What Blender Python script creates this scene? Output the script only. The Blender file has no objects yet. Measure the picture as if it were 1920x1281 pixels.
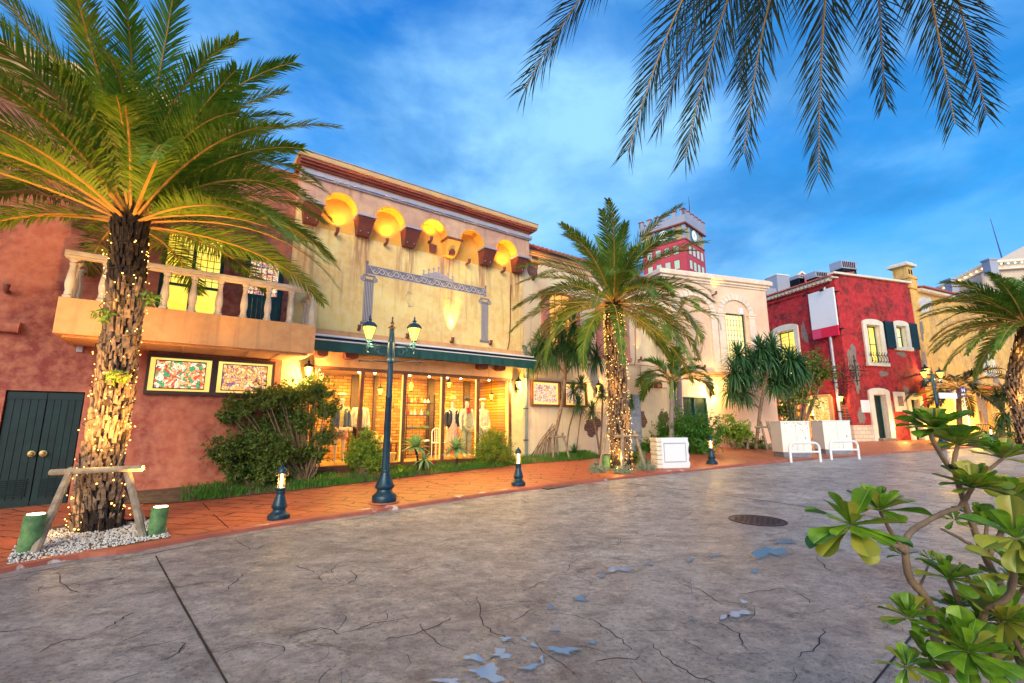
import bpy, bmesh, math, random
from math import sin, cos, pi, radians, atan, atan2, sqrt
from mathutils import Vector, Matrix, noise
random.seed(7)
SC = bpy.context.scene
COL = SC.collection
# ---------------------------------------------------------------- camera numbers
F_, PIT, H_ = 853.3, atan(150/853.3), 1.5
def ray(px, py):
    u = (px-960)/F_; v = (640.5-py)/F_
    return Vector((u, cos(PIT)-v*sin(PIT), sin(PIT)+v*cos(PIT)))
def zg(y):                                   # the street climbs gently away from the camera
    if y < 8: return 0.0
    if y < 15: return .04*(y-8)
    if y < 30: return .28+.02*(y-15)
    return .58
def G(px, py, dz=0.0):                        # point of the ground seen at a photo pixel
    d = ray(px, py); y = 7.0
    for _ in range(80):
        z = zg(y)+dz; t = (z-H_)/d.z; y = .5*y+.5*d.y*t
    return Vector((d.x*t, d.y*t, zg(d.y*t)+dz))
def at(px, py, y):                            # point at distance y in front of the camera
    d = ray(px, py); t = y/d.y
    return Vector((d.x*t, y, H_+d.z*t))
class Fr:                                     # a facade: origin, direction; local x along it, -y outward
    def __init__(s, x, y, deg):
        s.p = Vector((x, y)); s.a = radians(deg)
        s.t = Vector((cos(s.a), sin(s.a))); s.n = Vector((sin(s.a), -cos(s.a)))
    def px(s, px, py, off=0):
        d = ray(px, py); q = s.p+s.n*off
        k = (s.n.x*q.x+s.n.y*q.y)/(s.n.x*d.x+s.n.y*d.y)
        w = Vector((d.x*k, d.y*k))
        return ((w-s.p).dot(s.t), H_+d.z*k)
    def w(s, x, z=0, off=0):
        q = s.p+s.t*x+s.n*off
        return Vector((q.x, q.y, z))
    def root(s, name, label, cat, x=0, z=0, off=0, group=None):
        return thing(name, label, cat, s.w(x, z, off), s.a, group)
# ---------------------------------------------------------------- objects
def thing(name, label, cat, loc=(0,0,0), rz=0, group=None):
    o = bpy.data.objects.new(name, None); COL.objects.link(o)
    o.empty_display_size = .2
    o.location = loc; o.rotation_euler = (0,0,rz)
    o['label'] = label; o['category'] = cat
    if group: o['group'] = group
    return o
def tag(o, label, cat, group=None):
    o['label'] = label; o['category'] = cat
    if group: o['group'] = group
    return o
def dup(root, loc=None, rz=None, label=None, parent=None):
    r = root.copy(); COL.objects.link(r)
    if loc is not None: r.location = loc
    if rz is not None: r.rotation_euler = (0,0,rz)
    if label: r['label'] = label
    if parent: r.parent = parent
    for ch in list(root.children): dup(ch, parent=r)
    return r
class MB:
    def __init__(s): s.v=[]; s.f=[]; s.m=[]; s.M=None
    def add(s, vs, fs, mi=0):
        b=len(s.v)
        for p in vs:
            p=Vector(p); s.v.append(s.M@p if s.M else p)
        for f in fs: s.f.append([b+i for i in f]); s.m.append(mi)
    def box(s, x0,x1,y0,y1,z0,z1, mi=0):
        s.add([(x0,y0,z0),(x1,y0,z0),(x1,y1,z0),(x0,y1,z0),(x0,y0,z1),(x1,y0,z1),(x1,y1,z1),(x0,y1,z1)],
              [(0,3,2,1),(4,5,6,7),(0,1,5,4),(1,2,6,5),(2,3,7,6),(3,0,4,7)], mi)
    def taper(s, x0,x1,y0,y1,z0, X0,X1,Y0,Y1,z1, mi=0):
        s.add([(x0,y0,z0),(x1,y0,z0),(x1,y1,z0),(x0,y1,z0),(X0,Y0,z1),(X1,Y0,z1),(X1,Y1,z1),(X0,Y1,z1)],
              [(0,3,2,1),(4,5,6,7),(0,1,5,4),(1,2,6,5),(2,3,7,6),(3,0,4,7)], mi)
    def prism(s, poly, y0, y1, mi=0):          # poly in x,z, extruded along y
        n=len(poly)
        s.add([(x,y0,z) for x,z in poly]+[(x,y1,z) for x,z in poly],
              [list(range(n)), list(range(2*n-1,n-1,-1))]+[(i,n+i,n+(i+1)%n,(i+1)%n) for i in range(n)], mi)
    def prismx(s, poly, x0, x1, mi=0):         # poly in y,z, extruded along x
        n=len(poly)
        s.add([(x0,y,z) for y,z in poly]+[(x1,y,z) for y,z in poly],
              [list(range(n)), list(range(2*n-1,n-1,-1))]+[(i,(i+1)%n,n+(i+1)%n,n+i) for i in range(n)], mi)
    def slab(s, poly, z0, z1, mi=0):
        n=len(poly)
        s.add([(x,y,z0) for x,y in poly]+[(x,y,z1) for x,y in poly],
              [list(range(n-1,-1,-1)), list(range(n,2*n))]+[(i,(i+1)%n,n+(i+1)%n,n+i) for i in range(n)], mi)
    def tube(s, pts, rad, n=8, mi=0, cap=True):
        pts=[Vector(p) for p in pts]; K=len(pts)
        if not hasattr(rad,'__len__'): rad=[rad]*K
        b=len(s.v); vs=[]; fs=[]
        up=Vector((0,0,1)); pu=None
        for i,p in enumerate(pts):
            t=(pts[min(i+1,K-1)]-pts[max(i-1,0)])
            if t.length<1e-9: t=Vector((0,0,1))
            t.normalize()
            if pu is None: a=t.orthogonal().normalized()
            else:
                a=pu-t*pu.dot(t)
                a = a.normalized() if a.length>1e-6 else t.orthogonal().normalized()
            pu=a; c=t.cross(a)
            for k in range(n):
                an=2*pi*k/n; vs.append(p+(a*cos(an)+c*sin(an))*rad[i])
        for i in range(K-1):
            for k in range(n):
                fs.append((i*n+k,i*n+(k+1)%n,(i+1)*n+(k+1)%n,(i+1)*n+k))
        if cap: fs.append(list(range(n-1,-1,-1))); fs.append([(K-1)*n+k for k in range(n)])
        s.add(vs,fs,mi)
    def lathe(s, prof, n=16, c=(0,0), mi=0, flute=0, z0=0):
        vs=[];fs=[];K=len(prof)
        for r,z in prof:
            for k in range(n):
                a=2*pi*k/n; rr=r*(1-(flute if k%2 else 0)); vs.append((c[0]+rr*cos(a),c[1]+rr*sin(a),z+z0))
        for i in range(K-1):
            for k in range(n): fs.append((i*n+k,i*n+(k+1)%n,(i+1)*n+(k+1)%n,(i+1)*n+k))
        fs.append(list(range(n-1,-1,-1))); fs.append([(K-1)*n+k for k in range(n)])
        s.add(vs,fs,mi)
    def ball(s, c, r, n=8, mi=0, sz=1):
        c=Vector(c); pr=[(max(1e-4,r*sin(pi*i/n)), -r*sz*cos(pi*i/n)) for i in range(n+1)]
        vs=[];fs=[];m=n*2 if n>4 else 6
        for rr,z in pr:
            for k in range(m): vs.append((c.x+rr*cos(2*pi*k/m),c.y+rr*sin(2*pi*k/m),c.z+z))
        for i in range(n):
            for k in range(m): fs.append((i*m+k,i*m+(k+1)%m,(i+1)*m+(k+1)%m,(i+1)*m+k))
        s.add(vs,fs,mi)
    def build(s, name, mats, parent=None, smooth=False, bevel=0, loc=None, sharp=True):
        me=bpy.data.meshes.new(name); me.from_pydata([tuple(p) for p in s.v],[],s.f)
        if not isinstance(mats,(list,tuple)): mats=[mats]
        for m in mats: me.materials.append(m)
        if len(mats)>1: me.polygons.foreach_set('material_index', s.m)
        if smooth:
            me.polygons.foreach_set('use_smooth',[True]*len(me.polygons))
            try: sharp and me.set_sharp_from_angle(angle=radians(40))
            except Exception: pass
        me.update()
        o=bpy.data.objects.new(name,me); COL.objects.link(o)
        if parent: o.parent=parent
        if loc is not None: o.location=loc
        if bevel:
            b=o.modifiers.new('Bevel','BEVEL'); b.width=bevel; b.segments=2; b.limit_method='ANGLE'
        return o
def wall_cells(m, x0,x1,z0,z1, holes, y0,y1, mi=0):
    xs=sorted({x0,x1,*[h[0] for h in holes],*[h[1] for h in holes]})
    zs=sorted({z0,z1,*[h[2] for h in holes],*[h[3] for h in holes]})
    for i in range(len(xs)-1):
        run=None
        for j in range(len(zs)-1):
            cx=(xs[i]+xs[i+1])/2; cz=(zs[j]+zs[j+1])/2
            if any(h[0]<cx<h[1] and h[2]<cz<h[3] for h in holes):
                if run is not None: m.box(xs[i],xs[i+1],y0,y1,run,zs[j],mi); run=None
            elif run is None: run=zs[j]
        if run is not None: m.box(xs[i],xs[i+1],y0,y1,run,z1,mi)
def arc(cx, cz, r, a0, a1, n=12, rz=None):
    rz = r if rz is None else rz
    return [(cx+r*cos(radians(a0+(a1-a0)*i/n)), cz+rz*sin(radians(a0+(a1-a0)*i/n))) for i in range(n+1)]
# ---------------------------------------------------------------- materials
def newmat(name):
    m=bpy.data.materials.new(name); m.use_nodes=True
    nt=m.node_tree; return m, nt, nt.nodes, nt.links, nt.nodes['Principled BSDF']
def C4(c): return (*c,1)
def noise_fac(N,L,scale,detail=6,rough=.6,vec=None,lo=.35,hi=.65,stretch=None,dist=0):
    tc=N.new('ShaderNodeTexCoord'); src=tc.outputs['Object'] if vec is None else vec
    if stretch:
        mp=N.new('ShaderNodeMapping'); mp.inputs['Scale'].default_value=stretch; L.new(src,mp.inputs['Vector']); src=mp.outputs['Vector']
    n=N.new('ShaderNodeTexNoise'); n.inputs['Scale'].default_value=scale; n.inputs['Detail'].default_value=detail
    n.inputs['Roughness'].default_value=rough; n.inputs['Distortion'].default_value=dist
    L.new(src,n.inputs['Vector'])
    r=N.new('ShaderNodeMapRange'); r.inputs['From Min'].default_value=lo; r.inputs['From Max'].default_value=hi
    L.new(n.outputs['Fac'],r.inputs['Value'])
    return r.outputs['Result'], n
def mixc(N,L,a,b,fac):
    x=N.new('ShaderNodeMix'); x.data_type='RGBA'
    for k,v in ((6,a),(7,b)):
        if isinstance(v,tuple): x.inputs[k].default_value=C4(v)
        else: L.new(v,x.inputs[k])
    if isinstance(fac,(int,float)): x.inputs[0].default_value=fac
    else: L.new(fac,x.inputs[0])
    return x.outputs[2]
def mth(N,L,op,a,b=0):
    x=N.new('ShaderNodeMath'); x.operation=op; x.use_clamp=False
    for k,v in ((0,a),(1,b)):
        if isinstance(v,(int,float)): x.inputs[k].default_value=v
        else: L.new(v,x.inputs[k])
    return x.outputs[0]
def bump(N,L,b,h,strength=.3,dist=.02):
    x=N.new('ShaderNodeBump'); x.inputs['Strength'].default_value=strength; x.inputs['Distance'].default_value=dist
    L.new(h,x.inputs['Height']); L.new(x.outputs['Normal'],b.inputs['Normal'])
def plain(name,c,rough=.6,metal=0,c2=None,scale=8,bs=.15,bd=.01,detail=5):
    m,nt,N,L,b=newmat(name)
    c2=c2 or tuple(x*.7 for x in c)
    f,n=noise_fac(N,L,scale,detail)
    L.new(mixc(N,L,c,c2,f),b.inputs['Base Color'])
    b.inputs['Roughness'].default_value=rough; b.inputs['Metallic'].default_value=metal
    if bs: bump(N,L,b,n.outputs['Fac'],bs,bd)
    return m
def emit(name,c,s,sampling=True):
    m,nt,N,L,b=newmat(name)
    b.inputs['Base Color'].default_value=C4(c); b.inputs['Emission Color'].default_value=C4(c); b.inputs['Emission Strength'].default_value=s
    if not sampling: m.cycles.emission_sampling='NONE'
    return m
def stucco(name,c1,c2,c3,s1=.9,s2=5,bs=.5,rough=.85,lo=.41,hi=.59,streak=0,streakc=(.2,.1,.08)):
    m,nt,N,L,b=newmat(name)
    f1,n1=noise_fac(N,L,s1,8,.62,lo=lo,hi=hi,dist=.6); f2,n2=noise_fac(N,L,s2,8,.7,lo=.4,hi=.68)
    col=mixc(N,L,c1,c2,f1); col=mixc(N,L,col,c3,mth(N,L,'MULTIPLY',f2,.6))
    if streak:
        f3,n3=noise_fac(N,L,2.2,4,.55,lo=.55,hi=.72,stretch=(3.2,3.2,.22))
        col=mixc(N,L,col,streakc,mth(N,L,'MULTIPLY',f3,streak))
    if name=='cream_yellow_plaster':      # rusty water runs under the corbels
        tc=N.new('ShaderNodeTexCoord'); sx=N.new('ShaderNodeSeparateXYZ'); L.new(tc.outputs['Object'],sx.inputs[0])
        pp=mth(N,L,'PINGPONG',mth(N,L,'SUBTRACT',sx.outputs[0],4.29),.655)
        def mr(v,a,b_):
            r=N.new('ShaderNodeMapRange'); r.interpolation_type='SMOOTHSTEP'; r.inputs['From Min'].default_value=a; r.inputs['From Max'].default_value=b_; L.new(v,r.inputs['Value']); return r.outputs[0]
        f5,n5=noise_fac(N,L,3,5,.6,lo=.40,hi=.60,stretch=(3.5,3.5,.25))
        k=mth(N,L,'MULTIPLY',mth(N,L,'MULTIPLY',mr(pp,.36,.16),mr(sx.outputs[2],4.3,6.4)),mr(sx.outputs[2],6.9,6.5))
        col=mixc(N,L,col,(.34,.11,.075),mth(N,L,'MULTIPLY',mth(N,L,'MULTIPLY',k,f5),.85))
    L.new(col,b.inputs['Base Color']); b.inputs['Roughness'].default_value=rough
    f4,n4=noise_fac(N,L,22,6,.6)
    h=mth(N,L,'ADD',n2.outputs['Fac'],mth(N,L,'MULTIPLY',n4.outputs['Fac'],.35))
    bump(N,L,b,h,bs,.025)
    return m
M={}
M['red_stucco']=stucco('dusty_red_plaster',(.50,.135,.08),(.24,.048,.042),(.66,.28,.17),s1=.6)
M['shop_stucco']=stucco('cream_yellow_plaster',(.88,.68,.25),(.78,.50,.17),(.90,.76,.42),s1=.5,bs=.4,streak=.5,streakc=(.42,.18,.11))
M['pink_stucco']=stucco('pinkish_band_plaster',(.72,.44,.28),(.56,.30,.22),(.44,.26,.22),s1=.9,streak=.5)
M['arch_plaster']=stucco('ochre_niche_plaster',(.80,.42,.08),(.74,.34,.05),(.85,.5,.12),s1=1.5,bs=.2)
M['orange_stucco']=stucco('orange_plaster',(.72,.38,.17),(.60,.30,.13),(.75,.45,.22),s1=1.2,bs=.25,streak=.3)
M['cream_stucco']=stucco('cream_plaster',(.82,.68,.45),(.74,.52,.34),(.66,.56,.42),s1=.45,bs=.3,streak=.35,streakc=(.4,.3,.24))
M['peach_stucco']=stucco('peach_plaster',(.84,.60,.42),(.74,.46,.30),(.70,.58,.52),s1=.45,bs=.3,streak=.2,streakc=(.5,.36,.28))
M['stone_trim']=stucco('pale_stone_trim',(.80,.68,.54),(.70,.56,.46),(.84,.74,.62),s1=1.5,bs=.2)
M['crimson']=stucco('crimson_plaster',(.46,.010,.022),(.15,.005,.010),(.58,.085,.065),s1=.9,s2=4.2,bs=1.0,lo=.44,hi=.57)
M['gold_stucco']=stucco('golden_yellow_plaster',(.78,.44,.08),(.50,.26,.07),(.80,.60,.30),s1=.7,s2=2.5,bs=.6,streak=.7,streakc=(.24,.16,.10))
M['cornice_red']=plain('brick_red_moulding',(.40,.10,.06),.7,c2=(.28,.06,.05),scale=3)
M['cornice_gold']=plain('ochre_moulding',(.72,.45,.18),.7,c2=(.6,.36,.2),scale=3)
M['lead']=plain('grey_metal_flashing',(.50,.48,.55),.45,.3,c2=(.42,.40,.48),scale=5)
M['corbel']=plain('rust_brown_corbel',(.22,.055,.035),.6,c2=(.14,.035,.03),scale=6)
M['white_stone']=stucco('white_stone',(.80,.76,.66),(.72,.66,.56),(.62,.56,.48),s1=2,bs=.3)
M['baluster']=stucco('aged_white_baluster',(.74,.66,.54),(.66,.56,.46),(.5,.42,.36),s1=4,bs=.15)
M['dark_green_wood']=plain('dark_green_painted_wood',(.004,.028,.026),.4,c2=(.003,.014,.015),scale=4)
M['green_wood']=plain('teal_green_painted_wood',(.01,.09,.085),.5,c2=(.006,.05,.05),scale=4)
M['brass']=plain('brass',(.75,.5,.18),.3,.9)
M['dark_metal']=plain('black_wrought_iron',(.015,.015,.018),.5,.4)
M['lamp_metal']=plain('blue_green_cast_iron',(.012,.055,.095),.38,.25,c2=(.008,.03,.05),scale=10,bs=.25)
M['brown_frame']=plain('brown_wood_frame',(.20,.075,.03),.5,c2=(.12,.045,.02),scale=6)
M['dark_frame']=plain('dark_bronze_frame',(.05,.028,.02),.5)
M['awning']=plain('teal_awning_cloth',(.008,.075,.075),.75,c2=(.006,.055,.055),scale=3)
M['white_paint']=plain('white_paint',(.78,.80,.84),.4,c2=(.72,.74,.80),scale=2,bs=.05)
M['cabinet']=plain('off_white_painted_steel',(.80,.79,.73),.4,c2=(.77,.76,.71),scale=1.0,bs=.05)
M['concrete']=plain('grey_concrete',(.25,.26,.30),.8,c2=(.18,.19,.22),scale=6,bs=.4)
M['sign_white']=plain('white_sign_board',(.80,.82,.86),.4,c2=(.78,.8,.84),bs=0)
M['sign_red']=plain('red_sign_band',(.75,.01,.05),.4,c2=(.72,.01,.05),bs=0)
M['sign_pink']=plain('pink_sign_band',(.75,.06,.16),.4,c2=(.72,.06,.15),bs=0)
M['timber']=plain('weathered_grey_timber',(.34,.27,.19),.85,c2=(.18,.14,.11),scale=9,bs=.5,bd=.02)
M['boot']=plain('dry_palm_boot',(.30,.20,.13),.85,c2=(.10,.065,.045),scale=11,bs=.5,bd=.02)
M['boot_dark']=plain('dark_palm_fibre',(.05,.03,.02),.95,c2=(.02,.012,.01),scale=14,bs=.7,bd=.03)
M['bark']=plain('grey_brown_bark',(.26,.17,.10),.85,c2=(.14,.09,.06),scale=9,bs=.5,bd=.02)
M['bark_grey']=plain('smooth_grey_palm_bark',(.30,.26,.25),.8,c2=(.2,.17,.17),scale=7,bs=.4)
M['soil']=plain('garden_soil',(.16,.10,.05),.95,c2=(.08,.05,.03),scale=9,bs=.6,bd=.03)
M['roof_tile']=plain('terracotta_roof_tile',(.50,.13,.075),.7,c2=(.34,.08,.05),scale=6)
M['canister']=plain('mottled_green_tube',(.13,.28,.09),.6,c2=(.05,.12,.05),scale=9,bs=.2)
M['dark_void']=plain('dark_interior',(.02,.02,.02),.9)
M['stone_gray']=plain('rough_grey_stone',(.32,.26,.23),.9,c2=(.16,.12,.11),scale=14,bs=.8,bd=.04)
M['gravel']=plain('white_gravel',(.74,.72,.68),.8,c2=(.5,.48,.45),scale=20)
M['pink_column']=plain('rose_pink_pilaster',(.60,.22,.18),.7,c2=(.5,.17,.15),scale=3)
M['slate']=plain('slate_blue_roof',(.13,.17,.26),.6,c2=(.10,.13,.2),scale=3)
M['pale_roof']=plain('pale_tan_roof',(.62,.50,.40),.7,c2=(.56,.44,.36),scale=3)
M['skin']=plain('mannequin_ivory',(.72,.62,.48),.5,c2=(.68,.58,.45),bs=0)
for k,c in dict(cloth_black=(.02,.02,.025),cloth_cream=(.72,.66,.5),cloth_pink=(.7,.36,.3),cloth_khaki=(.42,.42,.26),cloth_yellow=(.75,.58,.16),cloth_denim=(.10,.13,.2),cloth_red=(.5,.03,.03),straw=(.7,.52,.2)).items():
    M[k]=plain(k,c,.85,scale=12,bs=.3)
def leafmat(name,c1,c2,trans=.25,scale=3,rough=.5):
    m,nt,N,L,b=newmat(name)
    f,n=noise_fac(N,L,scale,4,.6,lo=.35,hi=.65)
    g=N.new('ShaderNodeNewGeometry')
    f2=mth(N,L,'MULTIPLY',mth(N,L,'ADD',f,g.outputs['Random Per Island']),.5)
    col=mixc(N,L,c1,c2,f2)
    L.new(col,b.inputs['Base Color']); b.inputs['Roughness'].default_value=rough
    t=N.new('ShaderNodeBsdfTranslucent'); L.new(col,t.inputs['Color'])
    x=N.new('ShaderNodeMixShader'); x.inputs[0].default_value=trans
    L.new(b.outputs[0],x.inputs[1]); L.new(t.outputs[0],x.inputs[2])
    L.new(x.outputs[0],N['Material Output'].inputs['Surface'])
    return m
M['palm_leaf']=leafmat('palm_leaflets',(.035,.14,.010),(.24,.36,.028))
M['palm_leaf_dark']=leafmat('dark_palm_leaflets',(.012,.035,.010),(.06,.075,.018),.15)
M['palm_leaf_lime']=leafmat('fresh_palm_leaflets',(.05,.16,.015),(.12,.26,.03))
M['palm_leaf_mid']=leafmat('mid_green_palm_leaflets',(.035,.14,.014),(.22,.33,.04))
M['rachis']=plain('palm_rachis',(.58,.30,.06),.6,c2=(.40,.24,.06),scale=3,bs=0)  # orange tan stalk, its orange raised to paint in the up-light glow
M['bush_leaf']=leafmat('dark_shrub_leaves',(.022,.075,.010),(.17,.23,.03),.2)
M['hedge_leaf']=leafmat('bright_hedge_leaves',(.03,.14,.012),(.08,.24,.02))
M['lime_leaf']=leafmat('yellow_green_leaves',(.12,.26,.02),(.30,.40,.04),.3)
M['round_leaf']=leafmat('olive_round_shrub_leaves',(.12,.22,.015),(.32,.40,.03),.3)
M['agave_leaf']=leafmat('blue_green_agave',(.14,.34,.15),(.36,.52,.20),.15)
M['dracaena_leaf']=leafmat('dracaena_leaves',(.018,.085,.035),(.07,.18,.05),.15)
M['silver_leaf']=leafmat('silver_ground_leaves',(.18,.28,.20),(.30,.38,.28),.1)
M['grass']=leafmat('grass_blades',(.04,.15,.012),(.10,.28,.02),.25)
M['front_leaf']=leafmat('glossy_green_leaves',(.025,.12,.012),(.27,.45,.03),.28,scale=18,rough=.25)
M['front_leaf_y']=leafmat('yellowing_backlit_leaves',(.20,.28,.03),(.46,.38,.05),.3,scale=9,rough=.35)  # variegated yellow; a lamp's warm backlight is painted into it too
# glass that one can look through
def glassmat():
    m,nt,N,L,b=newmat('clear_shop_glass')
    N.remove(b); t=N.new('ShaderNodeBsdfTransparent'); g=N.new('ShaderNodeBsdfGlossy'); g.inputs['Roughness'].default_value=.02
    lw=N.new('ShaderNodeFresnel'); lw.inputs['IOR'].default_value=1.45
    x=N.new('ShaderNodeMixShader'); L.new(mth(N,L,'MULTIPLY',lw.outputs[0],.35),x.inputs[0]); L.new(t.outputs[0],x.inputs[1]); L.new(g.outputs[0],x.inputs[2])
    L.new(x.outputs[0],N['Material Output'].inputs['Surface']); return m
M['glass']=glassmat()
# lit panes
def litpane(name,c1,c2,s,scale=1.2):
    m,nt,N,L,b=newmat(name)
    f,n=noise_fac(N,L,scale,3,.5)
    col=mixc(N,L,c1,c2,f)
    L.new(col,b.inputs['Emission Color']); b.inputs['Base Color'].default_value=(.3,.25,.12,1)
    b.inputs['Emission Strength'].default_value=s; b.inputs['Roughness'].default_value=.15
    return m
M['lit_yellow']=litpane('lit_yellow_window',(1,.62,.04),(1,.78,.14),.95)
M['lit_orange']=litpane('lit_orange_window',(1,.32,.02),(1,.50,.08),.85)
M['lit_pale']=litpane('lit_pale_window',(.95,.85,.42),(1,.75,.25),.9)
M['lit_amber']=litpane('lit_box_glow',(1,.66,.16),(1,.52,.08),.95)
M['tower_pane']=litpane('tower_window',(.35,.55,.45),(.3,.45,.6),.6)
def stained(name,cols,scale=9,bg=(1,.75,.4),s=1.0):
    m,nt,N,L,b=newmat(name)
    tc=N.new('ShaderNodeTexCoord'); nz=N.new('ShaderNodeTexNoise'); nz.inputs['Scale'].default_value=3
    L.new(tc.outputs['Object'],nz.inputs['Vector'])
    add=N.new('ShaderNodeMixRGB'); add.blend_type='ADD'; add.inputs[0].default_value=.5
    L.new(tc.outputs['Object'],add.inputs[1]); L.new(nz.outputs['Color'],add.inputs[2])
    v=N.new('ShaderNodeTexVoronoi'); v.inputs['Scale'].default_value=scale; L.new(add.outputs[0],v.inputs['Vector'])
    e=N.new('ShaderNodeTexVoronoi'); e.feature='DISTANCE_TO_EDGE'; e.inputs['Scale'].default_value=scale; L.new(add.outputs[0],e.inputs['Vector'])
    sep=N.new('ShaderNodeSeparateColor'); L.new(v.outputs['Color'],sep.inputs[0])
    r=N.new('ShaderNodeValToRGB'); r.color_ramp.interpolation='CONSTANT'
    els=r.color_ramp.elements
    while len(els)<len(cols): els.new(.5)
    for i,c in enumerate(cols): els[i].position=i/len(cols); els[i].color=C4(c)
    L.new(sep.outputs[0],r.inputs[0])
    ln=mth(N,L,'GREATER_THAN',e.outputs['Distance'],.045)
    col=mixc(N,L,(.03,.01,.01),r.outputs[0],ln)
    L.new(col,b.inputs['Emission Color']); b.inputs['Emission Strength'].default_value=s; b.inputs['Base Color'].default_value=(.1,.08,.06,1)
    return m
M['stained1']=stained('floral_stained_glass',[(1,.6,.3),(.9,.75,.5),(.7,.05,.03),(.02,.35,.12),(1,.45,.15),(1,.85,.6),(.8,.3,.08)],19)
M['stained2']=stained('leafy_stained_glass',[(.95,.42,.08),(1,.62,.2),(.18,.08,.3),(.9,.35,.12),(.6,.18,.05),(1,.7,.3)],24)
M['stained3']=stained('speckled_stained_glass',[(1,.78,.42),(.95,.5,.2),(.30,.12,.4),(.75,.2,.08),(1,.65,.3),(.9,.8,.5)],26)
# lamp glass
M['lamp_glass']=emit('lit_lamp_glass',(1,.70,.10),1.3)
M['lamp_core']=emit('glowing_bulb',(1,.86,.5),9)
M['bulb']=emit('fairy_light_bulb',(1,.50,.10),5,False)
M['bulb_near']=emit('warm_ceiling_bulb',(1,.82,.4),14,False)
M['bollard_glow']=emit('bollard_tube',(1,.83,.42),4)
# brick
def brickmat(name,c1,c2,mort,scale,bw=.5,rh=.25,ms=.015,bs=.6,off=.5,warp=0,patch=None,rough=.85,rot=None):
    m,nt,N,L,b=newmat(name)
    tc=N.new('ShaderNodeTexCoord'); mp=N.new('ShaderNodeMapping')
    mp.inputs['Rotation'].default_value=rot or (0,0,0)
    L.new(tc.outputs['Object'],mp.inputs['Vector']); vec=mp.outputs['Vector']
    if warp:
        nz=N.new('ShaderNodeTexNoise'); nz.inputs['Scale'].default_value=1.3; nz.inputs['Detail'].default_value=4; L.new(vec,nz.inputs['Vector'])
        ad=N.new('ShaderNodeMixRGB'); ad.blend_type='ADD'; ad.inputs[0].default_value=warp; L.new(vec,ad.inputs[1]); L.new(nz.outputs['Color'],ad.inputs[2]); vec=ad.outputs[0]
    br=N.new('ShaderNodeTexBrick'); br.inputs['Scale'].default_value=scale; br.inputs['Brick Width'].default_value=bw; br.inputs['Row Height'].default_value=rh
    br.inputs['Mortar Size'].default_value=ms; br.inputs['Color1'].default_value=C4(c1); br.inputs['Color2'].default_value=C4(c2); br.inputs['Mortar'].default_value=C4(mort); br.offset=off
    L.new(vec,br.inputs['Vector'])
    f,n=noise_fac(N,L,1.1,6,.6,lo=.35,hi=.65); col=br.outputs['Color']
    if patch: 
        base=mixc(N,L,c1,c2,f)
        f3,n3=noise_fac(N,L,2.0,5,.6,lo=.34,hi=.48)
        col=mixc(N,L,base,mort,mth(N,L,'MULTIPLY',br.outputs['Fac'],f3))
        f5,n5=noise_fac(N,L,4.5,8,.7,lo=.45,hi=.75); col=mixc(N,L,col,patch,mth(N,L,'MULTIPLY',f5,.55))
    L.new(col,b.inputs['Base Color']); b.inputs['Roughness'].default_value=rough
    f2,n2=noise_fac(N,L,12,6,.6)
    h=mth(N,L,'SUBTRACT',mth(N,L,'MULTIPLY',n2.outputs['Fac'],.5),br.outputs['Fac']); bump(N,L,b,h,bs,.02)
    return m
M['brick']=brickmat('shop_brick',(.60,.28,.06),(.32,.12,.03),(.12,.06,.02),3.6,.95,.34,.035,rot=(radians(90),0,0))
M['brick_dark']=brickmat('exposed_brick_patch',(.26,.12,.09),(.14,.07,.06),(.07,.05,.045),4,.9,.3,.04,rot=(radians(90),0,0))
M['block']=brickmat('white_block_base',(.74,.64,.50),(.68,.54,.42),(.4,.3,.24),2.2,.9,.45,.02,rot=(radians(90),0,0))
M['pavers']=brickmat('orange_stamped_paving',(.50,.135,.060),(.40,.095,.045),(.05,.022,.018),1.35,1.0,.40,.022,.9,.37,warp=.5,patch=(.62,.22,.10),rough=.5,rot=(0,0,radians(12)))
M['kerb']=plain('orange_kerb_stone',(.48,.15,.085),.6,c2=(.36,.10,.06),scale=6,bs=.4)
M['front_rib']=plain('pale_leaf_rib',(.16,.34,.06),.4,c2=(.13,.28,.05),bs=0)
# ---------------------------------------------------------------- camera, sky, soft dusk sun
cam=bpy.data.cameras.new('camera'); co=bpy.data.objects.new('camera',cam); COL.objects.link(co)
cam.sensor_width=36; cam.lens=36*F_/1920; cam.clip_end=3000; cam.clip_start=.05
co.location=(0,0,H_); co.rotation_euler=(pi/2+PIT,0,0); SC.camera=co
SC.view_settings.view_transform='Standard'; SC.view_settings.look='None'; SC.view_settings.exposure=.58; SC.view_settings.gamma=1
W=bpy.data.worlds.new('World'); SC.world=W; W.use_nodes=True
N=W.node_tree.nodes; L=W.node_tree.links; bg=N['Background']
tc=N.new('ShaderNodeTexCoord'); sp=N.new('ShaderNodeSeparateXYZ'); L.new(tc.outputs['Generated'],sp.inputs[0])
rp=N.new('ShaderNodeValToRGB'); L.new(sp.outputs[2],rp.inputs[0])
e=rp.color_ramp.elements
while len(e)<5: e.new(.5)
for i,(p,c) in enumerate([(0,(.50,.70,.92)),(.18,(.12,.47,.93)),(.36,(.02,.33,.84)),(.55,(.001,.21,.72)),(.85,(.001,.12,.52))]): e[i].position=p; e[i].color=C4(c)
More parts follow.
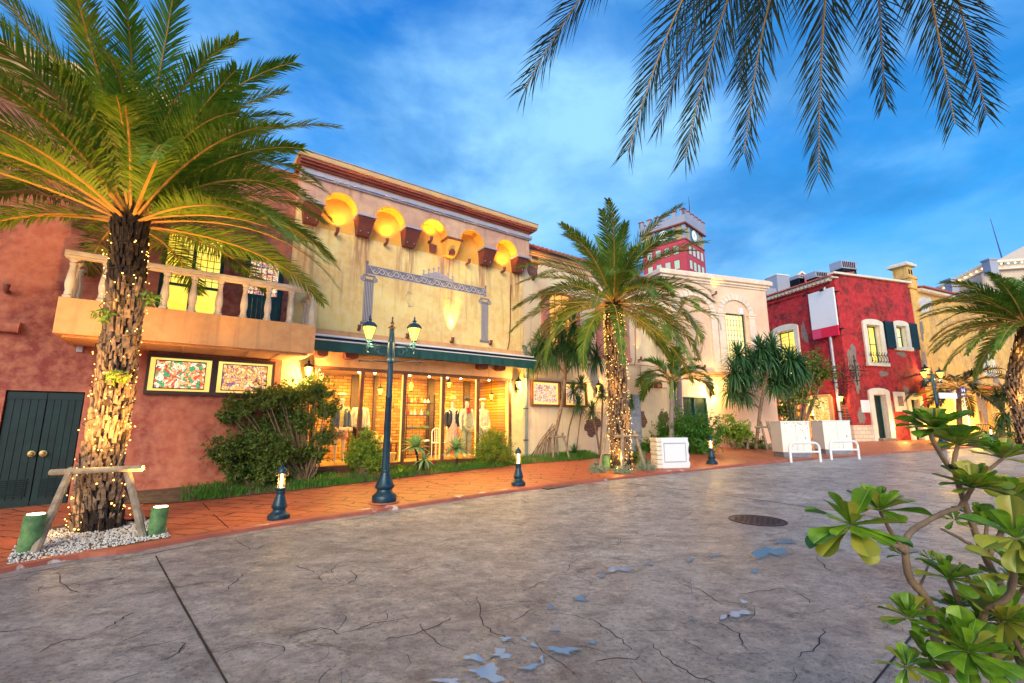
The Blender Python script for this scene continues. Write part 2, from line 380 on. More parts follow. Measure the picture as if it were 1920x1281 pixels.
def wn(scale,stretch,lo,hi,detail=7,rough=.55,loc=(0,0,0),dist=0):
    mp=N.new('ShaderNodeMapping'); mp.inputs['Scale'].default_value=stretch; mp.inputs['Location'].default_value=loc; L.new(tc.outputs['Generated'],mp.inputs['Vector'])
    n=N.new('ShaderNodeTexNoise'); n.inputs['Scale'].default_value=scale; n.inputs['Detail'].default_value=detail; n.inputs['Roughness'].default_value=rough; n.inputs['Distortion'].default_value=dist
    L.new(mp.outputs[0],n.inputs['Vector'])
    r=N.new('ShaderNodeMapRange'); r.interpolation_type='SMOOTHSTEP'; r.inputs['From Min'].default_value=lo; r.inputs['From Max'].default_value=hi; L.new(n.outputs['Fac'],r.inputs['Value']); return r.outputs[0]
c1=wn(2.2,(1,1,2.0),.42,.66,loc=(.35,.2,.1),dist=.3)
c2=wn(5,(1,1,2.2),.42,.70,loc=(1.3,2.1,.7),dist=.4)
dk=wn(2.0,(1,1,1.8),.46,.70,loc=(4.1,.6,2.2),dist=.2)
# broad bright veil of thin cloud in the middle of the view, darker blue off to the right
dt=N.new('ShaderNodeVectorMath'); dt.operation='DOT_PRODUCT'; L.new(tc.outputs['Generated'],dt.inputs[0]); dt.inputs[1].default_value=Vector((.06,.90,.36)).normalized()
vr=N.new('ShaderNodeMapRange'); vr.interpolation_type='SMOOTHSTEP'; vr.inputs['From Min'].default_value=.87; vr.inputs['From Max'].default_value=.995; L.new(dt.outputs['Value'],vr.inputs['Value'])
cloud=mth(N,L,'MINIMUM',mth(N,L,'ADD',mth(N,L,'MULTIPLY',vr.outputs[0],.58),mth(N,L,'ADD',mth(N,L,'MULTIPLY',c1,.46),mth(N,L,'MULTIPLY',c2,.30))),1.0)
col=mixc(N,L,rp.outputs[0],(.30,.64,1.0),cloud)
col=mixc(N,L,col,(.010,.20,.58),mth(N,L,'MULTIPLY',dk,.8))
sk=N.new('ShaderNodeTexSky'); sk.sky_type='NISHITA'; sk.sun_disc=False; sk.sun_elevation=radians(4); sk.sun_rotation=radians(200)
ad=N.new('ShaderNodeMixRGB'); ad.blend_type='ADD'; ad.inputs[0].default_value=.02; L.new(col,ad.inputs[1]); L.new(sk.outputs[0],ad.inputs[2])
L.new(ad.outputs[0],bg.inputs['Color']); bg.inputs['Strength'].default_value=.80
sun=bpy.data.lights.new('sun','SUN'); sun.energy=2.7; sun.angle=radians(40); sun.color=(1,.86,.60)
so=bpy.data.objects.new('sun',sun); COL.objects.link(so)
so.rotation_euler=Vector((-.10,-1,.48)).to_track_quat('Z','Y').to_euler()
def lamp(parent,kind,loc,power,color=(1,.55,.16),size=.05,target=None,angle=60,blend=.6):
    l=bpy.data.lights.new('lamp_light',kind); l.energy=power; l.color=color
    if kind=='AREA': l.size=size
    else: l.shadow_soft_size=size
    o=bpy.data.objects.new('lamp_light',l); COL.objects.link(o); o.location=loc
    if parent: o.parent=parent
    if target is not None:
        o.rotation_euler=(Vector(loc)-Vector(target)).to_track_quat('Z','Y').to_euler()
    if kind=='SPOT': l.spot_size=radians(angle); l.spot_blend=blend
    return o
# ---------------------------------------------------------------- ground
def smooth_line(p,n=8):
    out=[]
    for i in range(len(p)-1):
        a=p[max(i-1,0)];b=p[i];c=p[i+1];d=p[min(i+2,len(p)-1)]
        for k in range(n):
            t=k/n; out.append(.5*((2*b)+(c-a)*t+(2*a-5*b+4*c-d)*t*t+(3*b-a-3*c+d)*t**3))
    out.append(p[-1]); return out
KDZ=-.05
kp=[Vector((-9.2,-4)),Vector((-6.9,1.0))]+[G(x,y,KDZ).to_2d() for x,y in [(0,1076),(240,1037),(440,1001),(660,968),(1027,915),(1339,880),(1649,853),(1920,835)]]+[Vector((48,30)),Vector((90,40))]
KL=smooth_line(kp,8)
def mroad():
    m,nt,N,L,b=newmat('stamped_concrete')
    f1,n1=noise_fac(N,L,.55,8,.65,lo=.35,hi=.65,dist=.5); f2,n2=noise_fac(N,L,2.6,13,.84,lo=.44,hi=.60,stretch=(1,1.25,1),dist=.25); f3,n3=noise_fac(N,L,7,13,.88,lo=.48,hi=.58,stretch=(1,1.25,1))
    f6,n6=noise_fac(N,L,26,8,.85,lo=.53,hi=.60)
    col=mixc(N,L,(.53,.51,.48),(.35,.355,.385),f1)
    col=mixc(N,L,col,(.78,.73,.66),mth(N,L,'MULTIPLY',f3,.65))
    col=mixc(N,L,col,(.13,.125,.16),mth(N,L,'MULTIPLY',f2,.74))
    f7,_7=noise_fac(N,L,.42,6,.7,lo=.46,hi=.62); col=mixc(N,L,col,(.13,.11,.13),mth(N,L,'MULTIPLY',f7,.38))
    col=mixc(N,L,col,(.06,.05,.06),mth(N,L,'MULTIPLY',f6,.7))
    tc=N.new('ShaderNodeTexCoord'); mp=N.new('ShaderNodeMapping'); mp.inputs['Rotation'].default_value=(0,0,.5); mp.inputs['Scale'].default_value=(.62,1.5,1); L.new(tc.outputs['Object'],mp.inputs['Vector'])
    nz=N.new('ShaderNodeTexNoise'); nz.inputs['Scale'].default_value=1.6; nz.inputs['Detail'].default_value=7; nz.inputs['Roughness'].default_value=.65; L.new(mp.outputs[0],nz.inputs['Vector'])
    ad=N.new('ShaderNodeMixRGB'); ad.blend_type='ADD'; ad.inputs[0].default_value=1.1; L.new(mp.outputs[0],ad.inputs[1]); L.new(nz.outputs['Color'],ad.inputs[2])
    v=N.new('ShaderNodeTexVoronoi'); v.feature='DISTANCE_TO_EDGE'; v.inputs['Scale'].default_value=.85; L.new(ad.outputs[0],v.inputs['Vector'])
    v2=N.new('ShaderNodeTexVoronoi'); v2.feature='DISTANCE_TO_EDGE'; v2.inputs['Scale'].default_value=2.3; L.new(ad.outputs[0],v2.inputs['Vector'])
    fm,_=noise_fac(N,L,1.1,3,.5,lo=.47,hi=.60); fm2,_=noise_fac(N,L,1.9,3,.5,lo=.46,hi=.60)
    cr=N.new('ShaderNodeMapRange'); cr.inputs['From Min'].default_value=.012; cr.inputs['From Max'].default_value=.004; L.new(v.outputs['Distance'],cr.inputs['Value'])
    cr2=N.new('ShaderNodeMapRange'); cr2.inputs['From Min'].default_value=.02; cr2.inputs['From Max'].default_value=.006; L.new(v2.outputs['Distance'],cr2.inputs['Value'])
    ck=mth(N,L,'MAXIMUM',mth(N,L,'MULTIPLY',cr.outputs[0],fm),mth(N,L,'MULTIPLY',cr2.outputs[0],mth(N,L,'MULTIPLY',fm2,.7)))
    col=mixc(N,L,col,(.04,.033,.035),mth(N,L,'MULTIPLY',ck,.6))
    L.new(col,b.inputs['Base Color'])
    rr=N.new('ShaderNodeMapRange'); rr.inputs['To Min'].default_value=.55; rr.inputs['To Max'].default_value=.30; L.new(f1,rr.inputs['Value']); L.new(rr.outputs[0],b.inputs['Roughness'])
    h=mth(N,L,'SUBTRACT',mth(N,L,'ADD',n2.outputs['Fac'],mth(N,L,'MULTIPLY',n3.outputs['Fac'],.5)),mth(N,L,'MULTIPLY',ck,.5))
    bump(N,L,b,h,1.0,.06); return m
def sheet(name,xs,ys,dz,mat):
    m=MB(); vs=[(x,y,zg(y)+dz) for y in ys for x in xs]; n=len(xs)
    fs=[(j*n+i,j*n+i+1,(j+1)*n+i+1,(j+1)*n+i) for j in range(len(ys)-1) for i in range(n-1)]
    m.add(vs,fs); o=m.build(name,mat); o['kind']='structure'; return o
sheet('road',[-400,-40,-10,0,10,40,400],[-60,0,7.99,8,10,12,14.99,15,20,25,30,31,60,120,700],KDZ,mroad())
def strip(name,off0,off1,dz0,dz1,mat,line=KL,n=1,face=False):
    m=MB(); vs=[];K=len(line)
    for i,p in enumerate(line):
        t=(line[min(i+1,K-1)]-line[max(i-1,0)]).normalized(); nn=Vector((-t.y,t.x))
        for j in range(n+1):
            q=p+nn*(off0+(off1-off0)*j/n); vs.append((q.x,q.y,zg(q.y)+dz0+(dz1-dz0)*j/n))
    w=n+1
    fs=[(i*w+j,(i+1)*w+j,(i+1)*w+j+1,i*w+j+1) for i in range(K-1) for j in range(n)]
    m.add(vs,fs); return m
# sidewalk (street slope followed in steps) and kerb
m=strip('sidewalk',.16,26,0,0,None,n=26); m2=MB(); m2.v=[Vector(p) for p in m.v]; m2.f=m.f; m2.m=m.m
o=m2.build('sidewalk',M['pavers']); o['kind']='structure'
kb=MB(); K=len(KL); prof=[(-.012,-.12),(0,.0),(.03,.012),(.15,.012),(.165,-.1)]; vs=[]
for i,p in enumerate(KL):
    t=(KL[min(i+1,K-1)]-KL[max(i-1,0)]).normalized(); nn=Vector((-t.y,t.x))
    for a,z in prof:
        q=p+nn*a; vs.append((q.x,q.y,zg(q.y)+z))
w=len(prof); kb.add(vs,[(i*w+j,(i+1)*w+j,(i+1)*w+j+1,i*w+j+1) for i in range(K-1) for j in range(w-1)])
def kerbmat():
    m,nt,N,L,b=newmat('kerb_stone'); f,n=noise_fac(N,L,3,6,.6); f2,n2=noise_fac(N,L,2.1,5,.6,lo=.60,hi=.64,stretch=(1,1,1))
    col=mixc(N,L,(.42,.11,.06),(.30,.08,.05),f); col=mixc(N,L,col,(.62,.5,.44),f2); L.new(col,b.inputs['Base Color']); b.inputs['Roughness'].default_value=.5; bump(N,L,b,n.outputs['Fac'],.4,.02); return m
o=kb.build('kerb',kerbmat()); o['kind']='structure'
M['joint']=plain('dark_joint_filler',(.012,.011,.013),.7)
def gline(pts,w,dz=.004,base=KDZ,sub=10,jit=.25,name='road_joint'):
    P=[]; 
    for a,b in zip(pts[:-1],pts[1:]):
        for k in range(sub): P.append(a+(b-a)*k/sub)
    P.append(pts[-1]); m=MB(); vs=[]
    for i,p in enumerate(P):
        t=(P[min(i+1,len(P)-1)]-P[max(i-1,0)]); t=t.normalized(); nn=Vector((-t.y,t.x,0)).normalized()
        ww=w*(1+random.uniform(-jit,jit))/2
        for s in(-1,1):
            q=p+nn*ww*s+nn*random.uniform(-jit,jit)*w*.2; vs.append((q.x,q.y,zg(q.y)+base+dz))
    m.add(vs,[(2*i,2*i+1,2*i+3,2*i+2) for i in range(len(P)-1)]); o=m.build(name,M['joint']); o['kind']='structure'; return o
def gp(x,y): return G(x,y,KDZ)
gline([gp(292,1043),gp(345,1140),gp(430,1290),gp(520,1450)],.016,sub=14)
gline([gp(1165,905),gp(1300,921),gp(1560,957),gp(1750,985)],.03,sub=12)
gline([gp(1420,1600),gp(1560,1390),gp(1640,1281),gp(1720,1180)],.016,sub=10)
gl=[Vector((0,0,0))]*0
for i,p in enumerate(KL):
    if 8<=i<=46:
        t=(KL[i+1]-KL[i-1]).normalized(); nn=Vector((t.y,-t.x)); q=p+nn*.24; gl.append(Vector((q.x,q.y,0)))
gline(gl,.012,sub=2)
# sidewalk joints
def sp_(x,y): return G(x,y,0)
gline([sp_(380,943),sp_(436,997)],.014,base=0,name='paving_joint'); gline([sp_(795,902),sp_(850,915)],.02,base=0,name='paving_joint')
gline([sp_(1000,895),sp_(1060,905)],.02,base=0,name='paving_joint')
# hand drawn cracks in the concrete
CK=[[(420,1110),(450,1085),(460,1075)],[(440,1010),(470,1030),(500,1022)],[(660,1185),(700,1170),(770,1160)],[(720,1200),(790,1185),(850,1160)],
[(895,1120),(905,1165),(940,1195),(970,1210)],[(1040,1150),(1110,1165),(1150,1190),(1185,1218)],[(1225,1210),(1260,1245),(1320,1275),(1380,1300)],[(1350,1170),(1385,1190),(1395,1215)],
[(980,1110),(1000,1100),(1020,1090)],[(1110,1240),(1200,1235)],[(1385,1115),(1430,1108),(1475,1105)],[(1490,1232),(1530,1215),(1545,1180)],[(640,1100),(668,1085),(655,1070)],
[(200,1180),(230,1160),(250,1150)],[(105,1075),(125,1105),(150,1112)],[(550,1060),(590,1075)],[(1260,1090),(1320,1110),(1350,1135)],[(965,985),(1000,978)],[(830,1015),(870,1005),(900,1000)],[(1270,975),(1300,960)],[(1530,1040),(1545,1062),(1560,1070)],
[(60,1230),(110,1205),(160,1200)],[(540,1195),(600,1180),(640,1190)],[(755,1075),(800,1060)],[(1120,1045),(1180,1050)],[(1490,1110),(1520,1130)],[(300,1240),(330,1225),(345,1205)],[(1010,1010),(1060,1020)]]
for c in CK:
    P=smooth_line([gp(x,y) for x,y in c],5)
    P=[p+Vector((random.uniform(-.02,.02),random.uniform(-.02,.02),0)) for p in P]
    m=MB(); vs=[];n=len(P)
    for i,p in enumerate(P):
        t=(P[min(i+1,n-1)]-P[max(i-1,0)]).normalized(); nn=Vector((-t.y,t.x,0)); w=.0030*sin(pi*(i+.3)/(n+.2))*random.uniform(.5,1.3)+.002
        for s in(-1,1): q=p+nn*w*s; vs.append((q.x,q.y,zg(q.y)+KDZ+.005))
    m.add(vs,[(2*i,2*i+1,2*i+3,2*i+2) for i in range(n-1)]); o=m.build('pavement_crack',M['joint']); o['kind']='structure'
# hairline crazing of the stamped concrete
rnd=random.Random(99); m=MB()
for c in range(230):
    y0=rnd.uniform(1.6,5.5) if rnd.random()<.55 else rnd.uniform(5.5,15); x0=rnd.uniform(-1.0,1.0)*y0*1.25; a=rnd.uniform(0,6.28); 
    kl=min(((Vector((x0,y0))-p).length,i) for i,p in enumerate(KL)); kp_=KL[kl[1]]; tt=(KL[min(kl[1]+1,K-1)]-KL[max(kl[1]-1,0)]).normalized()
    if (Vector((x0,y0))-kp_).dot(Vector((tt.y,-tt.x)))<.5: continue
    P=[]; q=Vector((x0,y0,0)); cv=rnd.uniform(-.25,.25); wmax=rnd.uniform(.0012,.0036)
    for i in range(rnd.randint(7,22)):
        P.append(q.copy()); a+=cv+rnd.uniform(-.35,.35); q=q+Vector((cos(a),sin(a),0))*rnd.uniform(.02,.06)
    n=len(P); vs=[]
    for i,p in enumerate(P):
        t=(P[min(i+1,n-1)]-P[max(i-1,0)]).normalized(); nn=Vector((-t.y,t.x,0)); w=wmax*(sin(pi*(i+.5)/n)+.15)*rnd.uniform(.4,1.2)
        for s in(-1,1): z_=p+nn*w*s; vs.append((z_.x,z_.y,zg(z_.y)+KDZ+.0035))
    m.add(vs,[(2*i,2*i+1,2*i+3,2*i+2) for i in range(n-1)])
o=m.build('pavement_crazing',M['joint']); o['kind']='structure'
# puddles
def watermat():
    m,nt,N,L,b=newmat('shallow_rain_water'); b.inputs['Base Color'].default_value=(.20,.34,.50,1); b.inputs['Roughness'].default_value=.06; b.inputs['IOR'].default_value=1.5; b.inputs['Specular IOR Level'].default_value=.9
    return m
M['water']=watermat(); M['damp']=plain('damp_concrete',(.17,.15,.13),.35,c2=(.25,.21,.17),scale=20,bs=.4)
PU=[(915,1264,40,16),(889,1235,18,10),(940,1228,20,11),(1056,1221,25,10),(1160,1068,24,8),(1128,1081,7,4),(1088,1124,17,4),(1440,1036,34,13),(1471,1017,16,5),(1383,1152,24,8),(1358,1158,12,5),(1340,1042,13,3),(1293,1051,7,4),(1220,1059,6,3),(983,1199,5,5),(1000,1211,8,5),(948,1200,10,6),(995,1253,18,6),(1111,1206,7,4),(1032,1140,7,4),(1016,1238,5,9),(840,1279,25,8),(1394,1130,8,4),(1300,1163,7,2.5),(1415,1072,8,4),(1042,1183,8,3)]
for k,(x,y,a,b_) in enumerate(PU):
    rnd=random.Random(k); n=44; pts=[]
    ph=[rnd.uniform(0,6.28) for _ in range(4)]
    for i in range(n):
        t=2*pi*i/n; r=.9+.3*sin(2*t+ph[0])+.24*sin(3*t+ph[1])+.16*sin(5*t+ph[2])+.12*sin(9*t+ph[3])+rnd.uniform(-.08,.08)
        q=gp(x+a*r*cos(t)*.82,y+b_*r*sin(t)*.82); pts.append((q.x,q.y,zg(q.y)+KDZ+.008))
    cc=sum((Vector(p) for p in pts),Vector())/n; dp=[]
    for i,p in enumerate(pts): q=cc+(Vector(p)-cc)*(1.30+.12*sin(i*1.7+k)); dp.append((q.x,q.y,q.z-.0035))
    m=MB(); m.add(dp,[list(range(n-1,-1,-1))]); o=m.build('damp_patch',M['damp']); o['kind']='structure'
    m=MB(); m.add(pts,[list(range(n-1,-1,-1))]); o=m.build('puddle',M['water']); o['kind']='structure'
# manhole cover
def manhole(p,r,label,nm='manhole_cover'):
    t=thing(nm,label,'manhole cover',(p.x,p.y,zg(p.y)+KDZ))
    m=MB(); m.lathe([(r,.0),(r,.010),(r*.90,.010),(r*.90,.006)],48); m.build('rim',plain('rusty_iron_rim',(.055,.035,.04),.55,.6),t)
    m=MB(); m.lathe([(r*.89,.0),(r*.89,.0075)],40)
    k=int(r/.07)
    for i in range(-k,k+1):
        for j in range(-k,k+1):
            x,y=i*.085+(j%2)*.04,j*.075
            if x*x+y*y<(r*.82)**2: m.box(x-.03,x+.03,y-.012,y+.012,.0075,.0125)
    m.build('lid',plain('rusty_iron_lid',(.05,.03,.045),.5,.6,c2=(.03,.02,.035)),t)
manhole(gp(1420,976),.42,'round rusty iron manhole cover set in the concrete road')
# drain grate by the kerb
q=gp(1030,913); t=thing('drain_grate','narrow iron drain grate in the road edge beside the kerb','drain grate',(q.x+.25,q.y+.03,zg(q.y)+KDZ+.004),radians(38))
m=MB(); m.box(-.5,.5,-.11,.11,-.02,.002); m.build('frame',M['dark_metal'],t)
m=MB()
for i in range(22): m.box(-.47+i*.044,-.455+i*.044,-.09,.09,.002,.009)
m.build('grille',plain('worn_iron_bar',(.22,.2,.2),.5,.4),t)
# ================================================================ FACADE 1: dusty red house and the shop
F1=Fr(-7.56,9.15,36)
def s1(x,y,o=0): return F1.px(x,y,o)
red=F1.root('red_plaster_house','dusty red plaster house at the left with a balcony and dark green doors','house')
m=MB()
wall_cells(m,-9,2.62,-.3,7.7,[(-1.76,-.72,-.3,2.05),(.14,1.26,3.6,5.62),(1.67,2.5,3.6,5.38)],-.02,.3)
m.box(-9,1.3,-.02,.3,7.7,8.2); m.box(-9,2.62,3,3.3,-.3,7.7); m.box(-9,2.62,.3,3,7.4,7.5)
m.box(-9,2.62,.28,.32,-.3,2.0); 
m.build('wall',M['red_stucco'],red)
m=MB()
for o,z0,z1 in ((.30,8.22,8.32),(.36,8.32,8.50),(.22,8.10,8.22),(.12,8.00,8.10)): m.box(-9.05,1.35,-o,.32,z0,z1)
m.build('cornice',M['cornice_gold'],red,bevel=.02)
m=MB(); m.box(-9,-1.8,-.07,-.02,-.3,.12); m.box(-.68,2.6,-.07,-.02,-.3,.14); m.build('plinth',M['red_stucco'],red)
for i,(a,b_) in enumerate(((-1.74,-1.235),(-1.225,-.74))):
    m=MB(); n=5; w=(b_-a)/n
    for k in range(n): m.box(a+k*w+.004,a+(k+1)*w-.004,.03,.08,-.02,2.03)
    m.box(a,b_,.06,.1,-.02,2.03)
    for (z0,z1) in ((.02,.14),(1.9,2.02)): m.box(a,b_,.018,.05,z0,z1)
    d=m.build('door',M['dark_green_wood'],red)
    v=MB(); 
    for k in range(9): v.box(a+.07,b_-.07,.0,.03,.2+k*.035,.215+k*.035)
    v.build('louvre',M['dark_green_wood'],d)
    kx=b_-.07 if i==0 else a+.07
    h=MB(); h.M=Matrix.Translation((kx,-.02,.93))@Matrix.Rotation(radians(90),4,'X')
    h.lathe([(.055,-.035),(.055,-.02),(.02,-.015),(.018,.02),(.035,.03),(.03,.055),(.001,.06)],16); h.build('knob',M['brass'],d,smooth=True)
# big lit window and the green balcony door
def lattice(m,a,b_,z0,z1,nx,nz,y,w=.012):
    for i in range(1,nx): x=a+(b_-a)*i/nx; m.box(x-w/2,x+w/2,y-.015,y,z0,z1)
    for i in range(1,nz): z=z0+(z1-z0)*i/nz; m.box(a,b_,y-.013,y-.002,z-w/2,z+w/2)
def window(root,a,b_,z0,z1,fm,pm,mull=1,rail=None,lat=None,fw=.07,y=.1,gm=None,name='window'):
    f=MB(); f.box(a,a+fw,y-.06,y+.03,z0,z1); f.box(b_-fw,b_,y-.06,y+.03,z0,z1); f.box(a+fw,b_-fw,y-.06,y+.03,z1-fw,z1); f.box(a+fw,b_-fw,y-.06,y+.03,z0,z0+fw)
    ia,ib,iz0,iz1=a+fw,b_-fw,z0+fw,z1-fw; w=(ib-ia)/mull
    for k in range(1,mull): f.box(ia+k*w-fw*.5,ia+k*w+fw*.5,y-.05,y+.02,iz0,iz1)
    if rail: f.box(ia,ib,y-.045,y+.015,rail-fw*.4,rail+fw*.4)
    o=f.build(name,fm,root)
    if lat:
        g=MB()
        for k in range(mull): lattice(g,ia+k*w,ia+(k+1)*w,(rail or iz0),iz1,lat[0],lat[1],y+.002)
        g.build('lattice',M['dark_metal'],o)
    p=MB(); p.box(ia-.01,ib+.01,y+.006,y+.02,iz0-.01,iz1+.01); p.build('pane',pm,o)
    return o
window(red,.14,1.26,3.6,5.62,M['green_wood'],M['lit_yellow'],2,4.42,(4,7))
w_=window(red,1.67,2.5,3.6,5.38,M['green_wood'],M['stained3'],1,4.4,(5,6),fw=.11)
m=MB()
for k in range(6): m.box(1.79+k*.1,1.885+k*.1,.05,.09,3.7,4.36)
m.build('panel',M['green_wood'],w_)
# stained glass display box
bx=MB(); fw=.05
bx.box(.14,2.47,-.13,0,2.80,2.87); bx.box(.14,2.47,-.13,0,2.05,2.12); bx.box(.14,.19,-.13,0,2.12,2.80); bx.box(2.42,2.47,-.13,0,2.12,2.80); bx.box(1.24,1.36,-.13,0,2.12,2.80)
w_=bx.build('stained_glass_window',M['dark_frame'],red)
for a,b_,mt in ((.19,1.24,'stained1'),(1.36,2.42,'stained2')):
    p=MB(); p.box(a,b_,-.03,-.02,2.12,2.80); p.build('light_box',M['lit_amber'],w_)
    p=MB(); c=(a+b_)/2; p.box(a+.10,b_-.11,-.055,-.045,2.18,2.74)
    p.build('pane',M[mt],w_); q=MB()
    for z in (2.165,2.735): q.box(a+.085,b_-.095,-.07,-.04,z,z+.02)
    for x in (a+.085,b_-.11): q.box(x,x+.015,-.07,-.04,2.185,2.735)
    q.build('frame',M['dark_frame'],w_)
# balcony
BO=1.25
m=MB(); m.box(-1.1,3.04,-BO,-.02,2.97,3.60); m.box(-1.0,2.94,-BO+.12,-.02,2.93,2.97)
for k in range(7): m.box(-1.0+.56*k,-.98+.56*k,-BO+.14,-.02,2.915,2.93)
bal=m.build('balcony',M['orange_stucco'],red,bevel=.012)
r_=MB(); r_.box(-1.12,3.07,-BO-.02,-BO+.16,4.36,4.44); r_.box(-1.12,3.07,-BO+.0,-BO+.14,4.32,4.36)
for x in (-1.12,2.9): r_.box(x,x+.17,-BO+.16,-.02,4.36,4.44)
r_.build('rail',M['baluster'],bal,bevel=.012)
bp=[(.075,0),(.075,.04),(.055,.06),(.06,.10),(.05,.13),(.065,.2),(.07,.27),(.06,.38),(.045,.5),(.038,.58),(.05,.60),(.05,.63),(.04,.645),(.065,.69),(.065,.72)]
b0=MB(); b0.lathe(bp,14,flute=0); b0=b0.build('baluster',M['baluster'],bal,smooth=True,loc=(-1.0,-BO+.07,3.60))
for x,y in [(-1.0,-.85),(-1.0,-.45),*[(-1.0+.438*k,-BO+.07) for k in range(1,10)],(2.98,-.95),(2.98,-.6),(2.98,-.25)]:
    if x<-.9 or x>2.9 or True:
        c=b0.copy(); COL.objects.link(c); c.parent=bal; c.location=(x,y,3.60)
# ---------------------------------------------------------------- the shop
shop=F1.root('cream_shop_building','cream yellow shop building with arched niches, painted frieze and a long shop window','shop building')
m=MB(); m.box(2.62,9.8,0,.3,3.3,7.6); m.box(2.62,3.30,0,.3,-.3,3.3); m.box(9.30,9.8,0,.3,-.3,3.3); m.box(9.5,9.8,.3,6,-.3,7.9); m.box(3.30,9.30,0,.3,2.86,3.3)
m.box(2.62,9.5,5.7,6,-.3,7.9); m.box(2.62,9.5,.3,5.7,7.5,7.59)
m.build('wall',M['shop_stucco'],shop)
AC=[3.63,4.95,6.27,7.57,8.88]; R_=.44; ZS=6.90; OB=.36
poly=[(2.62,7.93),(2.62,ZS)]
for c in AC: poly+= [(c+R_*cos(radians(180-15*i)), ZS+R_*1.05*sin(radians(180-15*i))) for i in range(13)]
poly+=[(9.8,ZS),(9.8,7.93)]
m=MB(); m.prism(poly[::-1],-OB,-.001); m.build('upper_band',M['pink_stucco'],shop)
m=MB()
for c in AC:
    for i in range(12):
        a0,a1=radians(180-15*i),radians(165-15*i)
        P=[(c+r*cos(a),ZS+r*1.05*sin(a)) for a,r in ((a0,R_+.001),(a1,R_+.001),(a1,R_-.035),(a0,R_-.035))]
        m.prism(P[::-1],-OB-.012,-.002)
m.build('arch_lining',M['arch_plaster'],shop)
m=MB()
for c in AC: m.prism([(c-R_,6.42)]+[(c+R_*cos(radians(180-15*i)),ZS+R_*1.05*sin(radians(180-15*i))) for i in range(13)][:]+[(c+R_,6.42)],-.006,0)
m.build('niche_plaster',M['arch_plaster'],shop)
m=MB()
for o,z0,z1 in ((.06,7.78,7.83),(.14,7.83,7.88),(.20,7.88,7.94)): m.box(2.55,9.8+o,-OB-o,.3,z0,z1)
m.build('cornice_base',M['cornice_red'],shop,bevel=.01)
m=MB(); m.box(2.5,10.02,-OB-.24,.3,7.94,8.08); m.build('cornice',M['cornice_gold'],shop,bevel=.03)
m=MB(); m.box(2.5,10.03,-OB-.25,.3,8.082,8.105); m.box(2.62,9.86,-OB-.10,-OB,7.58,7.67); m.box(2.62,9.85,-OB-.06,-OB,7.54,7.578)
for x in (3.2,4.6,6.0,7.4,8.8): m.box(x,x+.012,-OB-.105,-OB,7.575,7.70)
m.build('ledge',M['lead'],shop)
for i,c in enumerate([2.97,4.29,5.61,6.92,8.22,9.50]):
    m=MB(); m.taper(c-.165,c+.165,-.18,0,6.42, c-.225,c+.225,-OB-.07,0,6.84)
    o=m.build('corbel',M['arch_plaster'] if i==3 else M['corbel'],shop)
    if i==3: o['label']='ochre painted corbel with a small arched vent'; v=MB(); v.prism([(c-.08,6.43),(c+.08,6.43),(c+.08,6.52)]+arc(c,6.52,.08,0,180,8)+[(c-.08,6.52)],-.33,-.2); v.build('vent',M['corbel'],o)
    m=MB(); m.box(c-.265,c+.265,-OB-.11,0,6.85,6.895); m.build('cap',M['lead'] if i!=3 else M['corbel'],o)
    for dx in (-.13,.13):
        m=MB(); m.ball((c+dx*.8,-.245,6.50),.016,5); m.build('bolt',M['lead'],o)
# awning, ledge above, beam ends
m=MB(); m.box(2.95,9.78,-.10,0,3.62,3.72); m.box(2.95,9.78,-.06,0,3.72,3.78); m.build('string_course',M['orange_stucco'],shop,bevel=.015)
aw=MB(); aw.box(3.05,9.86,-.50,0,3.52,3.57); aw.box(3.05,9.88,-.62,-.50,3.405,3.435); aw=aw.build('awning',M['white_paint'],shop,bevel=.015)
m=MB(); m.box(3.06,9.85,-.48,-.02,3.44,3.519); m.build('dark_gap',M['dark_metal'],aw)
v=MB(); n=60; vs=[]
for i in range(n+1):
    x=3.06+6.8*i/n; wv=.012*sin(i*1.3)+.006*sin(i*3.1); bz=3.14+.03*sin(i/n*3.1)+.006*sin(i*.9)
    vs+=[(x,-.61,3.40),(x,-.61+wv,3.30),(x,-.60+wv*1.6,bz)]
v.add(vs,[(3*i+j,3*i+j+1,3*i+j+4,3*i+j+3) for i in range(n) for j in range(2)]); 
vv=v.build('valance',M['awning'],aw); so_=vv.modifiers.new('Solidify','SOLIDIFY'); so_.thickness=.006
m=MB(); m.add([(3.06,-.60,3.40),(9.86,-.60,3.40),(9.86,-.02,3.44),(3.06,-.02,3.44)],[(0,1,2,3)]); m.build('canopy_cloth',M['awning'],aw)
m=MB(); m.box(3.3,9.3,-.08,0,2.86,3.22); m.build('lintel',M['orange_stucco'],shop)
for px,w in ((602,.13),(657,.16),(903,.15),(937,.13)):
    x=s1(px,670 if px<700 else 695,.2)[0]; m=MB(); m.prism([(x-w,3.22),(x-w,3.10)]+[(x+w*cos(radians(180+30*i)),3.10+.06*sin(radians(180+30*i))) for i in range(7)]+[(x+w,3.22)],-.34,-.07); m.build('beam_end',M['corbel'],shop)
m=MB(); m.box(3.3,9.3,-.04,.1,-.3,.34); m.build('plinth',M['corbel'],shop)
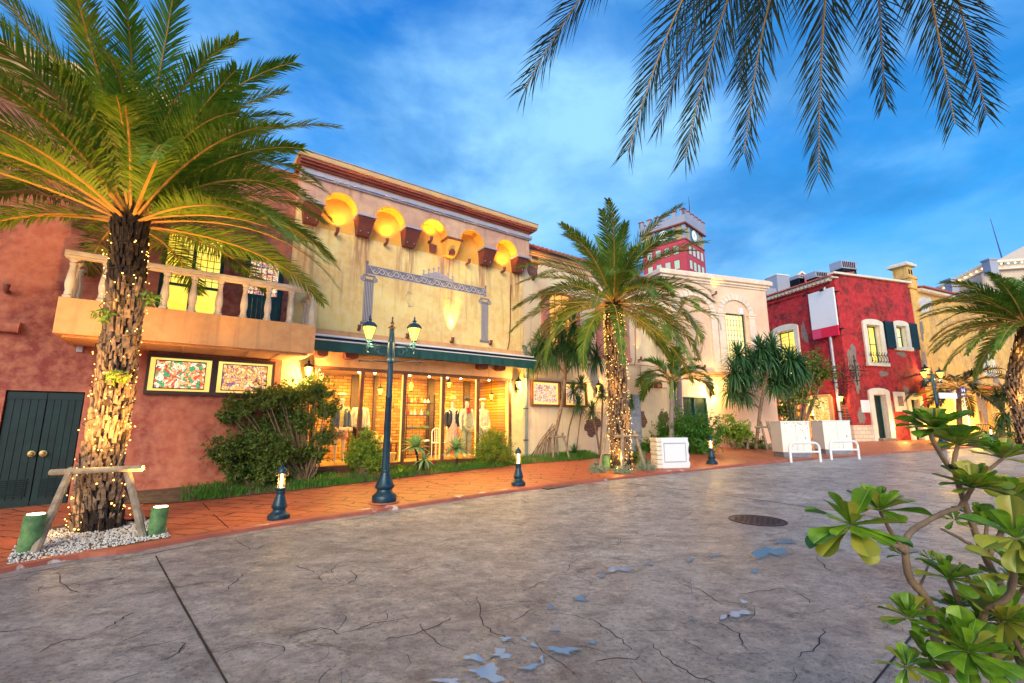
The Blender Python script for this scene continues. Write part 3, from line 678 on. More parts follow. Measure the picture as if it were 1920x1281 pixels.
# window frames and glass
fr=MB(); fr.box(3.3,9.34,-.09,.10,.34,.44); fr.box(3.3,9.34,-.05,.10,2.78,2.86)
wf=fr.build('shop_window',M['brown_frame'],shop,bevel=.006)
PX=[3.40,4.53,5.70,6.88,8.05,9.24]
for x in PX: m=MB(); m.box(x-.045,x+.045,-.055,.07,.44,2.78); m.build('post',M['brown_frame'],wf)
for x in PX[2:]: m=MB(); m.box(x-.075,x-.047,-.02,.02,.46,2.76); m.build('light_strip',M['lit_amber'],wf)
for a,b_ in zip(PX[:-1],PX[1:]): m=MB(); m.box(a+.046,b_-.076,-.012,-.006,.44,2.78); m.build('pane',M['glass'],wf)
# room behind the glass
D=2.0
m=MB(); m.box(2.7,9.5,D,D+.15,.3,3.3); m.build('brick_wall',M['brick'],shop)
m=MB(); m.box(2.7,9.5,.1,D,.36,.42); m.build('floor',plain('worn_wood_floor',(.38,.24,.10),.5,c2=(.28,.16,.07),scale=4),shop)
m=MB(); m.box(2.7,9.5,.12,D,2.88,2.95); m.build('ceiling',plain('cream_ceiling',(.7,.56,.34),.8),shop)
m=MB(); m.box(2.7,2.78,.3,D,.42,2.88); m.box(9.42,9.5,.3,D,.42,2.88); m.build('side_wall',M['brick'],shop)
for px,w in ((663,.16),(700,.05),(805,.13),(873,.14),(936,.17)):
    x=s1(px,780,-D)[0]; m=MB(); m.box(x-w/1.2,x+w/1.2,D-.10,D,.42,2.88); m.build('pillar',plain('dark_oak',(.10,.055,.03),.6),shop)
for k,x in enumerate((4.3,6.3,8.3)): lamp(shop,'AREA',(x,.75,2.84),130,(1,.61,.10),1.2,(x,.9,0))
def tulip(root,c,light=True,power=2.5):     # a small hanging lamp
    pass
def ceil_lamp(px,py):
    x,z=s1(px,py,-.35); t=F1.root('ceiling_spot_lamp','',"ceiling lamp",x,2.88,-.35,'round ceiling lamps behind the shop window')
    m=MB(); m.lathe([(.05,0),(.055,-.03),(.04,-.05)],12); m.build('housing',M['brass'],t)
    m=MB(); m.ball((0,0,-.075),.035,6); m.build('bulb',M['bulb_near'],t); return t
CL=[(597,695,'leftmost small round bulb glowing at the top of the shop window'),(673,699,'round ceiling bulb left of the second shop window post'),(703,701,'round ceiling bulb between the second window post and the lamp post'),(768,706,'round ceiling bulb just right of the third shop window post'),(805,707,'round ceiling bulb above the display shelves'),(839,709,'round ceiling bulb above the straw hat mannequin'),(864,710,'round ceiling bulb above the mannequin in overalls'),(917,715,'rightmost round ceiling bulb in the shop window')]
for x,y,lb in CL: ceil_lamp(x,y)['label']=lb
def lantern(nm,root_fn,label,cat,group,scale=1,power=6,hang=0,arm=True,light=True):
    # hexagonal tapering wall lantern on a scrolled arm; hang>0: hung from a rod instead
    t=root_fn(nm,label,cat); s=scale
    def L_(pr): return [(r*s,z*s) for r,z in pr]
    m=MB(); m.lathe(L_([(.02,-.16),(.035,-.13),(.05,-.12),(.045,-.10)]),6)
    m.lathe(L_([(.115,.10),(.12,.11),(.085,.17),(.03,.20),(.02,.23),(.035,.25),(.01,.27),(.003,.33)]),6)
    for k in range(6):
        a=2*pi*k/6; m.tube([(.048*s*cos(a),.048*s*sin(a),-.10*s),(.108*s*cos(a),.108*s*sin(a),.105*s)],.006*s,4)
    m.build('frame',M['dark_metal'],t)
    m=MB(); m.lathe(L_([(.044,-.099),(.102,.099)]),6); m.build('lamp_glass',M['lamp_glass'],t)
    m=MB()
    if hang: m.tube([(0,0,.3*s),(0,0,hang)],.006,5)
    else: m.tube([(0,.13*s,-.05*s),(0,.12*s,-.22*s),(0,.05*s,-.24*s),(0,0,-.16*s)],.012*s,6); m.box(-.03*s,.03*s,.12*s,.15*s,-.16*s,.04*s)
    m.build('rod' if hang else 'bracket',M['dark_metal'],t)
    if light: lamp(t,'POINT',(0,-.02*s,-.30*s if hang else .02-.2*s*0),power,size=.05).location=(0,-.17*s,-.02*s)
    return t
for px,py,lb in ((600,712,'small hanging lantern at the left end inside the shop window'),(713,735,'hanging lantern inside the shop left of the street lamp post'),(771,727,'hanging lantern inside the shop above the shelf of bottles'),(842,722,'hanging double lantern above the straw hat mannequin'),(921,745,'lowest hanging lantern at the right end of the shop')):
    x,z=s1(px,py,-1.0); lantern('hanging_lantern',lambda n,l,c,x=x,z=z:F1.root(n,l,c,x,z,-1.0,'lanterns hanging inside the shop'),lb,'lantern',None,.8,3,hang=2.88-z,light=(px in(713,921)))
for px,py,lb,pw in ((578,697,'lit wall lantern on the yellow wall left of the shop window',85),(972,722,'lit wall lantern on the pillar right of the shop window',85)):
    x,z=s1(px,py,.17); lantern('wall_lantern',lambda n,l,c,x=x,z=z:F1.root(n,l,c,x,z,.17),lb,'wall lantern',None,1.0,pw)
# up-lights on the shop wall
def uplight(fr,px,py,label,power=0,off=.09,aim=(0,.06,1),ang=80,name='wall_uplight',col=(1,.50,.10),dz=0):
    x,z=fr.px(px,py,off); t=fr.root(name,label,'wall light',x,z+dz,off)
    m=MB(); m.box(-.03,.03,.05,off-.001,-.08,-.02); m.tube([(0,.06,-.05),(0,0,-.05)],.018,6); m.build('bracket',M['corbel'],t)
    m=MB(); m.lathe([(.02,-.075),(.035,-.05),(.042,.0),(.05,.06),(.05,.065),(.04,.066)],12); m.build('housing',M['corbel'],t,smooth=True)
    m=MB(); m.lathe([(.001,.060),(.039,.063)],12); m.build('lens',M['lamp_core'] if power else M['white_paint'],t)
    if power:
        a=Vector(aim); lamp(t,'SPOT',(0,0,.08),power,col,.03,tuple(Vector((0,0,.08))+a),ang,.9)
    return t
for (px,py),lb,pw in zip([(633,432),(726,452),(809,448),(880,490),(946,505)],['small lit up-light under the leftmost arched niche','small lit up-light under the second arched niche from the left','small lit up-light under the middle arched niche','small unlit up-light under the dark fourth arched niche','small lit up-light under the rightmost arched niche'],[60,60,60,0,60]):
    uplight(F1,px,py,lb,pw,off=.20,aim=(0,.02,1),ang=125,col=(1,.40,.05))
uplight(F1,849,637,'lit up-light on the wall above the awning throwing a tall beam',330,off=.13,aim=(0,.07,1),ang=46,col=(1,.62,.16))
uplight(F1,674,614,'unlit up-light beside the left lantern of the street lamp above the awning',0)
uplight(F1,921,642,'unlit up-light below the right painted column',0)
uplight(F1,764,630,'unlit up-light hidden behind the right lantern of the street lamp',0)
t=F1.root('junction_box','small brown metal box below the middle arched niche','junction box',*s1(810,467,.0),0); m=MB(); m.taper(-.09,.09,-.10,0,-.12,-.10,.10,-.14,0,.10); m.build('cover',M['corbel'],t,bevel=.01)
# painted frieze with crown and columns: paint on the wall, 3 mm thick
M['mural_grey']=plain('faded_grey_paint',(.15,.13,.17),.9,c2=(.24,.21,.25),scale=5,bs=0); M['mural_pale']=plain('pale_mural_paint',(.60,.55,.52),.9,c2=(.5,.45,.44),scale=5,bs=0)
mu=F1.root('painted_mural','grey painted frieze with scrolls, crown and two fluted columns on the shop wall','mural')
xa,za=s1(688,497); xb,zb=s1(910,538); 
zt,zb2=5.69,5.43
m=MB(); m.box(4.50,8.30,-.004,0,zb2,zt); m.box(4.46,4.53,-.005,0,zb2-.02,5.80); m.box(8.27,8.33,-.005,0,zb2-.02,5.78)
m.build('frieze',M['mural_grey'],mu)
m=MB(); rnd=random.Random(3)
def ribbon(m,pts,w,y=-.008):
    vs=[];n=len(pts)
    for i,(x,z) in enumerate(pts):
        a=pts[max(i-1,0)];b_=pts[min(i+1,n-1)]; dx,dz=b_[0]-a[0],b_[1]-a[1]; l=sqrt(dx*dx+dz*dz) or 1
        ww=w*(.35+.65*sin(pi*(i+.5)/n)); vs+=[(x-dz/l*ww,y,z+dx/l*ww),(x+dz/l*ww,y,z-dx/l*ww)]
    m.add(vs,[(2*i,2*i+1,2*i+3,2*i+2) for i in range(n-1)])
def spiral(cx,cz,r,a0,turn,sg=1,n=18): return [(cx+r*(1-.8*i/n)*cos(a0+sg*turn*i/n),cz+r*(1-.8*i/n)*sin(a0+sg*turn*i/n)) for i in range(n+1)]
x=4.62;k=0
while x<8.2:
    cz=5.56; sg=1 if k%2 else -1
    ribbon(m,spiral(x+.10,cz+.01*sg,.095,pi if sg>0 else 0,5.2,sg),.014)
    ribbon(m,[(x-.06+.02*i,cz-sg*.08*cos(i*.45)) for i in range(12)],.011)
    ribbon(m,spiral(x+.20,cz-.05*sg,.045,0,4.5,-sg,10),.008)
    x+=.21;k+=1
m.box(4.50,8.30,-.0065,-.0045,zt-.012,zt); m.box(4.50,8.30,-.0065,-.0045,zb2,zb2+.012)
m.build('scrollwork',M['mural_pale'],mu)
for cx,z0,z1 in ((4.57,4.02,5.41),(8.28,3.92,5.36)):
    m=MB(); w=.13; m.box(cx-w,cx+w,-.004,0,z0+.10,z1-.12); m.box(cx-w*1.35,cx+w*1.35,-.004,0,z0,z0+.09)
    m.box(cx-w*1.3,cx+w*1.3,-.004,0,z1-.05,z1)
    for sg in(-1,1): m.prism([(cx+sg*w*1.25+.075*cos(a*pi/8),z1-.12+.075*sin(a*pi/8)) for a in range(16)][::-1],-.0045,0)
    o=m.build('column',M['mural_grey'],mu)
    m=MB()
    for k in range(6): xx=cx-w+.02+k*(2*w-.04)/5; m.box(xx-.006,xx+.006,-.0065,-.0045,z0+.12,z1-.2)
    for sg in(-1,1): ribbon(m,spiral(cx+sg*w*1.25,z1-.12,.06,pi/2,9,-sg,24),.008)
    m.build('fluting',M['mural_pale'],o)
m=MB(); cx=6.63; m.box(cx-.52,cx+.52,-.004,0,5.69,5.73)
pts=[(cx-.5,5.73)]+[(cx-.5+1.0*i/20,5.75+.14*sin(pi*i/20)**2) for i in range(21)]+[(cx+.5,5.73)]
m.prism(pts,-.0035,-.0)
for i in range(7):
    xx=cx-.48+.16*i; h=.13+.12*(1-abs(i-3)/3); bz=5.75+.10*(1-abs(i-3)/3)
    m.prism([(xx-.03,bz),(xx-.012,bz+h*.5),(xx-.04,bz+h*.7),(xx,bz+h),(xx+.04,bz+h*.7),(xx+.012,bz+h*.5),(xx+.03,bz)],-.0042,0)
m.build('crown',plain('mural_crown_paint',(.28,.25,.33),.9,c2=(.42,.38,.42),scale=14,bs=0),mu)
m=MB()
for (px,py,fx) in ((763,548,1),(765,574,1),(846,560,-1),(845,582,-1)):
    m=MB()
    x,z=s1(px,py); up=1 if py<565 else -1
    ribbon(m,spiral(x+.03*fx,z-.02*up,.05,pi/2,5,fx*-1,12),.006); ribbon(m,[(x+.025*i*fx,z+.02*up*sin(i*.8)) for i in range(8)],.006); ribbon(m,[(x+.02*sin(i*1.1),z-.028*i*up) for i in range(7)],.006)
    m.build('corner_scroll',M['mural_grey'],mu)
# stains that run down the plaster below the corbels
st=MB(); rnd=random.Random(5)
M['stain']=plain('rusty_run_stain',(.48,.24,.15),.9,c2=(.60,.38,.22),scale=6,bs=0)
# ---------------------------------------------------------------- mannequins
def skinbody(name,verts,edges,rad,mat,parent,sub=2):
    me=bpy.data.meshes.new(name); me.from_pydata(verts,edges,[]); me.materials.append(mat)
    o=bpy.data.objects.new(name,me); COL.objects.link(o); o.parent=parent
    sm=o.modifiers.new('Skin','SKIN'); sv=me.skin_vertices
    if not sv: 
        bpy.context.view_layer.objects.active=o
        me.skin_vertices if hasattr(me,'skin_vertices') else None
    for i,r in enumerate(rad):
        rr=r if isinstance(r,tuple) else (r,r); me.skin_vertices[0].data[i].radius=rr
    me.skin_vertices[0].data[0].use_root=True; sm.use_smooth_shade=True
    ss=o.modifiers.new('Subdivision','SUBSURF'); ss.levels=sub; ss.render_levels=sub
    return o
def mannequin(px,py,off,label,top,bottom,kind,hat=None,rz=0,jacket=None,hair=None):
    x,_=s1(px,py,-off); t=F1.root('mannequin',label,'mannequin',x,.42,-off,'dressed mannequins in the shop window'); t.rotation_euler=(0,0,F1.a+rz)
    V=[(0,0,.92),(0,0,1.08),(0,.01,1.25),(0,.01,1.40),(0,0,1.48),(0,-.01,1.56),(0,-.01,1.70),
       (-.09,0,.86),(-.10,-.01,.50),(-.10,.01,.10),(-.10,-.10,.04),(.09,0,.86),(.11,.02,.50),(.12,.05,.10),(.13,-.06,.04),
       (-.17,.01,1.40),(-.21,.02,1.14),(-.22,-.05,.92),(-.22,-.08,.82),(.17,.01,1.40),(.22,.02,1.14),(.23,-.04,.92),(.23,-.07,.82)]
    E=[(0,1),(1,2),(2,3),(3,4),(4,5),(5,6),(0,7),(7,8),(8,9),(9,10),(0,11),(11,12),(12,13),(13,14),(3,15),(15,16),(16,17),(17,18),(3,19),(19,20),(20,21),(21,22)]
    R=[(.14,.10),(.11,.08),(.14,.09),(.12,.07),.045,.06,.085,.085,.055,.038,.03,.085,.055,.038,.03,.05,.038,.028,.03,.05,.038,.028,.03]
    R[6]=(.075,.085)
    skinbody('body',V,E,R,M['skin'],t)
    # clothing shells: closed, slightly larger than the body
    tV=[V[i] for i in (0,1,2,3)]+[V[15],V[16],V[17],V[19],V[20],V[21]]; tE=[(0,1),(1,2),(2,3),(3,4),(4,5),(5,6),(3,7),(7,8),(8,9)]
    skinbody('shirt',tV,tE,[(.16,.12),(.13,.10),(.16,.11),(.14,.09),.068,.055,.045,.068,.055,.045],M[top],t)
    if jacket:
        for sg in(-1,1):
            skinbody('jacket',[(sg*.10,.01,.82),(sg*.10,.01,1.0),(sg*.09,.01,1.25),(sg*.09,.01,1.40),V[15] if sg<0 else V[19],V[16] if sg<0 else V[20],V[17] if sg<0 else V[21]],[(0,1),(1,2),(2,3),(3,4),(4,5),(5,6)],[(.095,.13),(.085,.12),(.09,.13),(.075,.10),.075,.062,.052],M[jacket],t)
    if kind=='trousers': skinbody('trousers',[V[0],V[7],V[8],(-.10,.01,.12),V[11],V[12],(.12,.05,.12)],[(0,1),(1,2),(2,3),(0,4),(4,5),(5,6)],[(.155,.12),.105,.082,.07,.105,.082,.07],M[bottom],t)
    elif kind=='shorts': skinbody('shorts',[V[0],V[7],(-.10,0,.60),V[11],(.11,.01,.60)],[(0,1),(1,2),(0,3),(3,4)],[(.17,.13),.13,.12,.13,.12],M[bottom],t)
    elif kind=='skirt':
        m=MB(); m.lathe([(.14,1.02),(.17,.9),(.21,.6),(.25,.28),(.24,.275),(.1,.9)],28,flute=.08); m.build('skirt',M[bottom],t,smooth=True)
    if hat=='straw': m=MB(); m.lathe([(.20,1.74),(.205,1.755),(.10,1.765),(.095,1.83),(.06,1.86),(.001,1.865)],20); m.build('hat',M['straw'],t,smooth=True)
    if hat=='cap': m=MB(); m.lathe([(.095,1.72),(.10,1.76),(.07,1.82),(.001,1.835)],16); m.box(-.07,.07,-.19,-.06,1.735,1.748); m.build('hat',M['cloth_black'],t,smooth=True)
    if hat=='beret': m=MB(); m.lathe([(.09,1.74),(.12,1.78),(.08,1.81),(.001,1.82)],16); m.build('hat',M['cloth_cream'],t,smooth=True)
    return t
mannequin(638,800,.55,'mannequin in a pale top and pink shorts behind the big shrub','cloth_yellow','cloth_pink','shorts','beret',jacket='cloth_denim')
mannequin(674,800,.75,'mannequin in a cream cardigan and dark trousers behind a window post','cloth_cream','cloth_black','trousers',jacket='cloth_cream')
mannequin(848,800,.60,'mannequin with straw hat, black jacket and long pink skirt','cloth_cream','cloth_pink','skirt','straw',jacket='cloth_black')
t=mannequin(875,800,.45,'mannequin in khaki overalls with black cap and red neckerchief','cloth_cream','cloth_khaki','trousers','cap')
m=MB(); m.taper(-.12,.12,-.145,-.08,.92,-.09,.09,-.125,-.06,1.3); m.box(-.10,-.06,-.12,.09,1.3,1.47); m.box(.06,.10,-.12,.09,1.3,1.47); m.build('bib',M['cloth_khaki'],t,bevel=.01)
m=MB(); m.prism([(-.09,1.50),(.09,1.50),(.01,1.40),(.05,1.30),(-.02,1.38),(-.05,1.30)],-.14,-.10); m.build('neckerchief',M['cloth_red'],t)
mannequin(905,800,.70,'mannequin in a long cream coat behind the rightmost window post','cloth_cream','cloth_cream','shorts','beret',jacket='cloth_cream')
# shelf of goods, little chair, bags
x,_=s1(783,800,-1.3); sh=F1.root('display_shelf','dark open shelf unit of bottles and folded goods inside the shop','shelf',x,.42,-1.3)
m=MB()
for dx in(-.46,.44): m.box(dx,dx+.025,-.2,-.17,0,1.9); m.box(dx,dx+.025,.17,.2,0,1.9)
m.build('post',M['dark_metal'],sh)
for z in (.45,.85,1.25,1.62): m=MB(); m.box(-.47,.47,-.2,.2,z,z+.03); m.build('shelf_board',M['dark_frame'],sh)
rnd=random.Random(9); cols=['white_paint','cloth_cream','cloth_red','brass','cloth_denim','canister']
goods_lb=[]
for i,(z,n_,) in enumerate(((1.28+.42,7),(.48+.42,4),(.88+.42,3),(1.65+.42,7))):
    for k in range(n_):
        xx=x-.38+.76*(k+.5)/n_; h=rnd.uniform(.09,.18)
        o=MB(); 
        if i in(0,3): o.lathe([(.035,0),(.038,h*.6),(.015,h*.75),(.015,h),(.018,h+.01)],10); nm='bottle'
        else: o.taper(-.09,.09,-.09,.09,0,-.075,.075,-.08,.08,h*.5); nm='folded_cloth'
        o=o.build(nm,M[cols[rnd.randrange(6)]],None,smooth=(nm=='bottle')); o.location=F1.w(xx,z,-1.3); o.rotation_euler=(0,0,F1.a)
        rn=['third','lowest','second','top'][i]
        tag(o,'small %s on the %s board of the shop display shelf'%('white or coloured bottle' if nm=='bottle' else 'folded textile',rn),'bottle' if nm=='bottle' else 'textile','goods on the %s shelf board'%rn)
x,_=s1(822,840,-.75); t=F1.root('white_chair','small white chair standing behind the glass between two agaves','chair',x,.42,-.75)
m=MB(); m.box(-.17,.17,-.16,.16,.44,.47); m.build('seat',M['white_paint'],t,bevel=.008)
for a,b_ in ((-.15,-.14),(.15,-.14),(-.15,.14),(.15,.14)): m=MB(); m.tube([(a,b_,0),(a,b_,.44)],.014,6); m.build('leg',M['white_paint'],t)
m=MB(); m.tube([(-.15,.14,.47),(-.15,.16,.75)]+[(.15*cos(radians(180-20*i)),.16,.75+.13*sin(radians(180-20*i))) for i in range(10)]+[(.15,.14,.47)],.014,6)
for i in(-1,0,1): m.tube([(i*.06,.15,.47),(i*.06,.16,.85)],.008,5)
m.build('backrest',M['white_paint'],t)
def bag(px,py,off,w,h,mat,label):
    x,_=s1(px,py,-off); t=F1.root('handbag',label,'handbag',x,s1(px,py,-off)[1],-off); m=MB(); m.taper(-w,w,-.07,.07,0,-w*.75,w*.75,-.04,.04,h); m.build('bag_body',M[mat],t,bevel=.02)
    m=MB(); m.tube([(w*.5*cos(radians(180-20*i)),0,h+.12*sin(radians(180-20*i))) for i in range(10)],.01,5); m.build('handle',M[mat],t)
for px,lb in ((714,'low wooden display table behind the lamp post in the shop'),):
    x,_=s1(px,840,-1.0); t=F1.root('display_table',lb,'table',x,.42,-1.0); m=MB(); m.box(-.42,.42,-.25,.25,.46,.50); m.build('tabletop',M['brown_frame'],t)
    for a,b_ in ((-.38,-.2),(.38,-.2),(-.38,.2),(.38,.2)): m=MB(); m.box(a-.02,a+.02,b_-.02,b_+.02,0,.46); m.build('leg',M['brown_frame'],t)
    TX=x
for dx,mt,lb in ((-.2,'straw','straw coloured handbag on the low display table'),(.15,'cloth_yellow','mustard yellow handbag on the low display table')):
    t=F1.root('handbag',lb,'handbag',TX+dx,.92,-1.0); m=MB(); m.taper(-.15,.15,-.07,.07,0,-.11,.11,-.04,.04,.2); m.build('bag_body',M[mt],t,bevel=.02)
    m=MB(); m.tube([(.08*cos(radians(180-20*i)),0,.2+.1*sin(radians(180-20*i))) for i in range(10)],.008,5); m.build('handle',M[mt],t)
t=F1.root('wicker_basket','round wicker basket on the shop floor below the display table','basket',TX+.05,.42,-.55); m=MB(); m.lathe([(.16,0),(.21,.22),(.22,.23),(.19,.22),(.14,.03)],18); m.build('basket_body',M['straw'],t)
# drain pipe at the right corner of the shop
x,z=s1(986,650,.08); t=F1.root('drain_pipe','grey green drain pipe at the right corner of the shop','drain pipe',x,0,.08)
m=MB(); m.tube([(-.14,0,3.95),(-.03,0,3.95),(0,0,3.90),(0,0,.2)],.038,10); m.build('pipe',plain('pipe_paint',(.16,.24,.24),.5),t,smooth=True)
for zz in(.9,1.9,2.9): m=MB(); m.box(-.055,.055,-.045,.08,zz,zz+.03); m.build('clip',M['dark_metal'],t)
# small fixtures on the red wall
uplight(F1,12,540,'unlit spotlight on the red wall at the far left',0,off=.15)
t=F1.root('wall_vent','rust brown hooded vent on the red wall at the far left','vent',*s1(14,615,.0),0); m=MB(); m.prismx([(0,-.09),(-.14,-.09),(-.14,.03),(-.09,.09),(0,.09)],-.17,.17); m.build('hood',M['red_stucco'],t,bevel=.02)
t=F1.root('wall_socket','small grey socket box under the left end of the balcony','socket',*s1(150,655,.0),0); m=MB(); m.box(-.045,.045,-.05,0,-.06,.06); m.build('cover',M['lead'],t,bevel=.005)
t=F1.root('balcony_camera','small white camera on the balcony rail near its right end','security camera',*s1(585,530,1.15),1.15); t.location=F1.w(2.75,4.44,1.18); m=MB(); m.tube([(0,0,0),(0,0,.07)],.012,6); m.build('stand',M['white_paint'],t); m=MB(); m.M=Matrix.Translation((0,0,.09))@Matrix.Rotation(radians(80),4,'X'); m.lathe([(.02,-.05),(.028,-.04),(.028,.05),(.02,.055)],10); m.build('housing',M['white_paint'],t,smooth=True)
# ================================================================ building 2: cream house with tiled roof
cr=F1.root('cream_tiled_house','cream house with terracotta roof edge between the shop and the arcaded building','house',0,0,-.05)
W1=(s1(1031,640)[0],s1(1076,640)[0]); W2=(s1(1131,640)[0],s1(1170,640)[0]); zb=s1(1150,668)[1]; SH=(s1(1198,600)[0],s1(1214,600)[0],s1(1205,611)[1],s1(1205,586)[1])
m=MB(); E2=18.0
wall_cells(m,9.8,E2,-.3,7.30,[(W1[0],W1[1],zb,6.1),(W2[0],W2[1],zb,6.1),SH],0,.3)
m.box(9.8,E2,.3,.6,6.9,7.3); m.build('wall',M['cream_stucco'],cr)
m=MB(); m.box(9.8,E2,-.06,.3,7.02,7.10); m.box(9.8,E2,-.14,.3,7.30,7.40); m.box(9.8,E2,-.09,.3,7.22,7.298); m.build('cornice',M['cornice_gold'],cr,bevel=.015)
rf=MB(); rf.add([(9.8,-.30,7.42),(E2,-.30,7.42),(E2,2.5,8.3),(9.8,2.5,8.3)],[(0,1,2,3)])
x=9.85
while x<E2:
    a=[(x+.085*cos(radians(t)),.085*sin(radians(t))) for t in range(0,181,30)]
    vs=[(p,-.36,7.41+q) for p,q in a]+[(p,2.4,8.28+q) for p,q in a]; n=len(a)
    rf.add(vs,[(i,i+1,n+i+1,n+i) for i in range(n-1)]+[list(range(n))]); x+=.20
rf.build('roof',M['roof_tile'],cr,smooth=False)
for i,(a,b_) in enumerate((W1,W2)):
    w_=window(cr,a,b_,zb,6.1,M['pink_column'],M['lit_orange'],1,None,(3,8),fw=.05,y=.12)
    for x0,x1 in ((a-.34,a-.02),(b_+.02,b_+.30)):
        m=MB(); m.box(x0,x1,-.10,0,zb+.0,5.9); m.box(x0-.05,x1+.05,-.14,0,5.9,6.05); m.box(x0-.05,x1+.05,-.14,0,zb-.14,zb); m.build('pilaster',M['pink_column'],w_,bevel=.01)
    lamp(cr,'POINT',((a+b_)/2,-.25,zb+.4),10,(1,.5,.12),.06)
m=MB(); m.box(SH[0],SH[1],.05,.08,SH[2],SH[3])
for k in range(10): z=SH[2]+(SH[3]-SH[2])*k/10; m.box(SH[0]+.03,SH[1]-.03,.0,.05,z+.01,z+.035)
m.build('shutter',M['dark_green_wood'],cr)
m=MB(); m.box(SH[0]-.18,SH[0],-.04,0,SH[2]-.1,SH[3]+.1); m.box(SH[0],SH[1]+.02,-.06,0,SH[2]-.1,SH[2]-.02); m.build('shutter_frame',M['pink_column'],cr)
# lit display boxes
for i,(x0,x1) in enumerate((( 1001,1050),(1062,1100))):
    a,b_=s1(x0,740,.08)[0],s1(x1,740,.08)[0]; z1,z0=2.80,2.07
    bx=MB(); bx.box(a-.06,b_+.06,-.12,-.001,z1,z1+.06); bx.box(a-.06,b_+.06,-.12,-.001,z0-.06,z0); bx.box(a-.06,a,-.12,-.001,z0,z1); bx.box(b_,b_+.06,-.12,-.001,z0,z1)
    w_=bx.build('stained_glass_window',M['brown_frame'],cr)
    p=MB(); p.box(a,b_,-.03,-.02,z0,z1); p.build('light_box',M['lit_amber'],w_)
    p=MB(); p.box(a+.09,b_-.09,-.055,-.045,z0+.07,z1-.07); p.build('pane',M['stained3'],w_)
# bricks showing through the plaster
def patch(fr,root,px,py,w,h,seed,mat='brick_dark',name='exposed_bricks',off=.0,y=-.006):
    x,z=fr.px(px,py,off); rnd=random.Random(seed); ph=[rnd.uniform(0,6.28) for _ in range(4)]; pts=[]
    for i in range(28):
        t=-2*pi*i/28; r=1+.16*sin(2*t+ph[0])+.12*sin(3*t+ph[1])+.1*sin(6*t+ph[2])+.07*sin(11*t+ph[3]); pts.append((x+w*r*cos(t),z+h*r*sin(t)))
    m=MB(); m.prism(pts,y,.0); return m.build(name,M[mat],root)
patch(F1,cr,1001,500,.22,.5,1); patch(F1,cr,1113,800,.42,.32,2); patch(F1,cr,1204,787,.30,.38,3); patch(F1,cr,1246,785,.28,.35,4)
uplight(F1,1004,515,'lit spotlight at the left end of the cream tiled house under its eaves',32,off=.16,aim=(.35,.12,1),ang=70)
uplight(F1,1202,672,'lit up-light on the cream wall right of the lit palm trunk',26,off=.14,aim=(0,.12,1),ang=60)
x,z=s1(1123,728,.17); lantern('wall_lantern',lambda n,l,c:F1.root(n,l,c,x,z,.17),'lit wall lantern glowing behind the yucca plants','wall lantern',None,1,45)
x2,z2=s1(1237,635,.3); lantern('wall_lantern',lambda n,l,c:F1.root(n,l,c,x2,z2,.3),'dark unlit lantern on the cream wall under the palm fronds','wall lantern',None,1.2,0,light=False).children[1].data.materials[0]=M['brass']
for px,py,lb in ((1205,717,'left brown vent box on the cream wall by the slender palm'),(1231,722,'right brown vent box on the cream wall by the slender palm')):
    t=F1.root('wall_vent',lb,'vent',*s1(px,py),0); m=MB(); m.prismx([(0,-.12),(-.16,-.12),(-.16,.05),(-.10,.12),(0,.12)],-.16,.16); m.build('hood',M['corbel'],t,bevel=.01)
m=MB(); 
t=F1.root('wall_cable','dark cable sagging along the cream wall beside the slender palm','cable',0,0,0)
def wl(pts,fr=F1,off=.03): return [(fr.px(x,y,off)[0],-off,fr.px(x,y,off)[1]) for x,y in pts]
for pts in ([(1172,685),(1190,684),(1215,686),(1240,690)],[(1191,600),(1191,640),(1192,672),(1190,684)],[(1193,724),(1225,727),(1250,728)],[(1200,686),(1201,705),(1204,714)]): m.tube(wl(pts),.014,5)
m.build('cable',M['corbel'],t)
t=F1.root('cable_duct','dark cable running down the wall near the shop corner','cable',0,0,0); m=MB(); m.tube(wl([(958,534),(957,560),(957,600),(955,640),(951,660)]),.016,5); m.build('cable',M['corbel'],t)
t=F1.root('grey_door','narrow grey panel door in the cream wall behind the lit palm','door',s1(1187,800)[0],.25,0.02); m=MB(); m.box(-.45,.45,-.04,0,0,2.3); m.build('leaf',plain('grey_panel',(.34,.38,.48),.5),t,bevel=.01)
m=MB(); 
for z in (.15,.85,1.55): m.box(-.37,.37,-.055,-.04,z,z+.58)
m.build('moulding',plain('pale_grey_panel',(.46,.48,.56),.5),t,bevel=.008)
# ================================================================ building 3: peach building with arches
F3=Fr(7.0,19.73,18.5)
def s3(x,y,o=0): return F3.px(x,y,o)
ab=F3.root('arcaded_building','peach building with two blind arches, a lattice window and a dark green door','building')
m=MB(); E3=5.72; DX=(.42,1.71,.2,2.56)
wall_cells(m,-.3,E3,-.3,3.62,[DX],0,.3); wall_cells(m,-.3,E3,3.62,8.0,[(3.12,4.28,3.98,6.5)],0,.3)
m.box(E3-.3,E3,.3,7,-.3,8.0); m.box(-.3,0,.3,7,4,8.0); m.build('wall',M['peach_stucco'],ab)
m=MB()
for o,z0,z1 in ((.06,7.80,7.90),(.14,7.90,8.02),(.24,8.02,8.22),(.18,8.22,8.27)): m.box(-.3-o,E3+o,-o,7,z0,z1)
m.build('cornice',M['stone_trim'],ab,bevel=.02)
m=MB(); m.box(-.3,E3+.05,-.08,0,3.60,3.68); m.box(-.3,E3+.03,-.05,0,3.46,3.598); m.build('string_course',M['orange_stucco'],ab,bevel=.015)
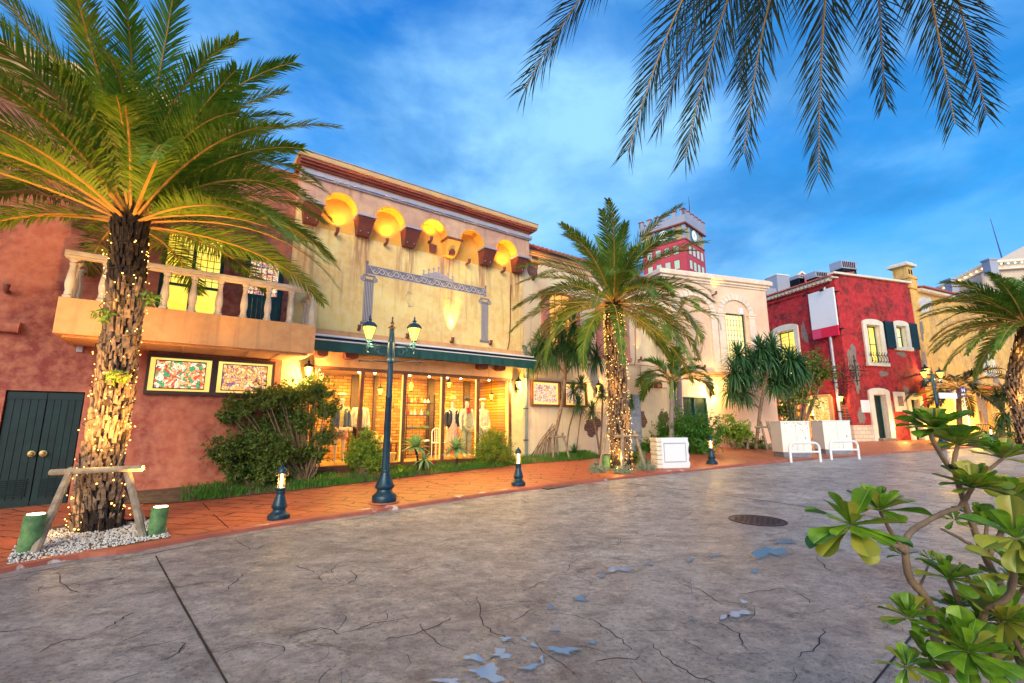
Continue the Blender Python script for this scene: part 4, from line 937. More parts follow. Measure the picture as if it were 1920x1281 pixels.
for c,w,zs,zt in ((3.70,.78,6.52,7.42),(1.30,.95,6.40,7.42)):
    m=MB(); n=12
    for i in range(n):
        a0,a1=radians(180-15*i),radians(165-15*i); rx0,rx1=w,w+.26; q=zt-zs
        g=.012
        P=[(c+rx0*cos(a0-g),zs+(q-.26)*sin(a0-g)),(c+rx1*cos(a0-g),zs+q*sin(a0-g)),(c+rx1*cos(a1+g),zs+q*sin(a1+g)),(c+rx0*cos(a1+g),zs+(q-.26)*sin(a1+g))]
        m.prism(P,-.09,-.001)
    m.build('arch_ring',M['stone_trim'],ab)
    for sx in(-1,1):
        xx=c+sx*(w+.13)
        m=MB(); m.box(xx-.17,xx+.17,-.10,-.001,3.69,zs-.22)
        for z in [3.95+.42*k for k in range(6)]: m.box(xx-.172,xx+.172,-.103,-.1,z,z+.012)
        o=m.build('pilaster',M['stone_trim'],ab)
        m=MB(); m.box(xx-.24,xx+.24,-.17,-.001,zs-.10,zs-.02); m.box(xx-.20,xx+.20,-.13,-.001,zs-.22,zs-.102); m.build('capital',M['stone_trim'],o,bevel=.012)
w_=window(ab,3.12,4.28,3.98,6.5,M['green_wood'],M['lit_pale'],1,None,(6,10),fw=.05,y=.14)
window(ab,.42,1.71,.2,2.56,M['green_wood'],M['dark_green_wood'],2,None,None,fw=.05,y=.08,name='door')
t=F3.root('wall_flood_lamp','small white box lamp above the lattice window of the peach building','wall light',*s3(1388,583,.12),.12); m=MB(); m.taper(-.10,.10,-.10,.11,-.17,-.09,.09,-.08,.11,.12); m.build('housing',M['white_paint'],t,bevel=.015)
uplight(F3,1343,549,'lit spotlight between the arches of the peach building',40,off=.28,aim=(.35,.22,1),ang=75)
x3,z3=s3(1337,735,.2); lantern('wall_lantern',lambda n,l,c:F3.root(n,l,c,x3,z3,.2),'lit wall lantern right of the dark green door on the peach wall','wall lantern',None,1.1,150)
uplight(F3,1322,687,'small dark spotlight above the dark green door',0,off=.12)
t=F3.root('drain_pipe','blue green drain pipe left of the dark green door','drain pipe',s3(1267,750,.1)[0],0,.1); m=MB(); m.tube([(0,0,.3),(0,0,3.4)],.05,8); m.build('pipe',plain('pipe_teal',(.18,.3,.3),.5),t,smooth=True); m=MB(); m.box(-.07,.07,-.06,.1,1.6,1.64); m.build('clip',M['dark_metal'],t)
# ================================================================ clock tower far behind
def tower():
    y=58; p=at(1295,600,y); t=thing('clock_tower','pink clock tower with pale battlements and round clock faces behind the palm','clock tower',(p.x,y,0),radians(45))
    # box local: corner at origin, faces along +x (right) and -x... front corner at (0,0): faces y=0 (x>0) and x=0 (y>0)
    def zz(py): return at(1295,py,y).z
    zt=zz(394); zcl=zz(418); zp=zz(447); S=6.3
    m=MB(); m.box(0,S,0,S,-1,zp); m.build('shaft',M['pink_tower'],t)
    m=MB(); m.box(.05,S-.05,.05,S-.05,zp,zz(418)); m.build('clock_storey',M['tower_tan'],t)
    m=MB(); m.box(-.25,S+.25,-.25,.25,zz(418)+.0,zt-.75); m.box(-.25,.25,.25,S+.25,zz(418),zt-.75); m.box(.25,S+.25,S-.25,S+.25,zz(418),zt-.75); m.box(S-.25,S+.25,.25,S-.25,zz(418),zt-.75); m.box(.25,S-.25,.25,S-.25,zz(418),zz(418)+.2)
    w=.62
    for k in range(6):
        a=-.25+k*(S+.5-w)/5
        for X0,X1,Y0,Y1 in ((a,a+w,-.25,.1),(-.25,.1,a,a+w),(a,a+w,S,S+.25)): 
            m.box(X0,X1,Y0,Y1,zt-.75,zt)
    for k in range(6):
        a=-.25+k*(S+.5-w)/5
        for X0,X1,Y0,Y1 in ((a,a+w,-.25,.1),(-.25,.1,a,a+w),(a,a+w,S,S+.25)): m.box(X0-.05,X1+.05,Y0-.05,Y1+.05,zt+.002,zt+.18,1)
    m.box(-.33,S+.3,-.33,-.252,zt-1.9,zt-1.8,1); m.box(-.33,-.252,-.25,S+.3,zt-1.9,zt-1.8,1); m.build('parapet',[M['tower_pale'],M['cornice_red']],t)
    m=MB(); m.box(-.33,S+.3,-.33,.0,zz(418)-.12,zz(418)); m.box(-.33,.0,.0,S+.3,zz(418)-.12,zz(418)); m.box(-.1,S+.05,-.1,.04,zp-.08,zp+.08); m.box(-.1,.04,.04,S+.05,zp-.08,zp+.08); m.build('red_band',M['cornice_red'],t)
    hc=(zz(418)-zp); zc=zp+hc/2
    for side in (0,1):
        def P(m,a0,a1,o,z0,z1):
            m.box(a0,a1,-o,.04,z0,z1) if side==0 else m.box(-o,.04,a0,a1,z0,z1)
        c=S*.47 if side else S*.45; r=hc*.36
        m=MB(); P(m,c-r*1.5,c+r*1.5,.06,zp+.1,zz(418)-.14); cf=m.build('clock_panel',M['tower_green'],t)
        fm=MB(); tm=MB(); n=28
        for mm,rr,o in ((fm,r*1.08,.12),(tm,r,.16)):
            if side==0: mm.prism([(c+rr*cos(2*pi*k/n),zc+rr*sin(2*pi*k/n)) for k in range(n)],-o,-.05)
            else: mm.prismx([(c+rr*cos(2*pi*k/n),zc+rr*sin(2*pi*k/n)) for k in range(n)],-o,-.05)
        fm.build('clock_rim',M['dark_metal'],cf); face=tm.build('clock_face',M['clock_face'],cf)
        h=MB()
        for ang,l,wd in ((70,.75,.05),(200,.5,.07)):
            a=radians(ang); dx,dz=cos(a),sin(a)
            q=[(c-dz*wd,zc+dx*wd),(c+dx*r*l,zc+dz*r*l),(c+dz*wd,zc-dx*wd)]
            h.prism(q,-.19,-.165) if side==0 else h.prismx(q,-.19,-.165)
        for k in range(12):
            a=2*pi*k/12; q0=(c+r*.8*cos(a),zc+r*.8*sin(a)); s_=.06
            P(h,q0[0]-s_,q0[0]+s_,.175,q0[1]-s_,q0[1]+s_)
        h.build('hands',M['dark_metal'],cf)
        m=MB(); P(m,-.0,.35,.07,zp+.1,zz(418)-.14); P(m,c-r*1.5-.4,c-r*1.5-.05,.07,zp+.1,zz(418)-.14); P(m,c+r*1.5+.05,c+r*1.5+.4,.07,zp+.1,zz(418)-.14); m.build('pier',M['tower_pale'],t)
        for i in range(4):
            for j in range(4):
                a=.95+i*(S-2.4)/3; z=zp-1.9-j*2.1
                m=MB(); P(m,a-.06,a+.78,.03,z-.06,z+1.26); o=m.build('window',M['dark_frame'],t)
                m=MB(); P(m,a,a+.72,.05,z,z+1.2); m.build('pane',M['tower_pane'],o)
    m=MB(); px=S-1.2; m.tube([(px,1.2,zt-1.5),(px,1.2,zt+2.6),(px+.03,1.22,zt+4.3)],[.06,.045,.02],6); m.build('mast',M['dark_metal'],t)
M['pink_tower']=stucco('rose_pink_tower_wall',(.56,.05,.09),(.42,.035,.06),(.62,.12,.14),s1=.2,bs=.2); M['tower_tan']=plain('tan_tower_brick',(.52,.40,.20),.8,scale=2); M['tower_pale']=plain('pale_lilac_stone',(.36,.38,.48),.7,c2=(.32,.34,.44),scale=1)
M['tower_green']=plain('grey_green_clock_panel',(.12,.22,.24),.5,scale=1); M['clock_face']=emit('softly_lit_clock_face',(.75,.85,.82),.35)
tower()
# ================================================================ red house
pc=Vector((17.98,24.41)); FR=Fr(pc.x,pc.y,17.5); o5=pc+5.1*Vector((cos(radians(105)),sin(radians(105)))); FL=Fr(o5.x,o5.y,-75)
rh=FR.root('crimson_house','crimson house with white window surrounds, white tile eaves and peeling plaster','house')
def inL(m): m.M=Matrix.Translation((0,0,0))
# local frame of FR: left wall runs from (0,0) away along +y' direction (105-17.5=87.5 deg)
def LB(m,x0,x1,o0,o1,z0,z1,mi=0):   # x measured from the far end of the left wall (FL coordinates), o outward
    A=radians(-75)-FR.a; R=Matrix.Translation((5.1*cos(radians(87.5)),5.1*sin(radians(87.5)),0))@Matrix.Rotation(A,4,'Z')
    m.M=R; m.box(x0,x1,-o1,-o0,z0,z1,mi); m.M=None
def LM(): return Matrix.Translation((5.1*cos(radians(87.5)),5.1*sin(radians(87.5)),0))@Matrix.Rotation(radians(-75)-FR.a,4,'Z')
RT=9.62; LR=6.12
def rr(x,y,o=0): return FR.px(x,y,o)
hW=(rr(1627,650)[0],rr(1652,650)[0],4.72,6.85); hW2=(rr(1681,640)[0],rr(1700,640)[0],rr(1700,652)[1],rr(1690,612)[1]); hD=(rr(1640,780)[0],rr(1663,780)[0],.3,2.95); hD2=(rr(1706,760)[0],rr(1722,760)[0],.3,2.75)
m=MB(); wall_cells(m,0,LR,-.3,RT,[hW,hW2,hD,hD2],0,.3); m.box(.02,LR,.31,5,9.0,9.1); m.box(.0,LR,.3,.34,-.3,RT)
m.build('front_wall',M['crimson'],rh)
ll=lambda x,y,o=0: FL.px(x,y,o)
gW=(ll(1458,640)[0],ll(1492,640)[0],5.0,7.05); gS=(.2,4.1,.3,3.0)
m=MB(); m.M=LM(); wall_cells(m,-.35,5.1,-.3,RT,[gW,gS],0,.3); m.build('side_wall',M['crimson'],rh)
# peeling: brighter plaster base course
m=MB(); m.box(-.03,LR,-.03,-.001,-.3,1.35); 
wall_cells(m,-.03,LR,-.3,1.35,[(hD[0]-.45,hD[1]+.45,-.4,1.4),(hD2[0]-.4,hD2[1]+.4,-.4,1.4)],-.035,-.031)
m=MB(); wall_cells(m,-.03,hD[0]-.32,-.3,1.30,[],-.035,-.001); m.build('base_course',M['block'],rh); m=MB(); m.box(hD2[1]+.3,LR,-.035,-.001,-.3,1.0); m.build('base_course',M['block'],rh); m=MB(); m.M=LM(); m.box(4.15,5.1,-.035,-.001,-.3,1.30); m.build('base_course',M['block'],rh)
# white parapet line, tiles and scalloped eaves
m=MB(); m.box(-.12,LR,-.14,.3,RT+.0,RT+.12); m.build('coping',M['white_stone'],rh,bevel=.01)
def eave(root,x0,x1,zt,mat=None,fm=None):
    m=MB(); m.M=fm; m.box(x0,x1,-.30,.2,zt-.02,zt+.04)
    x=x0+.12
    while x<x1-.1: m.prism([(x+.11*cos(radians(180+30*i)),zt-.022+.13*sin(radians(180+30*i))) for i in range(7)],-.32,-.02); x+=.27
    m.build('scalloped_eave',M['white_stone'],root)
    m=MB(); m.M=fm; x=x0+.05
    while x<x1: 
        a=[(x+.10*cos(radians(t)),.10*sin(radians(t))) for t in range(0,181,30)]; n=len(a)
        m.add([(p,-.42,zt+.05+q) for p,q in a]+[(p,1.6,zt+.45+q) for p,q in a],[(i,i+1,n+i+1,n+i) for i in range(n-1)]+[list(range(n))]); x+=.22
    m.add([(x0,-.38,zt+.045),(x1,-.38,zt+.045),(x1,1.6,zt+.44),(x0,1.6,zt+.44)],[(0,1,2,3)])
    m.build('roof',M['roof_tile'],root)
eave(rh,-.35,5.2,RT-.22,fm=LM())
def surround(root,h,w=.28,top=True,fm=None,arch=.12,dep=.10,sill=True,pane='lit_yellow',name='window',reveal=.28,frame='green_wood',door=False):
    a,b_,z0,z1=h; m=MB(); m.M=fm
    poly=[(a-w,z0-(w*.6 if sill else 0)),(a-w,z1+w*.5)]+[((a+b_)/2+((b_-a)/2+w)*cos(radians(180-18*i)),z1+w*.5+(w*.5+arch)*sin(radians(180-18*i))) for i in range(1,10)]+[(b_+w,z1+w*.5),(b_+w,z0-(w*.6 if sill else 0))]
    # ring as separate pieces
    m.prism([(a-w,z0),(a-w,z1),(a,z1),(a,z0)],-dep,-.001); m.prism([(b_,z0),(b_,z1),(b_+w,z1),(b_+w,z0)],-dep,-.001)
    top_=[(a-w,z1),(a-w,z1+w*.45)]+[((a+b_)/2+((b_-a)/2+w)*cos(radians(180-18*i)),z1+w*.45+(w*.35+arch)*sin(radians(180-18*i))) for i in range(1,10)]+[(b_+w,z1+w*.45),(b_+w,z1)]
    m.prism(top_,-dep,-.001)
    if sill: m.box(a-w-.04,b_+w+.04,-dep-.05,-.001,z0-.20,z0-.001)
    # reveals painted white inside the opening
    for x0,x1 in ((a,a+.03),(b_-.03,b_)): m.box(x0,x1,-.0,reveal,z0,z1)
    m.box(a+.03,b_-.03,0,reveal,z1-.03,z1); m.box(a+.03,b_-.03,0,reveal,z0,z0+.03)
    o=m.build('door_surround' if door else 'window_surround',M['white_stone'],root,bevel=.012)
    f=MB(); f.M=fm; y=reveal-.06
    f.box(a+.03,a+.09,y-.03,y+.02,z0+.03,z1-.03); f.box(b_-.09,b_-.03,y-.03,y+.02,z0+.03,z1-.03); f.box(a+.09,b_-.09,y-.03,y+.02,z1-.09,z1-.03)
    if not door: f.box(a+.09,b_-.09,y-.02,y+.015,(z0+z1)/2-.02,(z0+z1)/2+.02); f.box((a+b_)/2-.015,(a+b_)/2+.015,y-.02,y+.015,z0+.03,z1-.09)
    f.build('frame',M[frame],o); p=MB(); p.M=fm; p.box(a+.05,b_-.05,y+.01,y+.03,z0+.02,z1-.05); p.build('door' if door else 'pane',M[pane],o)
    return o
o=surround(rh,hW)
def iron_rail(root,a,b_,z0,fm=None):
    m=MB(); m.M=fm; n=7
    for k in range(n):
        x=a+(b_-a)*k/(n-1); m.tube([(x,-.08,z0),(x,-.24,z0+.08),(x,-.26,z0+.25),(x,-.14,z0+.45),(x,-.20,z0+.62)],.016,5)
    for z,o_ in ((z0+.10,.24),(z0+.45,.15)): m.tube([(a-.04,-o_,z),(b_+.04,-o_,z)],.016,5)
    m.build('iron_railing',M['dark_metal'],root)
iron_rail(rh,hW[0]-.1,hW[1]+.15,hW[2]-.05)
o=surround(rh,hW2,.24,pane='lit_pale')
for x0,x1 in ((hW2[0]-.95,hW2[0]-.26),(hW2[1]+.26,hW2[1]+.85)):
    m=MB(); m.box(x0,x1,-.12,-.07,hW2[2]-.1,hW2[3]+.2)
    for k in range(16): z=hW2[2]+.0+(hW2[3]-hW2[2]+.1)*k/16; m.box(x0+.06,x1-.06,-.145,-.121,z,z+.05)
    m.box(x0,x0+.06,-.14,-.121,hW2[2]-.1,hW2[3]+.2); m.box(x1-.06,x1,-.14,-.121,hW2[2]-.1,hW2[3]+.2)
    m.build('shutter',M['dark_green_wood'],o)
surround(rh,hD,.33,sill=False,arch=.10,pane='dark_green_wood',door=True); surround(rh,hD2,.30,sill=False,arch=.08,pane='dark_green_wood',door=True)
m=MB(); m.box(hD[0]-.1,hD[1]+.1,-.35,0,.3,.62); m.build('door_step',M['stone_gray'],rh,bevel=.02)
surround(rh,gW,.30,fm=LM(),arch=.16)
# niche with an empty frame
a,b_=rr(1676,755)[0],rr(1697,755)[0]; m=MB(); z0,z1=rr(1686,772)[1],rr(1686,735)[1]
m.box(a,b_,-.06,-.001,z0,z1); q=m.build('blank_frame',M['white_stone'],rh,bevel=.01); m=MB(); m.box(a+.25,b_-.22,-.066,-.061,z0+.3,z1-.25); m.build('niche',M['stone_gray'],q)
# exposed stone patches
def patch2(root,x,z,w,h,seed,mat='stone_gray',fm=None,y=-.012):
    rnd=random.Random(seed); ph=[rnd.uniform(0,6.28) for _ in range(4)]; pts=[]
    for i in range(30):
        t=-2*pi*i/30; r=1+.18*sin(2*t+ph[0])+.14*sin(3*t+ph[1])+.10*sin(6*t+ph[2])+.08*sin(11*t+ph[3]); pts.append((x+w*r*cos(t),z+h*r*sin(t)))
    m=MB(); m.M=fm; m.prism(pts,y,.0); return m.build('exposed_stone',M[mat],root)
for i,(px,py,w,h) in enumerate([(1598,675,.30,.95),(1606,705,.26,.8),(1615,780,.22,.5),(1656,701,.30,.18),(1690,664,.42,.14),(1672,775,.22,.6),(1699,732,.2,.3)]): patch2(rh,*rr(px,py),w,h,i+1)
patch2(rh,*ll(1508,625),.18,.6,11,fm=LM()); patch2(rh,*ll(1582,775),.35,.7,12,mat='brick_dark',fm=LM())
t=FR.root('wall_plaque','small blank white plaque beside the green door of the crimson house','plaque',*rr(1623,762),0); m=MB(); m.box(-.36,.36,-.04,0,-.33,.33); m.build('board',M['sign_white'],t,bevel=.01)
for px,py,lb,pw in ((1736,697,'lit wall lantern between the crimson and the golden house',60),):
    x5,z5=rr(px,py,.2); lantern('wall_lantern',lambda n,l,c:FR.root(n,l,c,x5,z5,.2),lb,'wall lantern',None,1.5,pw)
x6,z6=ll(1577,748,.2); lantern('wall_lantern',lambda n,l,c:FL.root(n,l,c,x6,z6,.2),'lit wall lantern on the crimson side wall behind the drain pipe','wall lantern',None,1.3,35)
lamp(rh,'POINT',(rr(1690,790,.4)[0],-.4,1.2),60,(1,.5,.1),.06)
# blank hanging sign, drain pipe, iron brackets
A=ll(1517,551,.12); B=ll(1564,541,.12); Z0=ll(1527,628,.12)[1]; bx0,bx1=A[0],B[0]-.0; zt=A[1]-.05; zb_=6.15
sg=FL.root('billboard','blank white billboard with red and pink foot hanging on the crimson side wall','sign',(bx0+bx1)/2,0,.0); w=(bx1-bx0)/2
m=MB(); m.box(-w,w,-.22,-.12,zb_+.55,zt); m.build('board',M['sign_white'],sg)
m=MB(); m.box(-w+.55,w,-.22,-.12,zb_,zb_+.548); m.build('red_panel',M['sign_red'],sg); m=MB(); m.box(-w,-w+.548,-.22,-.12,zb_,zb_+.548); m.build('pink_panel',M['sign_pink'],sg)
m=MB(); m.box(w-.4,w+.18,-.14,0,zt-.3,zt-.24); m.box(w-.4,w+.18,-.14,0,zb_+.3,zb_+.36); m.build('bracket',M['dark_metal'],sg)
for px,py,lb in ((1508,553,'left small lamp on an arm above the blank billboard'),(1540,543,'right small lamp on an arm above the blank billboard')):
    x,z=ll(px,py,.4); t=FL.root('sign_lamp',lb,'sign lamp',x,z,.4); m=MB(); m.tube([(0,.4,.12),(0,.1,.14),(0,0,.03)],.014,5); m.build('arm',M['dark_metal'],t); m=MB(); m.taper(-.1,.1,-.07,.07,-.10,-.06,.06,-.04,.04,.03); m.build('head',M['dark_metal'],t,bevel=.01)
x,_=ll(1590,740,.1); t=FL.root('drain_pipe','tall grey drain pipe near the front corner of the crimson house','drain pipe',4.55,0,.12); m=MB(); m.tube([(0,0,.4),(0,0,9.0)],.075,10); m.build('pipe',M['lead'],t,smooth=True)
m=MB()
for z in (2,4.2,6.4,8.3): m.box(-.1,.1,-.085,.12,z,z+.05)
m.build('clip',M['dark_metal'],t)
def scroll3(m,c,r,turn,a0,sg,off,rad=.02,n=16):
    m.tube([(c[0]+r*(1-.75*i/n)*cos(a0+sg*turn*i/n),-off,c[1]+r*(1-.75*i/n)*sin(a0+sg*turn*i/n)) for i in range(n+1)],rad,4)
for fr_,px,py,lb in ((FR,1603,698,'black wrought iron bracket on the corner of the crimson house'),(FL,1583,720,'black wrought iron scroll bracket beside the drain pipe')):
    x,z=fr_.px(px,py,.25); t=fr_.root('iron_bracket',lb,'iron bracket',x,z,.0); m=MB()
    m.tube([(0,-.3,-.7),(0,-.3,.9)],.03,5); m.tube([(-.6,-.3,.1),(.9,-.3,.1)],.025,5); m.tube([(0,-.3,.1),(0,0,.1)],.025,5)
    for c,r,a0,sg_ in (((.25,.25),.16,0,1),((-.25,.25),.16,pi,-1),((.25,-.1),.18,0,-1),((-.25,-.1),.18,pi,1),((.65,.25),.14,0,1),((0,.55),.13,0,1)): scroll3(m,c,r,5,a0,sg_,.3)
    m.build('scrolls',M['dark_metal'],t)
# shop front in the side wall
sf=MB(); sf.M=LM(); sf.box(.2,4.1,1.8,1.9,.3,3.0); sf.box(.2,.3,.3,1.8,.3,3.0); sf.box(4.0,4.1,.3,1.8,.3,3.0); sf.box(.3,4.0,.3,1.8,2.95,3.05); sf.build('shop_room',plain('warm_shop_wall',(.75,.6,.3),.8),rh)
def goods():
    m,nt,N,L,b=newmat('colourful_goods_wall'); return m
for r_i,z in enumerate((.9,1.35,1.8,2.25)):
    m=MB(); m.M=LM(); m.box(.4,2.3,.9,1.25,z,z+.04); m.build('goods_shelf',M['dark_frame'],rh)
rnd=random.Random(4); gcol=[(.7,.05,.3),(.05,.4,.6),(.8,.7,.05),(.1,.55,.2),(.8,.8,.8),(.5,.1,.6),(.85,.3,.05)]
gm=[plain('goods_colour_%d'%i,c,.5,bs=0) for i,c in enumerate(gcol)]
for r_i,z in enumerate((.94,1.39,1.84,2.29)):
    for k in range(9):
        m=MB(); m.M=LM(); x=.48+.2*k; h=rnd.uniform(.2,.34); m.taper(x,x+.15,.95,1.1,z,x+.02,x+.13,.97,1.08,z+h); 
        o=m.build('packet',gm[rnd.randrange(7)],None); o.location=FR.w(0,0,0); o.rotation_euler=(0,0,FR.a)
        tag(o,'small bright packet on the %s shelf of the far lit shop opening'%['lowest','second','third','top'][r_i],'packet','packets on the %s shelf of the far shop'%['lowest','second','third','top'][r_i])
dc=MB(); dc.M=LM(); dc.box(2.45,4.05,-.12,-.02,2.85,3.0); dc.box(2.45,2.6,-.12,.0,.5,2.85); dc.box(3.95,4.15,-.12,.0,.5,2.85); dc.box(2.6,3.95,-.12,.4,.5,.6); d_=dc.build('display_window',M['orange_stucco'],rh); m=MB(); m.M=LM(); m.box(2.6,3.95,.3,.33,.6,2.85); m.build('pane',M['stained_gold'] if 'stained_gold' in M else stained('sparkling_display',[(1,.7,.15),(1,.85,.4),(.8,.45,.05),(1,.6,.1)],14,s=.9),d_)
lamp(rh,'POINT',tuple(LM()@Vector((1.8,.4,2.6))),90,(1,.72,.3),.1); lamp(rh,'POINT',tuple(LM()@Vector((2.0,-.6,2.7))),80,(1,.72,.3),.1)
# ================================================================ golden house
FY=Fr(23.75,26.2,25); yy=lambda x,y,o=0: FY.px(x,y,o)
yh=FY.root('golden_house','weathered golden yellow house with dark run stains and tiled eaves','house')
yW=(yy(1846,690)[0],yy(1860,690)[0],yy(1850,704)[1]+.1,yy(1850,672)[1]); yD=(yy(1795,790)[0],yy(1812,790)[0],.4,3.2); yA=(yy(1838,790)[0],yy(1862,790)[0],.4,3.0); YE=17
m=MB(); wall_cells(m,0,YE,-.3,9.4,[yW,yD,yA],0,.35); m.box(0,YE,.36,.5,-.3,9.4); m.box(0,.3,.5,5,-.3,9.4); m.build('wall',M['gold_stucco'],yh)
eave(yh,.7,YE,9.35)
surround(yh,yW,.3,pane='lit_pale'); iron_rail(yh,yW[0]-.3,yW[1]+.5,yW[2]-.05)
surround(yh,yD,.2,sill=False,pane='lit_yellow',door=True,frame='brown_frame')
m=MB(); m.prism([(yA[0]-.3,3.5),(yA[1]+1.5,3.5),(yA[1]+1.5,3.62),(yA[0]-.3,3.62)],-1.3,-.02); o=m.build('porch_roof',M['roof_tile'],yh); 
m=MB(); m.box(yA[0]-.3,yA[0]-.1,-1.2,-1.0,-.3,3.5); m.build('porch_post',M['gold_stucco'],yh); m=MB(); m.box(yA[1]+1.2,yA[1]+1.4,-1.2,-1.0,-.3,3.5); m.build('porch_post',M['gold_stucco'],yh)
for i,(px,py,w,h) in enumerate([(1735,568,.75,.45),(1728,620,.2,.6),(1733,680,.25,.7),(1868,712,.5,.4),(1838,745,.5,1.6)]): patch2(yh,*yy(px,py),w,h,30+i,mat='stone_gray' if i else 'pale_patch') if i else None
M['pale_patch']=stucco('bare_pale_plaster',(.62,.60,.60),(.45,.45,.52),(.7,.62,.5),s1=3,bs=.5,streak=.5)
patch2(yh,*yy(1735,570),.8,.5,31,mat='pale_patch')
m=MB(); m.box(-.1,.75,-.08,.9,9.35,9.95); m.box(-.16,.81,-.14,.96,9.95,10.08); m.box(0,.62,.0,.75,10.08,10.75); o=m.build('chimney',M['gold_stucco'],yh); m=MB(); m.box(-.2,.85,-.15,.95,10.75,10.9); m.box(-.08,.72,-.05,.82,10.9,11.0); m.build('cap',M['white_stone'],o,bevel=.015)
m=MB(); 
for x in(.12,.38): m.box(x,x+.16,-.01,.0,10.25,10.55)
m.build('flue_opening',M['dark_void'],o)
for px,pw in ((1770,60),(1815,70),(1850,60)):
    x,_=yy(px,790,.7); lamp(yh,'POINT',(x,-.8,1.6),pw*3,(1,.58,.08),.1)
lamp(yh,'POINT',(yy(1905,740,.7)[0],-.8,3.0),60,(1,.7,.25),.1)
x,_=yy(1830,800,.9); t=FY.root('stair_railing','black iron stair railing in front of the golden house','railing',x,.45,.9); m=MB()
m.tube([(0,0,.9),(1.6,0,.9),(3.0,0,.3)],.03,5)
for k in range(14): xx=.1+k*.21; m.tube([(xx,0,0),(xx,0,.9 if xx<1.6 else .9-.43*(xx-1.6))],.014,4)
m.build('bars',M['dark_metal'],t)
# second golden shop at the far right
t=thing('far_shop_building','far ochre shop building with a bright lit shop front at the right edge','shop building',(40.5,33.0,0),radians(25)); m=MB(); m.box(0,14,0,6,-.3,8.0); m.build('wall',M['gold_stucco'],t); m=MB(); m.box(.8,6,-.03,0,.6,3.2); m.build('shop_front',stained('lit_shop_goods',[(1,.6,.15),(.9,.2,.05),(1,.85,.5),(.6,.3,.1)],3,s=1.0),t); m=MB(); m.box(.6,6.2,-.5,0,3.3,3.6); m.build('sign_board',M['cornice_red'],t); m=MB(); m.box(1,2.2,-.04,0,5,6.6); m.build('window',M['dark_green_wood'],t)
# ================================================================ rooftops behind
FB=Fr(30,40,22)
def farroof():
    y=42; t=thing('pavilion_roof','pale far pavilion with tiered eaves edged with string lights','building',(0,0,0))
    m=MB()
    def P(x,py,yy_): p=at(x,py,yy_); return (p.x,p.y,p.z)
    a=P(1762,540,44);b_=P(1855,493,40);c=P(1945,487,40); 
    m=MB()
    for p,q in ((a,b_),(b_,c)):
        for dz,dp,ht in ((0,0,.22),(-.55,.5,.5)):
            P0=Vector(p)+Vector((0,dp,dz)); P1=Vector(q)+Vector((0,dp,dz))
            m.add([P0,P1,P1+Vector((0,0,ht)),P0+Vector((0,0,ht)),P0+Vector((0,.4,0)),P1+Vector((0,.4,0)),P1+Vector((0,.4,ht)),P0+Vector((0,.4,ht))],[(0,1,2,3),(7,6,5,4),(0,4,5,1),(3,2,6,7),(0,3,7,4),(1,5,6,2)])
    m.build('eaves',M['white_stone'],t)
    m=MB()
    for p,q in ((a,b_),(b_,c)):
        P0=Vector(p)+Vector((0,.9,-.55)); P1=Vector(q)+Vector((0,.9,-.55)); Z=Vector((0,0,-9))
        m.add([P0+Z,P1+Z,P1,P0,P0+Z+Vector((0,4,0)),P1+Z+Vector((0,4,0)),P1+Vector((0,4,0)),P0+Vector((0,4,0))],[(0,1,2,3),(7,6,5,4),(3,2,6,7),(0,3,7,4),(1,5,6,2)])
    m.build('wall',M['pale_roof'],t)
    for px,py in ((1783,528),(1855,492)):
        p=P(px,py,40-.3+ (3 if px<1800 else 0)); m=MB(); m.box(p[0]-.35,p[0]+.35,p[1]-.35,p[1]+.35,p[2]-1.2,p[2]+.1); m.box(p[0]-.42,p[0]+.42,p[1]-.42,p[1]+.42,p[2]+.1,p[2]+.25); m.build('pier',M['tower_pale'],t)
    # hip roof above
    m=MB(); p0=P(1872,487,44); p1=P(1960,440,48); p2=P(2010,487,44); p3=P(2010,487,56); p4=P(1880,487,56)
    m.add([p0,p2,p3,p4,p1],[(0,1,4),(1,2,4),(2,3,4),(3,0,4),(0,3,2,1)]); m.build('roof',M['pale_roof'],t)
    s=Vector(a); 
    for p,q,n in ((a,b_,9),(b_,c,7)):
        for k in range(n):
            w=Vector(p).lerp(Vector(q),(k+.5)/n); mb=MB(); mb.ball((w.x,w.y-.12,w.z-.18),.07,4); mb.build('bulb',M['bulb'],t)
farroof()
# slate tent roof
t=thing('slate_roof_house','slate blue hipped roof house behind the golden house','house',(37,37,0),radians(25)); m=MB(); m.box(-5.5,7,0,8,-.5,8.3); m.build('wall',M['pale_roof'],t); m=MB(); m.add([(-7,-1,8.2),(8,-1,8.2),(8,9,8.2),(-7,9,8.2),(1.2,3.6,11.6),(1.8,3.6,11.6)],[(0,1,5,4),(1,2,5),(2,3,4,5),(3,0,4),(0,3,2,1)]); m.build('roof',M['slate'],t)
p=at(1880,485,52); t=thing('antenna_mast','thin blue antenna mast on the far roof at the right','antenna',(p.x,52,p.z-1.5)); m=MB(); m.tube([(0,0,0),(-.1,0,2),(-.55,0,6.6)],[.12,.08,.03],6); m.build('mast',plain('blue_mast',(.05,.12,.4),.5),t); m=MB(); m.lathe([(.2,0),(.16,.5),(.1,.55)],8); m.build('base',M['dark_metal'],t)
